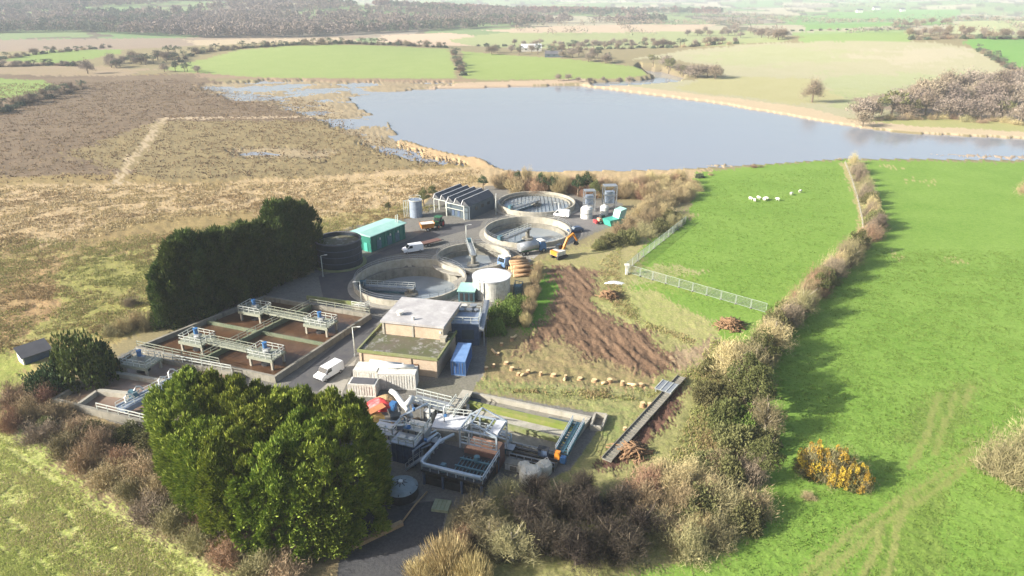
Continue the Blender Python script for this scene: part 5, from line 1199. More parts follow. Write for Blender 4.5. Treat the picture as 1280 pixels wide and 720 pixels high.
for k,(px,py) in enumerate(SH):
    lb = f'white sheep grazing in the pasture, {nth(k+1)} from the left of the flock'
    if k == 0: S0 = sheep(lb, at(px,py), random.uniform(0,6))
    else: copy_tree(S0, lb, None, at(px,py), random.uniform(0,6))
for o in [S0]+[x for x in COL.objects if x.name.startswith('sheep.')]: o.scale = (1.02,1.02,1.02)
# ------------------------------------------------------------------ temporary mesh fence, field fence, ramp
def mesh_panel(L):
    t = thing('fence_panel', 'x', 'fence panel', (0,0,0), 0, 'temporary mesh fence panels on the pasture')
    mb = MB(); h = 2.0
    for z in (.12,h): mb.bar((0,0,z),(L,0,z),.07,.07)
    for x in (.03,L-.03): mb.bar((x,0,0),(x,0,h+.05),.08,.08)
    mb.build('frame', 'mesh_fence', t); mb = MB()
    for k in range(1,12): mb.bar((L*k/12,0,.12),(L*k/12,0,h),.022,.022)
    for k in range(1,6): mb.bar((0,0,.12+k*.31),(L,0,.12+k*.31),.022,.022)
    mb.build('mesh', 'mesh_fence', t); MB().box((0,0,.08),(.25,.75,.16)).build('foot_block', 'concrete', t); return t
FP = None
for a, b, n, w_ in ((at(785,341),at(958,391),10,'lower run, {} panel from the pale post'),(at(783,338),at(857,279),12,'upper run, {} panel from the pale post')):
    d = (b-a); L = d.length/n; d.normalize()
    for k in range(n):
        p = a+d*L*k; lb = 'mesh fence '+w_.format(nth(k+1)); rz = math.atan2(d.y,d.x)+random.uniform(-.03,.03)
        if FP is None: FP = mesh_panel(1.0*L-.08); FP['label'] = lb; FP.location = p; FP.rotation_euler = (0,0,rz); LP_ = L
        else: copy_tree(FP, lb, None, p, rz, (L/LP_,1,1))
t = thing('gate_post', 'pale post with a white cap where the two mesh fence runs meet', 'post', at(783,343)); MB().box((0,0,1.1),(.5,.5,2.2)).build('post', 'white_dirty', t); MB().box((0,0,2.3),(1.0,1.0,.3)).build('cap', 'white_paint', t)
t = thing('field_fence', 'post and wire fence along the left side of the long hedge', 'fence', at(1066,245)); pts = [at(1056,205),at(1064,225),at(1071,248),at(1077,275),at(1079,294)]
W_ = []
for a, b in zip(pts[:-1],pts[1:]):
    n = max(2, int((b-a).length/3.2)); W_ += [a.lerp(b,i/n) for i in range(n)]
for p in W_: MB().box((p.x,p.y,.65),(.18,.18,1.3)).build('post', 'fence_wood', t, True)
mb = MB()
for a, b in zip(W_[:-1],W_[1:]):
    for z in (.35,.7,1.1): mb.bar(a+Vector((0,0,z)),b+Vector((0,0,z)),.05,.05)
mb.build('wire', 'mesh_fence', t, True)
# grey ramp lying on the trench bank
p, q = at(852,474), at(758,578); d = (q-p); L = d.length; d.normalize(); n = Vector((-d.y,d.x,0))
t = thing('ramp', 'long grey metal ramp with side rails lying beside the dark trench', 'ramp', (p+q)/2)
mb = MB(); mb.bar(p+Vector((0,0,.35)),q+Vector((0,0,.3)),1.3,.14)
for k in range(40): c = p.lerp(q,k/39); mb.bar(c-n*.6+Vector((0,0,.44)),c+n*.6+Vector((0,0,.44)),.1,.06)
mb.build('deck', 'concrete', t, True)
mb = MB()
for s in (-.7,.7): mb.bar(p+n*s+Vector((0,0,.55)),q+n*s+Vector((0,0,.5)),.1,.28)
mb.build('side_rail', 'concrete', t, True)
c = at(833,488); t = thing('platform', 'square grey metal landing at the upper end of the ramp', 'platform', c, math.atan2(d.y,d.x)); MB().box((0,0,.7),(3.2,2.8,.15)).build('deck', 'galv', t)
for x in (-1.4,1.4):
    for y in (-1.2,1.2): MB().box((x,y,.32),(.16,.16,.64)).build('leg', 'galv', t)
mb = MB()
for y in (-1.3,-.4,.5,1.3): mb.bar((-1.6,y,.82),(1.6,y,.82),.12,.1)
mb.build('cross_bar', 'rail_pale', t)
t = thing('log', 'thin pale felled trunk lying across the slope beside the trench', 'log', at(690,480)); 
mb = MB(); mb.tube([at(783,481)+Vector((0,0,.25)),at(806,483)+Vector((0,0,.25))],.16,8); mb.build('trunk', 'log_cut', t, True)
t['label'] = 'thin pale felled trunk lying along the top of the dug slope'
# far farm buildings and the river hut
def farm(label, px, py, w, d, h, roof='slate', wall='white_paint', rz=0.0, name='farmhouse'):
    c = T(px,py); t = thing(name, label, 'building', c, rz)
    MB().prism([(-w/2,-d/2),(w/2,-d/2),(w/2,d/2),(-w/2,d/2)],-1.5,h).build('wall', wall, t)
    r_ = MB().add([(-w/2-.3,-d/2-.3,h),(w/2+.3,-d/2-.3,h),(w/2+.3,d/2+.3,h),(-w/2-.3,d/2+.3,h),(-w/2-.3,0,h+d*.4),(w/2+.3,0,h+d*.4)],[[0,1,5,4],[2,3,4,5],[0,4,3],[1,2,5],[0,3,2,1]]).build('roof', roof, t)
    MB().box((w*.36,0,h+d*.42),(.8,.8,1.6)).build('chimney', wall, r_)
    for x in (-.3,0,.3): MB().box((x*w,-d/2-.04,h*.55),(w*.1,.1,h*.3)).build('window', 'glass_dark', t)
farm('white farmhouse among trees on the far right skyline',1095,13,22,12,8); farm('second white farmhouse, left of the far right farmhouse',1074,15.5,16,10,6); farm('white cottage in the hazy fields above the pale hill',1128,14,14,9,5)
farm('pale low barn by the river mouth behind the green field',664,64,20,9,3.5,'roof_white','white_dirty',.1,'barn'); farm('dark roofed boathouse beside the river inlet',693,71,17,7,2.6,'slate','wall_dark',-.12,'boathouse')
# ------------------------------------------------------------------ vegetation
def cards(P, D, L, Wd, rng):
    n = len(P); D = D/np.linalg.norm(D, axis=1, keepdims=True)
    rv = rng.normal(size=(n,3)); S = np.cross(D, rv); S /= np.linalg.norm(S, axis=1, keepdims=True)+1e-9
    L = np.asarray(L)[:,None]; Wd = np.asarray(Wd)[:,None]
    V = np.stack([P-D*L*.5, P+S*Wd*.5-D*L*.08, P+D*L*.5, P-S*Wd*.5-D*L*.08], 1).reshape(-1,3)
    return V
def quadmesh(name, V, mats, mi=None):
    n = len(V)//4; me = bpy.data.meshes.new(name)
    me.vertices.add(n*4); me.vertices.foreach_set('co', np.ascontiguousarray(V, dtype=np.float32).ravel())
    me.loops.add(n*4); me.loops.foreach_set('vertex_index', np.arange(n*4, dtype=np.int32))
    me.polygons.add(n); me.polygons.foreach_set('loop_start', np.arange(0, n*4, 4, dtype=np.int32))
    if mi is not None: me.polygons.foreach_set('material_index', mi.astype(np.int32))
    for m_ in mats: me.materials.append(M[m_])
    me.update(calc_edges=True); return me
def sph(n, rng, up=-1.0):
    v = rng.normal(size=(n*3+20,3)); v /= np.linalg.norm(v, axis=1, keepdims=True); v = v[v[:,2] > up]; return v[:n]
def lumpy(rng, v, amp=.22, f=2.2, s=0):
    return 1+amp*2*(fbm(v[:,0]*f+v[:,2]*1.7+s, v[:,1]*f-v[:,2]*1.3+s*.7, s, 3)-.5)
def stem_twigs(rng, n, K, up, base, lo, hi, sp, zs):
    d = sph(K, rng, up); d[:,2] *= zs; l = rng.uniform(lo, hi, K)
    k = rng.integers(0, K, n); t = rng.uniform(.12, 1, n)**.7
    P = np.array(base)+d[k]*(l[k]*t)[:,None]+rng.normal(size=(n,3))*(sp*(.35+t))[:,None]
    D = d[k]*.55+np.array([0,0,.35])+rng.normal(size=(n,3))*.5
    V2 = cards(np.array(base)+d*l[:,None]*.42, d+1e-4, l*.86, np.full(K, .018), rng)
    return P, D, V2
def twig_shrub(seed, n=2600, lw=(.15,.40,.010,.024), stems=30):
    rng = np.random.default_rng(seed); P, D, V2 = stem_twigs(rng, n, stems, -.02, (0,0,.03), .5, 1.12, .13, .9)
    P[:,2] = np.maximum(P[:,2], .0)
    return quadmesh('twig_shrub', np.concatenate([cards(P, D, rng.uniform(lw[0], lw[1], n), rng.uniform(lw[2], lw[3], n), rng), V2]), ['twig_brown'])
def leaf_shrub(seed, n=2600, lumps=26, ls=(.09,.17), flat=.85, name='leaf_shrub', aspect=.6, lumpr=(.22,.42), up=.3, zmin=-.1, squash=1.0):
    rng = np.random.default_rng(seed); c = sph(lumps, rng, zmin); c = c*(rng.uniform(.55,.86,lumps)*lumpy(rng, c, .3, 1.5, seed))[:,None]*np.array([1,1,flat]); lr = rng.uniform(*lumpr, lumps)
    k = rng.integers(0, lumps, n); v = sph(n, rng, -.55); r = lr[k]*rng.uniform(.55,1.05,n)
    P = c[k]+v*r[:,None]*np.array([1,1,squash]); P[:,2] = np.maximum(P[:,2], .02)
    D = v+rng.normal(size=(n,3))*.55+np.array([0,0,up])
    L = rng.uniform(ls[0], ls[1], n)
    return quadmesh(name, cards(P, D, L, L*aspect, rng), ['leaf_green'])
def conifer(seed, n, hgt, rad, ls, shape=.75, lumps=150, mat_='leaf_cypress', low=.03, lumpr=(.10,.20)):
    """unit tree: height 1 scaled by hgt, crown profile wide low and pointed, made of many upward sprays grouped in lumps"""
    rng = np.random.default_rng(seed)
    z = rng.uniform(low, .97, lumps); a = rng.uniform(0, 2*PI, lumps)
    pr = np.minimum(1, (1-z)/(1-shape)) if shape < 1 else 1-z
    pr = (np.sqrt(np.clip(pr, 0.02, 1)) if shape > .4 else np.sqrt(np.clip(1-z**4.5, .03, 1))*rng.choice([.9,1.0,1.0,1.12], lumps))*rng.uniform(.72, 1.08, lumps)*(.85+.3*np.sin(a*3+seed))
    c = np.stack([np.cos(a)*pr*rad*.82, np.sin(a)*pr*rad*.82, z*hgt], 1); lr = rng.uniform(*lumpr, lumps)*rad*2.1*(.6+.4*(1-z))
    inner = rng.uniform(0,1,lumps) < .35; c[inner,:2] *= .78; c[:,:2] *= np.where(inner, 1, rng.uniform(.94,1.16,lumps))[:,None]
    k = rng.integers(0, lumps, n); v = sph(n, rng, -.7); r = lr[k]*rng.uniform(.45,1.1,n)
    P = c[k]+v*r[:,None]*np.array([1,1,1.5]); P[:,2] = np.maximum(P[:,2], .1)
    out = np.stack([np.cos(a[k]), np.sin(a[k]), np.zeros(n)], 1)
    D = v*.45+out*.55+np.array([0,0,.85])+rng.normal(size=(n,3))*.24
    L = rng.uniform(*ls, n); return quadmesh('conifer_crown', cards(P, D, L, L*rng.uniform(.16,.34,n), rng), [mat_])
def trunk_mesh(seed, h=1.0, r=.05, limbs=7, spread=.6):
    rg = random.Random(seed); mb = MB()
    mb.tube([(0,0,-.05*h),(rg.uniform(-.02,.02),0,.4*h),(0,rg.uniform(-.03,.03),.92*h)], r, 8, r*.25)
    for k in range(limbs):
        a = rg.uniform(0,2*PI); z = rg.uniform(.25,.7)*h; L = spread*h*rg.uniform(.35,.6)
        mb.tube([(0,0,z),(math.cos(a)*L*.5,math.sin(a)*L*.5,z+L*.35),(math.cos(a)*L,math.sin(a)*L,z+L*.9)], r*.45, 5, r*.12)
    me = bpy.data.meshes.new('trunk'); me.from_pydata(mb.v, [], mb.f); me.materials.append(M['bark']); me.update(); return me
TWIG = [twig_shrub(s, 8500, (.10,.30,.006,.017)) for s in range(4)]
TWIGF = [twig_shrub(s+20, 2400, (.12,.26,.014,.03)) for s in range(3)]
UPR = []
for s in range(2):
    rng = np.random.default_rng(s+70); n = 3200; a = rng.uniform(0,2*PI,n); rr_ = np.sqrt(rng.uniform(0,1,n)); z = rng.uniform(.05,1,n)
    P = np.stack([np.cos(a)*rr_*(.35+.6*z), np.sin(a)*rr_*(.35+.6*z), z*(1-.45*rr_**2)*lumpy(rng, np.stack([np.cos(a)*rr_,np.sin(a)*rr_,z],1), .25, 2, s)], 1)
    D = np.stack([np.cos(a)*rr_*.6, np.sin(a)*rr_*.6, np.full(n,1.0)],1)+rng.normal(size=(n,3))*.16
    UPR.append(quadmesh('upright_twigs', cards(P, D, rng.uniform(.2,.5,n), rng.uniform(.008,.018,n), rng), ['twig_yellow']))
LEAF = [leaf_shrub(s+40, 4200, 34, (.07,.13)) for s in range(4)]
LEAFF = [leaf_shrub(s+60, 800, 16, (.16,.30)) for s in range(3)]
def twig_crown(seed, n, lw):        # airy uneven crown for leafless trees
    rng = np.random.default_rng(seed); P, D, V2 = stem_twigs(rng, n, 34, -.35, (0,0,.42), .28, .58, .065, 1.0)
    P = P*np.array([.95,.95,1]); P[:,2] = np.maximum(P[:,2], .12)
    return quadmesh('twig_crown', np.concatenate([cards(P, D, rng.uniform(lw[0],lw[1],n), rng.uniform(lw[2],lw[3],n), rng), V2]), ['twig_grey'])
TCR = [twig_crown(s+80, 6500, (.06,.18,.004,.010)) for s in range(3)]
TCRF = [twig_crown(s+90, 2200, (.06,.13,.012,.028)) for s in range(3)]
ECRF = []
for s in range(2):
    me = leaf_shrub(s+100, 600, 14, (.10,.20), 1.0, 'leaf_crown', .6, (.22,.4), .2, -.6)
    v = np.empty(len(me.vertices)*3, np.float32); me.vertices.foreach_get('co', v); v = v.reshape(-1,3)*np.array([.45,.45,.42])+np.array([0,0,.56]); me.vertices.foreach_set('co', v.astype(np.float32).ravel()); ECRF.append(me)
LCR = []
for s in range(2):
    me = leaf_shrub(s+120, 3600, 40, (.06,.12), 1.0, 'leaf_crown', .6, (.2,.36), .2, -.6)
    v = np.empty(len(me.vertices)*3, np.float32); me.vertices.foreach_get('co', v); v = v.reshape(-1,3)*np.array([.45,.45,.44])+np.array([0,0,.54]); me.vertices.foreach_set('co', v.astype(np.float32).ravel()); LCR.append(me)
TRK = [trunk_mesh(s) for s in range(3)]
TRKC = trunk_mesh(9, 1.0, .028, 0)
def inst(me, name, m_, loc, scale, parent=None, rz=None):
    o = bpy.data.objects.new(name, me); COL.objects.link(o)
    if m_: o.material_slots[0].link = 'OBJECT'; o.material_slots[0].material = M[m_]
    o.location = loc; o.scale = scale; o.rotation_euler = (0,0,random.uniform(0,6.28) if rz is None else rz)
    if parent: o.parent = parent
    return o
KIND = {  # kind: (meshes, materials, words, name, category)
 'brown': (TWIG, ['twig_brown','twig_grey'], 'bare brown', 'shrub'), 'red': (TWIG, ['twig_red'], 'bare reddish brown', 'shrub'), 'tan': (TWIG, ['twig_tan'], 'bare pale tan', 'shrub'),
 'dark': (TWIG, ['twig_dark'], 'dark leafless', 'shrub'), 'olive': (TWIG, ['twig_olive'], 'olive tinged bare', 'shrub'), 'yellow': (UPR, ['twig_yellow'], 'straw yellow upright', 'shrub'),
 'reed': (UPR, ['twig_tan'], 'pale tan reedy', 'shrub'), 'green': (LEAF, ['leaf_green'], 'leafy green', 'shrub'), 'ivy': (LEAF, ['leaf_ivy','leaf_olive'], 'ivy green leafy', 'shrub'),
 'oleaf': (LEAF, ['leaf_olive'], 'olive green leafy', 'shrub'), 'evergreen': (LEAF, ['leaf_cypress_dark','leaf_pine'], 'dark evergreen', 'shrub'),
 'fbrown': (TWIGF, ['twig_brown','twig_grey'], 'bare brown', 'shrub'), 'ftan': (TWIGF, ['twig_tan','twig_olive'], 'bare tan', 'shrub'), 'fgreen': (LEAFF, ['leaf_far_dark'], 'dark green', 'shrub'), 'fdark': (TWIGF, ['twig_dark'], 'dark bare', 'shrub')}
SHRUBS = []
def shrub(kind, px, py, r, h, name=None, label=None, group=None, cat='shrub'):
    ms, mt, words, nm = KIND[kind]; p = T(px, py)
    o = inst(random.choice(ms), name or nm, random.choice(mt), (p.x,p.y,p.z-.1), (r*random.uniform(.9,1.1), r*random.uniform(.9,1.1), h))
    o['category'] = cat
    if label: o['label'] = label.format(words)
    if group: o['group'] = group
    return o
AN = lambda w: 'an '+w if w[0] in 'aeiou' else 'a '+w
def row(items, tpl, group, name='shrub', cat='shrub'):   # items: (kind, px, py, r, h); tpl has {k} kind words and {n} ordinal
    if 'from the left' in tpl or 'from left' in tpl: items = sorted(items, key=lambda q: q[1])
    for i, (k, px, py, r, h) in enumerate(items):
        o = shrub(k, px, py, r, h, name, None, group, cat); o['label'] = tpl.format(k=KIND[k][2], n=nth(i+1))
def line(pts, n, jx=0, jy=0):
    pts = [Vector((p[0],p[1],0)) for p in pts]; ds = [(b-a).length for a,b in zip(pts[:-1],pts[1:])]; tot = sum(ds); out = []
    for i in range(n):
        s = tot*(i+.5)/n
        for a, b, d in zip(pts[:-1],pts[1:],ds):
            if s <= d: p = a.lerp(b, s/d); break
            s -= d
        out.append((p.x+random.uniform(-jx,jx), p.y+random.uniform(-jy,jy)))
    return out
def tree(px, py, h, w, kind, label, group=None, name='tree', p=None):
    p = p or T(px, py); t = thing(name, label, 'tree', (p.x,p.y,p.z-.1), random.uniform(0,6.28), group)
    crown, m_, tk = {'bare': (TCR,'twig_grey','bark'), 'baredark': (TCR,'twig_dark','bark'), 'baretan': (TCR,'twig_tan','bark_pale'), 'bareolive': (TCR,'twig_olive','bark_pale'), 'barered': (TCR,'twig_red','bark'), 'leaf': (LCR,'leaf_ivy','bark'), 'pine': (LCR,'leaf_pine','bark'),
                     'fbare': (TCRF,'leaf_far_brown','bark'), 'fgrey': (TCRF,'twig_grey','bark'), 'fpine': (ECRF,'leaf_far_dark','bark'), 'folive': (ECRF,'leaf_olive','bark')}[kind]
    inst(random.choice(crown), 'crown', m_, (0,0,0), (w,w,h), t, 0)
    inst(random.choice(TRK), 'trunk', tk, (0,0,0), (h*.9,h*.9,h*.9), t, 0)
    return t
# --- tall cypresses in the foreground
CYP = [conifer(s+200, 15000, 1, 1, (.1,.1)) for s in ()]
def cypress_set(n, hgt, rad, ls, m_, seeds, lumps, shape, lumpr=(.10,.20)): return [conifer(s, n, hgt, rad, ls, shape, lumps, m_, .02, lumpr) for s in seeds]
CYD = cypress_set(20000, 15.5, 4.5, (.5,1.1), 'leaf_cypress_dark', (5,6,7), 230, .62, (.07,.14))
def big(me, name, px, py, s, label, group, hgt, zs=1.0, crown='crown'):
    p = T(px, py); t = thing(name, label, 'tree', (p.x,p.y,-.1), random.uniform(0,6.28), group); t.scale = (s, s, s*zs)
    inst(me, crown, None, (0,0,0), (1,1,1), t, 0); inst(TRKC, 'trunk', 'bark', (0,0,0), (hgt*.85,hgt*.85,hgt*.85), t, 0)
CYL = ['at the back left of the foreground clump, beside the lower tank','at the back of the foreground clump, below the sludge tank','at the back right of the foreground clump','at the far right of the foreground clump, beside the inlet plant',
 'at the left edge of the foreground clump, above the brown thicket','in the middle front of the foreground clump','lowest at the front of the clump, nearest the bottom edge','at the front right of the clump, nearest the timber beam',
 'on the right flank of the clump, above the domed tank','squeezed between the two back left trees of the clump','in the very middle of the foreground clump','at the lower left front of the clump, touching the thicket','between middle and right flank of the foreground clump']
CT = [(256,572),(322,586),(384,600),(432,610),(236,615),(305,655),(365,680),(415,672),(446,642),(288,575),(345,630),(268,648),(398,638)]
CW = np.array([(T(*q).x, T(*q).y) for q in CT])
def clump(poly, hgt, n_top, n_side, per, ls, seed, edge=3.2):
    rng = np.random.default_rng(seed); q = [T(*p) for p in poly]; p = np.array([(a.x,a.y) for a in q]); k = len(p)
    def inside(X, Y):
        r = np.zeros(len(X), bool)
        for i in range(k):
            x1,y1 = p[i]; x2,y2 = p[(i+1)%k]
            if y1 != y2: r ^= ((y1 > Y) != (y2 > Y))&(X < (x2-x1)*(Y-y1)/(y2-y1)+x1)
        return r
    def dist(X, Y):
        d = np.full(len(X), 1e9)
        for i in range(k):
            x1,y1 = p[i]; x2,y2 = p[(i+1)%k]; t = np.clip(((X-x1)*(x2-x1)+(Y-y1)*(y2-y1))/((x2-x1)**2+(y2-y1)**2),0,1); d = np.minimum(d, np.hypot(X-x1-t*(x2-x1), Y-y1-t*(y2-y1)))
        return d
    lo, hi = p.min(0), p.max(0); X = rng.uniform(lo[0],hi[0],n_top*4); Y = rng.uniform(lo[1],hi[1],n_top*4); m = inside(X,Y); X, Y = X[m][:n_top], Y[m][:n_top]
    pk = np.zeros(len(X))
    for (cx,cy) in CW: pk = np.maximum(pk, 1-np.hypot(X-cx,Y-cy)/4.2)
    d = dist(X,Y); Z = hgt*(.60+.20*np.minimum(1, d/edge)**.55+.30*np.clip(pk,0,1)**.8)*(.93+.16*fbm(X/1.8,Y/1.8,seed,2))+rng.normal(0,.28,len(X))
    C = np.stack([X,Y,Z],1); O = np.stack([rng.normal(0,.3,len(X)),rng.normal(0,.3,len(X)),np.ones(len(X))],1)
    seg = np.array([np.hypot(*(p[(i+1)%k]-p[i])) for i in range(k)]); si = rng.choice(k, n_side, p=seg/seg.sum()); t = rng.uniform(0,1,n_side); cen = p.mean(0)
    S = p[si]+(p[(si+1)%k]-p[si])*t[:,None]; out = S-cen; out /= np.linalg.norm(out,axis=1,keepdims=True); z = rng.uniform(.02,.84,n_side)**.9*hgt
    bul = 2.2*(fbm(S[:,0]/2.6, S[:,1]/2.6+z/9, seed+3, 3)-.5)+.1; S = S+out*(bul+rng.normal(0,.3,n_side)-np.clip(z/hgt-.55,0,1)*2.2)[:,None]
    C = np.concatenate([C, np.stack([S[:,0],S[:,1],z],1)]); O = np.concatenate([O, np.stack([out[:,0],out[:,1],np.full(n_side,.25)],1)])
    n_in = 260; tt = rng.uniform(.25,.86,n_in)[:,None]; ii = rng.integers(0, n_side, n_in); Q = cen+(S[ii]-cen)*tt; C = np.concatenate([C, np.stack([Q[:,0],Q[:,1],rng.uniform(.2,.82,n_in)*hgt],1)]); O = np.concatenate([O, rng.normal(size=(n_in,3))*.4])
    own = np.argmin(np.hypot(C[:,None,0]-CW[None,:,0], C[:,None,1]-CW[None,:,1]), 1); lr = rng.uniform(.35,.95,len(C)); lr[-n_in:] = rng.uniform(1.2,1.9,n_in); res = []
    for j in range(len(CW)):
        ids = np.nonzero(own == j)[0]; kk = np.repeat(ids, per); n = len(kk); v = sph(n, rng, -.8)[:n]
        P = C[kk]+v*(lr[kk]*rng.uniform(.3,1.1,n))[:,None]*np.array([1,1,1.15]); P[:,2] = np.maximum(P[:,2], .1); P[:,:2] -= CW[j]
        D = v*.5+O[kk]*.55+np.array([0,0,.55])+rng.normal(size=(n,3))*.28; L = rng.uniform(*ls, n)
        res.append(quadmesh('conifer_crown', cards(P,D,L,L*rng.uniform(.2,.38,n),rng), ['leaf_cypress']))
    return res
CYM = clump([(206,575),(213,612),(240,652),(275,690),(350,706),(415,700),(472,672),(482,628),(466,592),(400,578),(300,562),(240,556)], 12.6, 450, 1000, 190, (.30,.78), 17)
for i in range(13):
    p = CW[i]; t = thing('cypress_tree', 'bright green cypress '+CYL[i], 'tree', (p[0],p[1],0), 0, 'tall cypresses in the foreground')
    inst(CYM[i], 'crown', None, (0,0,0), (1,1,1), t, 0); inst(TRKC, 'trunk', 'bark', (0,0,0), (11,11,11), t, 0)
# --- dark row behind the sludge tank
pts = line([(206,408),(252,391),(304,371),(349,352),(394,329)], 11)
for i,(px,py) in enumerate(pts):
    s = (.80,.93,1.0,.92,1.03,.96,1.05,.95,1.04,.98,.88)[i]
    big(CYD[i%3], 'conifer_tree', px, py, s*1.08, f'dark conifer in the tall row behind the sludge tank, {nth(i+1)} from the left', 'dark conifers in a tall row', 14.5, random.uniform(.88,1.06))
# --- round dark bush
for (px,py,r,h,lb) in ((106,480,4.9,10.5,'large round dark green bush at the corner of the lower tank'),(66,490,3.6,5.6,'lower dark green bush left of the large round one'),(134,468,3.4,6.6,'dark green bush tucked between round bush and lower tank platform')):
    shrub('evergreen', px, py, r, h, 'evergreen_bush', lb, 'dark bushes by the lower tank', 'bush')
# --- brown thicket round the lower left corner
TH = [(20,505),(38,522),(15,535),(55,548),(82,566),(108,585),(135,602),(165,622),(190,645),(222,663),(250,683),(285,700),(320,715),(355,722),(72,520),(98,545),(125,560),(152,580),(182,600),(205,620),(60,505),(235,640),(268,665),(300,690)]
TH.sort()
row([(random.choice(['brown','red','brown','tan','olive']),px,py,random.uniform(2.4,3.4),random.uniform(2.6,4.0)) for px,py in TH], '{k} shrub in the thicket below the lower tank, {n} from left', 'thicket below the lower tank')
for (px,py,r,h,lb) in ((118,543,2.6,2.6,'ivy green bush at the left end of the lower tank front'),(160,548,2.4,2.4,'green bush below the railing of the lower tank'),(195,552,2.4,2.5,'green bush between lower tank railing and the cypress clump'),(60,535,1.8,2.0,'small green bush inside the brown thicket on the left')):
    shrub('ivy', px, py, r, h, 'ivy_bush', lb, 'ivy bushes in front of the lower tank', 'bush')
row([('tan',155,415,2.2,3.4),('tan',172,408,2.2,3.6),('olive',188,412,1.8,3.8),('ivy',200,405,1.6,4.2),('brown',163,382,1.8,2.2),('olive',140,420,2.0,2.6),('ivy',216,400,1.6,3.4)], '{k} scrub bush left of the dark conifer row, {n} from the left', 'scrub left of the conifer row')
# --- dark trees and scrub at the bottom right of the works
DT = [(592,662,5.2),(632,634,4.4),(660,660,5.2),(700,640,4.6),(735,655,5.0),(775,640,4.4),(690,690,5.2),(760,690,5.0),(640,700,5.0),(805,670,4.6),(612,685,4.6),(728,622,4.0),(670,628,4.2),(720,705,5.2),(785,700,4.8)]
DT.sort()
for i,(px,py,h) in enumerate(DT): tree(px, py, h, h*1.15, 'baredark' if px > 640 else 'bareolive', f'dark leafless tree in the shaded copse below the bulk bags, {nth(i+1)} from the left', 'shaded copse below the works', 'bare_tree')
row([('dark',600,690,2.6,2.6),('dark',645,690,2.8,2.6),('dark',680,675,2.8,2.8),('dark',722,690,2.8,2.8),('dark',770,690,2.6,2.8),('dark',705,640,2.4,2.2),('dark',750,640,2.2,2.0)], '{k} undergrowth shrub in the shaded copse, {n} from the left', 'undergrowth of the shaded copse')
for (px,py,r,h,lb) in ((560,712,3.2,4.6,'large straw yellow bush at the bottom edge beside the asphalt'),(528,722,2.4,2.6,'smaller straw yellow bush at the bottom edge, touching the asphalt'),(592,728,2.6,3.6,'straw yellow bush right of the large one at the bottom edge')):
    shrub('yellow', px, py, r, h, 'willow_bush', lb, 'straw yellow bushes at the bottom edge', 'bush')
shrub('red', 582,672,1.8,2.6,'shrub','rust coloured bare shrub above the straw yellow bushes')
SC = [('tan',800,640),('tan',830,604),('tan',850,640),('yellow',872,668),('olive',905,640),('olive',862,690),('tan',838,668),('olive',895,675),('brown',935,600),('oleaf',950,560),('ivy',885,585),('ivy',918,560),('tan',862,600),('oleaf',908,605),('tan',940,640),('red',808,616),('tan',880,625),('olive',815,670),('ivy',925,655),('tan',900,590),('tan',845,620),('oleaf',868,640)]
SC.sort(key=lambda q: q[1])
row([(k,px,py,random.uniform(2.5,3.6),random.uniform(2.8,4.6)) for k,px,py in SC], '{k} shrub in the scrub below the hedge, {n} from the left', 'scrub at the lower end of the hedge')
for (px,py,r,h,k,lb) in ((908,535,3.0,5.4,'ivy','tall ivy covered bush in the scrub above the trench'),(915,498,3.0,4.6,'oleaf','broad olive bush where the hedge meets the trench scrub'),(884,500,2.2,4.0,'ivy','ivy green bush right beside the trench'),(890,470,2.4,3.8,'oleaf','olive bush between the ramp and the hedge'),(925,535,2.6,4.4,'green','fresh green bush at the foot of the hedge')):
    shrub(k, px, py, r, h, 'ivy_bush', lb, 'leafy bushes above the trench', 'bush')
# --- long pasture hedge from the lake down
HP = line([(1066,203),(1074,220),(1080,245),(1090,270),(1096,285),(1084,303),(1062,322),(1046,340),(1026,360),(1006,380),(985,402),(962,425),(945,452),(930,478)], 46, 4, 2)
for i,(px,py) in enumerate(HP):
    f = i/45; k = random.choice(['brown','tan','olive','brown','oleaf','tan','olive','red']) if f > .12 else random.choice(['tan','olive','brown'])
    shrub(k, px, py, random.uniform(2.4,3.5), random.uniform(3.8,5.8) if f > .2 else random.uniform(4.0,5.2), 'hedge_shrub', f'{KIND[k][2]} shrub in the long pasture hedge, {nth(i+1)} from the lake', 'shrubs of the long pasture hedge')
for i,(px,py,h) in enumerate([(1098,288,5.6),(1072,318,6.4),(1060,335,7),(1040,352,6.6),(1022,372,6),(1000,398,7.2),(984,412,6.4),(964,442,7.6),(948,462,7.6),(938,488,9.2),(930,506,9.0),(912,478,8.4),(940,520,8.4),(955,545,6.8),(950,600,6.4)]):
    tree(px, py, h, h*.85, (('leaf','bareolive','leaf','baretan')[i%4] if py > 430 else ('bare','leaf','bareolive')[i%3]), f'small hedgerow tree standing in the long pasture hedge, {nth(i+1)} from the lake', 'trees of the long pasture hedge', 'hedgerow_tree')
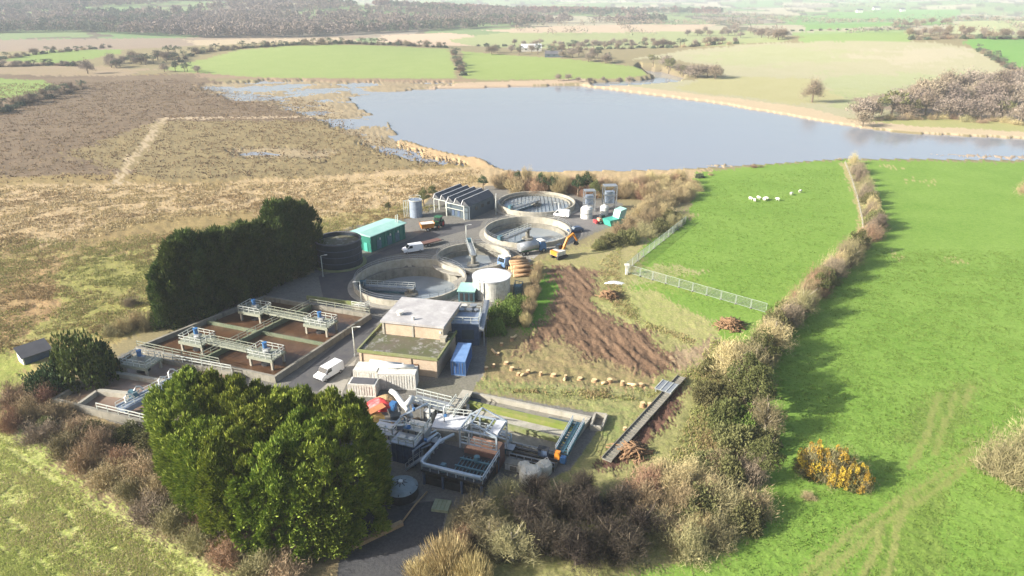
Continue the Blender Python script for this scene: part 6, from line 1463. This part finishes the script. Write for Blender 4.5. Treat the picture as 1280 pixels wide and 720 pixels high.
# --- gorse in the pasture
GF = [leaf_shrub(s+150, 3200, 30, (.03,.06), .9, 'flowers', .8, (.10,.20), .2, .05) for s in range(3)]
for px, py, r, h, fs, lb in ((1018,592,2.7,4.4,1.1,'left part of the gorse clump alone in the pasture, thick with yellow flowers'),(1043,598,2.8,5.0,1.0,'middle part of the gorse clump in the pasture, yellow and brown'),(1066,606,2.3,3.4,1.04,'right part of the gorse clump in the pasture, beside its shadow')):
    g = shrub('olive', px, py, r, h, 'gorse_bush', lb, 'gorse in the pasture', 'bush')
    inst(random.choice(LEAF), 'foliage', 'leaf_olive', (0,0,0), (.9,.9,.9), g, 0)
    for q in range(2): inst(GF[(q+int(px))%3], 'flowers', 'gorse_flower', (-.08+.1*q,-.1+.05*q,.06), (fs*(1.04-.06*q),fs,fs*1.04), g, q*2.2)
shrub('tan', 1010, 622, 1.2, .9, 'grass_clump', 'low dry grass clump below the gorse', None, 'bush')
# --- pale bare trees at the right edge
shrub('olive', 1262, 600, 4.6, 7.2, 'bare_bush', 'broad soft tan bare bush at the right edge above the field track', 'pale bare bushes at the right edge', 'bush'); shrub('olive', 1296, 570, 4.2, 6.6, 'bare_bush', 'olive tan bare bush half outside the right edge', 'pale bare bushes at the right edge', 'bush'); tree(1285, 250, 6.5, 8, 'baretan', 'pale bare tree at the right edge of the far pasture', 'pale bare bushes at the right edge', 'bare_tree')
# --- bushes inside and around the works
for (px,py,r,h,lb) in ((630,402,3.4,5.0,'light green domed bush beside the dark screen house'),(645,388,2.8,4.2,'light green bush behind the domed one, next to the white tank'),(620,416,2.6,3.2,'lowest light green bush above the blue container')):
    shrub('green', px, py, r, h, 'green_bush', lb, 'green bushes by the white tank', 'bush')
row([('reed',657,408,1.7,3.2),('tan',659,400,1.6,3.4),('reed',661,392,1.8,3.4),('tan',663,383,1.6,3.6),('reed',665,374,1.8,3.4),('tan',667,365,1.6,3.5),('reed',669,356,1.7,3.3),('tan',671,347,1.6,3.4),('reed',673,340,1.5,3.0)], '{k} shrub in the hedge beside the mud track, {n} from below', 'dry hedge beside the mud track')
row([('ivy',765,306,3.2,3.4),('oleaf',785,302,3.4,3.8),('olive',805,294,3.4,3.8),('oleaf',825,288,3.2,3.6),('tan',790,286,3.6,4.0),('tan',812,278,3.6,4.2),('olive',842,281,2.8,3.2),('tan',775,293,3.2,3.6),('ivy',748,310,2.4,2.4),('tan',830,268,3.4,4.0),('oleaf',838,276,3.0,3.4),('tan',800,270,3.2,3.6)], '{k} bush on the bank beside the teal skip, {n} from the left', 'bank bushes along the pasture')
row([('tan',px,py,random.uniform(2.8,3.8),random.uniform(3.2,4.6)) for px,py in line([(800,266),(830,256),(858,246),(868,236)],16,6,4)], '{k} shrub on the pasture edge between works and lake, {n} from the left', 'tan shrubs between works and lake')
row([(random.choice(['tan','reed','reed','red']),px,py,random.uniform(2.6,3.8),random.uniform(3.4,5.2)) for px,py in line([(625,234),(680,236),(720,238),(760,240),(800,244),(852,236)],62,5,9)], '{k} shrub in the scrub belt along the lake shore, {n} from the left', 'scrub belt along the lake shore')
for i,(px,py,h,k) in enumerate([(530,260,6.2,'leaf'),(541,250,5,'leaf'),(604,238,5.2,'pine'),(648,234,5.6,'pine'),(676,240,6.6,'pine'),(690,242,5.8,'pine'),(722,246,7.2,'pine'),(733,244,7.6,'pine'),(744,250,6.4,'leaf'),(486,266,3.4,'leaf')]):
    tree(px, py, h, h*.72, k, f'small green tree behind the round tanks towards the lake, {nth(i+1)} planted of ten', 'green trees between tanks and lake', 'green_tree')
ks = [o for o in COL.objects if o.get('group') == 'green trees between tanks and lake']; ks.sort(key=lambda o: o.location.x/o.location.y)
for i, o in enumerate(ks): o['label'] = f'small green tree between the works and the lake, {nth(i+1)} from the left'
row([('fgreen',875,222,1.8,2.2),('ftan',888,219,1.4,1.2),('fbrown',942,209,1.8,1.6),('ftan',952,209,1.0,1.0),('fbrown',1050,200,1.4,1.2)], '{k} low bush on the pasture lake shore, {n} from the left', 'low bushes on the lake shore')
# --- far banks: copses, hedgerows, riverside bushes
def far_row(pts, n, jx, jy, kinds, h, tpl, group, name='tree'):
    q = line(pts, n, jx, jy); q.sort()
    for i,(px,py) in enumerate(q):
        hh = random.uniform(*h); k = random.choice(kinds); tree(px, py, hh, hh*random.uniform(.95,1.35), k, tpl.format(nth(i+1)), group, name)
far_row([(1075,150),(1110,146),(1160,146),(1220,150),(1290,156)],17,8,3,['fgrey','fbare','fbare','folive'],(10,15),'leafless tree at the front of the wood on the right shore, {} from the left','wood on the right shore')
far_row([(1120,138),(1180,132),(1240,130),(1300,132)],16,8,3,['fgrey','fbare'],(11,16),'brown tree in the middle of the wood on the right shore, {} from the left','wood on the right shore, middle')
far_row([(1150,124),(1220,115),(1300,108)],13,8,3,['fgrey','fbare'],(11,16),'brown tree at the back of the wood on the right shore, {} from the left','wood on the right shore, back')
far_row([(1095,143),(1108,141)],3,5,1,['fpine'],(8,10),'dark evergreen at the left end of the right shore wood, {} from the left','evergreens at the right shore wood','evergreen_tree')
tree(1015,128,15,14,'bare','lone leafless tree on the pale hillside above the lake',None,'bare_tree'); tree(1078,158,8,12,'fgrey','grey willow bush leaning over the water at the right shore',None,'willow_tree')
far_row([(818,84),(835,88),(860,96),(880,98),(900,97)],12,6,2,['fgrey','folive','fbare'],(8,12),'rounded tree beside the river inlet, {} from the left','trees beside the river inlet')
far_row([(688,100),(720,101),(750,103),(795,104)],7,5,1,['fbare'],(4,6),'small bush on the spit between lake and inlet, {} from the left','bushes on the spit')
far_row([(615,66),(660,64),(700,68),(740,76),(770,76)],26,10,4,['fgrey','fbare','fpine'],(7,11),'tree in the grove behind the river mouth, {} from the left','grove behind the river mouth')
far_row([(700,62),(780,60),(850,58),(920,54)],24,6,1.5,['fgrey','fpine','fbare'],(6,10),'hedgerow tree along the bank above the pale hill, {} from the left','hedgerow above the pale hill')
far_row([(640,56),(700,57),(760,56),(830,55)],18,6,1,['fgrey','fbare'],(6,9),'tree in the thin hedgerow below the pale green strip, {} from the left','hedgerow below the pale green strip')
far_row([(205,84),(240,68),(300,61),(370,56.5),(430,55),(500,57),(560,60)],44,3,.8,['fpine','fgrey','fpine'],(4.5,8),'hedgerow tree along the top of the broad green field, {} from the left','hedgerow on top of the broad green field')
far_row([(566,66),(572,80),(578,94)],9,3,2,['fpine','fgrey'],(6,9),'tree in the hedge ending the broad green field, {} from the left','hedge at the end of the broad green field')
far_row([(125,84),(160,80),(200,76),(230,70)],24,12,4,['fgrey','fbare','fpine'],(7,11),'tree in the copse left of the broad green field, {} from the left','copse left of the broad green field')
far_row([(0,83),(60,81),(110,83)],11,5,.7,['fpine','fbare'],(4,6),'hedge tree under the small left field, {} from the left','hedge under the small left field')
far_row([(-10,75),(50,67),(140,59)],14,5,.8,['fpine','fgrey'],(4,7),'hedge tree along the top of the small left field, {} from the left','hedge on top of the small left field')
far_row([(-15,142),(20,133),(55,124),(85,116),(105,110)],13,5,2,['fgrey','fpine'],(5,8),'tree in the dark hedge below the nearest left field, {} from the left','dark hedge below the nearest left field')
far_row([(205,92),(230,88),(255,91)],6,6,1.5,['fpine','fbare'],(5,8),'tree on the moor edge below the copse, {} from the left','trees on the moor edge')
tree(110,92,12,12,'barered' if 0 else 'fbare','single reddish tree on the moor edge at the far left',None,'bare_tree')
far_row([(1135,48),(1180,45),(1230,46),(1290,47)],24,6,3,['fgrey','fbare'],(7,11),'tree in the dark band above the pale hill on the right, {} from the left','dark band of trees above the pale hill')
far_row([(1120,36),(1170,30),(1230,22)],16,8,2,['fgrey'],(8,12),'tree in the upper dark band on the far right, {} from the left','upper dark band of trees')
far_row([(1222,62),(1245,74),(1268,90)],10,3,1,['fgrey','fpine'],(4,7),'hedge tree on the right flank of the pale hill, {} from the left','hedge on the flank of the pale hill')
far_row([(860,44),(910,42),(960,46),(985,50)],22,8,4,['fgrey','fbare'],(8,12),'brown tree in the grove left of the green hill fields, {} from the left','grove left of the green hill fields')
def far_bush(pts, n, jx, jy, kinds, tpl, group):
    q = line(pts, n, jx, jy); q.sort()
    for i,(px,py) in enumerate(q):
        k = random.choice(kinds); shrub(k, px, py, random.uniform(3.0,4.6), random.uniform(2.6,4.4), 'hedge_shrub', tpl.format(nth(i+1)), group)
FK = ['fgreen','fbrown','fdark']
far_bush([(215,83),(245,67),(300,60.5),(370,56),(430,54.5),(500,56.5),(560,60)],46,1,.3,FK,'hedge bush under the trees on top of the broad green field, {} from the left','bushes on top of the broad green field')
far_bush([(566,63),(572,78),(580,96)],9,1.5,1,FK,'hedge bush at the end of the broad green field, {} from the far end','bushes at the end of the broad green field')
far_bush([(-10,144),(20,134),(55,125),(85,117),(108,109)],16,3,1,FK,'bush in the dark hedge below the nearest left field, {} from the left','bushes below the nearest left field')
far_bush([(-10,84),(60,81.5),(112,83.5)],14,2,.3,FK,'bush in the hedge under the small left field, {} from the left','bushes under the small left field')
far_bush([(-10,76),(50,67.5),(142,59)],15,2,.3,FK,'bush in the hedge above the small left field, {} from the left','bushes above the small left field')
far_bush([(700,63),(780,61),(850,59),(925,54.5)],24,2,.5,FK,'hedge bush on the bank above the pale hill, {} from the left','bushes above the pale hill')
far_bush([(590,58),(680,58.5),(760,57),(850,55.5)],22,2,.4,FK,'hedge bush below the pale green strip, {} from the left','bushes below the pale green strip')
far_bush([(1135,50),(1200,48),(1300,49)],18,2,.6,FK,'bush along the dark band above the pale hill, {} from the left','bushes under the dark band')
far_bush([(1222,63),(1246,76),(1272,92)],10,1,.4,FK,'hedge bush on the right flank of the pale hill, {} from the top','bushes on the flank of the pale hill')
far_bush([(985,39),(1060,37.5),(1140,36.5)],14,2,.3,FK,'hedge bush between the two green hill fields, {} from the left','bushes between the green hill fields')
far_bush([(1075,152),(1140,148),(1220,151),(1290,157)],16,5,2,['fbrown','ftan'],'undergrowth bush along the front of the right shore wood, {} from the left','undergrowth of the right shore wood')
# --- far woods and distant hedgerows that read as masses
def mass(name, label, xs, ys, hs, ws, mats, n_card, seed, mi=None):
    rng = np.random.default_rng(seed); N = len(xs); Vs = []; ms = []
    zs = hbase(xs, ys); v = sph(N*n_card*2, rng, -.7)[:N*n_card]; k = np.repeat(np.arange(N), n_card)
    P = np.stack([xs[k], ys[k], zs[k]],1)+v*np.stack([ws[k]*.5, ws[k]*.5, hs[k]*.45],1)*rng.uniform(.6,1.05,(len(k),1)); P[:,2] += hs[k]*.52
    D = v+rng.normal(size=v.shape)*.5; L = hs[k]*rng.uniform(.13,.27,len(k))
    V = cards(P, D, L, L*.55, rng); mi = mi if mi is not None else rng.integers(0, len(mats), N)
    o = bpy.data.objects.new(name, quadmesh(name, V, mats, mi[k])); COL.objects.link(o); tag(o, label, 'wood', kind='stuff'); return o
rng = np.random.default_rng(99)
n = 9600; b_ = rng.uniform(-90, 880, n); d_ = 1040+1230*rng.uniform(0,1,n)**1.4
u_ = (b_-640)/FPX/CA*.93; xs, ys = u_*d_, d_*1.0
keep = fbm(xs/260, ys/260, 77, 3) > np.where(d_ < 1300, .44, .36); keep &= (b_ < 560+200*fbm(d_/90, b_/50, 55, 2))|(fbm(xs/120, ys/160, 79, 3) > .47); keep &= (d_ > 1075+45*np.sin(b_/70)+np.clip(b_-540,0,400)*1.6)
xs, ys, d_, b_ = xs[keep], ys[keep], d_[keep], b_[keep]
typ = fbm(xs/170, ys/170, 78, 3); mi = np.where(typ > .60, 2, np.where((d_ > 1750)&(typ > .42), 1, 0)).astype(int); mi = np.where(rng.uniform(0,1,len(mi)) < .2, 3, mi)
mass('far_wood', 'hazy brown and blue green wood across the hill behind the moor', xs, ys, rng.uniform(10,17,len(xs)), rng.uniform(9,15,len(xs)), ['leaf_far_brown','leaf_far_red','leaf_far_dark','twig_grey'], 95, 3, mi)
n = 60000; b_ = rng.uniform(-100,1400,n); d_ = np.exp(rng.uniform(math.log(1020), math.log(5200), n)); u_ = (b_-640)/FPX/CA*.93; xs, ys = u_*d_, d_
px_, py_ = xs/170+fbm(xs/300, ys/300, 3)*1.4, ys/230+fbm(xs/300, ys/300, 4)*1.4
edge = np.minimum(np.minimum(px_%1, 1-px_%1)*170, np.minimum(py_%1, 1-py_%1)*230)
wood = (fbm(xs/330, ys/330, 88, 3) > .60)&(d_ > 1300)
keep = ((edge < 5)|(wood & (rng.uniform(0,1,n) < .5)))&((b_ > 640)|(d_ > 2300))
xs, ys = xs[keep][:5200], ys[keep][:5200]
mass('far_hedgerows', 'distant hedgerows and copses between the hazy fields on the skyline', xs, ys, rng.uniform(6,11,len(xs)), rng.uniform(7,12,len(xs)), ['leaf_far_brown','leaf_far_dark','twig_grey'], 26, 5)
# --- tussocks and rough grass
PATHW = [(q.x,q.y) for q in (T(140,240),T(158,212),T(183,181),T(204,148))]
def blades(name, label, poly, n, h, w, mats, seed, dens=None, cat='grass', rows=None):
    rng = np.random.default_rng(seed); q = [T(*p) for p in poly]; p = np.array([(a.x,a.y) for a in q]); lo, hi = p.min(0), p.max(0)
    area = 0.5*abs(sum(p[i][0]*p[(i+1)%len(p)][1]-p[(i+1)%len(p)][0]*p[i][1] for i in range(len(p)))); m = int(n*(hi-lo).prod()/area)
    X = rng.uniform(lo[0],hi[0],m); Y = rng.uniform(lo[1],hi[1],m); ins = np.zeros(m,bool); k = len(p)
    for i in range(k):
        x1,y1 = p[i]; x2,y2 = p[(i+1)%k]
        if y1 == y2: continue
        ins ^= ((y1 > Y) != (y2 > Y))&(X < (x2-x1)*(Y-y1)/(y2-y1)+x1)
    ed = np.full(m, 1e9)
    for i in range(k):
        x1,y1 = p[i]; x2,y2 = p[(i+1)%k]; tt = np.clip(((X-x1)*(x2-x1)+(Y-y1)*(y2-y1))/((x2-x1)**2+(y2-y1)**2+1e-9),0,1); ed = np.minimum(ed, np.hypot(X-x1-tt*(x2-x1), Y-y1-tt*(y2-y1)))
    ins &= rng.uniform(0,1,m) < ed/(.02*np.hypot(X,Y)+1.0)
    cl = fbm(X/3.2, Y/3.2, seed, 3)
    if rows:
        q = math.hypot(*rows); s_ = (X*rows[0]+Y*rows[1])/q; t_ = (-X*rows[1]+Y*rows[0])/q; cl = .55*fbm(s_/5, t_/.5, seed, 2)+.45*fbm(X/.6, Y/.6, seed+1, 2)
    if name == 'moor_rushes':
        for (ax,ay),(bx,by) in zip(PATHW[:-1],PATHW[1:]):
            tt = np.clip(((X-ax)*(bx-ax)+(Y-ay)*(by-ay))/((bx-ax)**2+(by-ay)**2),0,1); ins &= np.hypot(X-ax-tt*(bx-ax), Y-ay-tt*(by-ay)) > 2.6
    if name == 'pasture_grass':
        for w_, wd_ in TRACKS:
            for (ax,ay),(bx,by) in zip(w_[:-1],w_[1:]):
                tt = np.clip(((X-ax)*(bx-ax)+(Y-ay)*(by-ay))/((bx-ax)**2+(by-ay)**2),0,1); ins &= np.hypot(X-ax-tt*(bx-ax), Y-ay-tt*(by-ay)) > wd_*.9
        cl = .5+.35*(cl-.5)+.35*(fbm(X/.9, Y/.9, seed+9, 2)-.5)
    ins &= cl+rng.normal(0,.09,m) > (.47 if dens is None else dens)
    X, Y, cl = X[ins], Y[ins], cl[ins]; c = 3
    X = np.repeat(X,c)+rng.normal(0,.16,len(X)*c); Y = np.repeat(Y,c)+rng.normal(0,.16,len(Y)*c); N = len(X)
    L = rng.uniform(h*.6,h*1.5,N); P = np.stack([X,Y,hbase(X,Y)+L*.32],1); D = np.stack([rng.normal(0,.5,N),rng.normal(0,.5,N),np.ones(N)],1)
    mi = np.clip((fbm(X/11,Y/11,seed+5,3)-.3)/.4*len(mats)+rng.normal(0,.9,N), 0, len(mats)-1).astype(int)
    o = bpy.data.objects.new(name, quadmesh(name, cards(P,D,L,rng.uniform(w*.6,w*1.5,N),rng), mats, mi)); COL.objects.link(o); tag(o, label, cat, kind='stuff')
leafmat('grass_tan', (.27,.205,.10), (.32,.25,.125), (.38,.30,.16), .3); leafmat('grass_brown', (.20,.14,.07), (.26,.18,.09), (.31,.23,.12), .2); leafmat('grass_green', (.17,.19,.05), (.22,.22,.07), (.28,.27,.10), .2); leafmat('grass_straw', (.42,.33,.19), (.48,.39,.24), (.54,.45,.30), .2)
leafmat('grass_dark', (.12,.085,.05), (.16,.115,.065), (.20,.15,.09), .1); leafmat('grass_lime', (.30,.36,.085), (.37,.40,.13), (.46,.46,.19), .5)
blades('moor_grass', 'rough brown and olive tussock grass covering the near moor', [(-80,290),(120,300),(300,275),(420,268),(520,252),(560,258),(440,300),(400,300),(330,335),(190,398),(120,440),(20,446),(-80,470)], 60000, .42, .12, ['grass_brown','grass_green','grass_tan','grass_green'], 301, .42)
blades('pale_grass', 'pale straw coloured grass belt across the moor', [(-80,232),(150,230),(300,228),(450,222),(600,210),(610,228),(540,250),(430,275),(330,268),(200,280),(60,310),(-80,325)], 36000, .55, .18, ['grass_tan','grass_straw','grass_brown'], 302, .45)
blades('moor_rushes', 'dark brown rushes spread over the far moor towards the marsh', [(-80,105),(90,102),(220,98),(300,112),(410,126),(460,165),(540,188),(590,204),(440,222),(200,228),(-80,232)], 40000, .55, .30, ['grass_brown','grass_dark','grass_tan'], 306, .50)
blades('stubble_grass', 'rows of dry cut grass on the mown field at the lower left', [(-60,490),(30,552),(100,612),(200,680),(300,740),(-60,740)], 90000, .26, .075, ['grass_lime','grass_straw','grass_lime'], 303, .50, 'grass', d1)
blades('bank_grass', 'rough dry grass on the slope between works and pasture', [(700,484),(815,486),(860,462),(890,425),(940,425),(950,520),(900,640),(820,600),(868,500),(866,474),(800,504),(700,500),(600,486)], 20000, .45, .11, ['grass_green','grass_tan','grass_brown'], 304, .42)
blades('verge_grass', 'dry grass around the mud track below the pasture', [(745,325),(780,305),(775,345),(805,400),(880,425),(866,434),(800,408),(765,390),(748,350)], 9000, .32, .12, ['grass_green','grass_tan'], 305, .42)
leafmat('grass_pasture', (.15,.27,.035), (.19,.30,.05), (.27,.36,.09), .5)
blades('pasture_grass', 'short bright green grass over the near pasture', [(930,500),(960,420),(1010,385),(1090,310),(1340,310),(1340,760),(780,760),(910,690),(955,600)], 52000, .17, .10, ['grass_pasture'], 307, .50)
blades('pasture_grass', 'short bright green grass over the pasture with the sheep', [(800,310),(870,225),(1000,208),(1060,208),(1075,290),(960,400),(870,390),(790,350)], 24000, .17, .13, ['grass_pasture'], 308, .52)
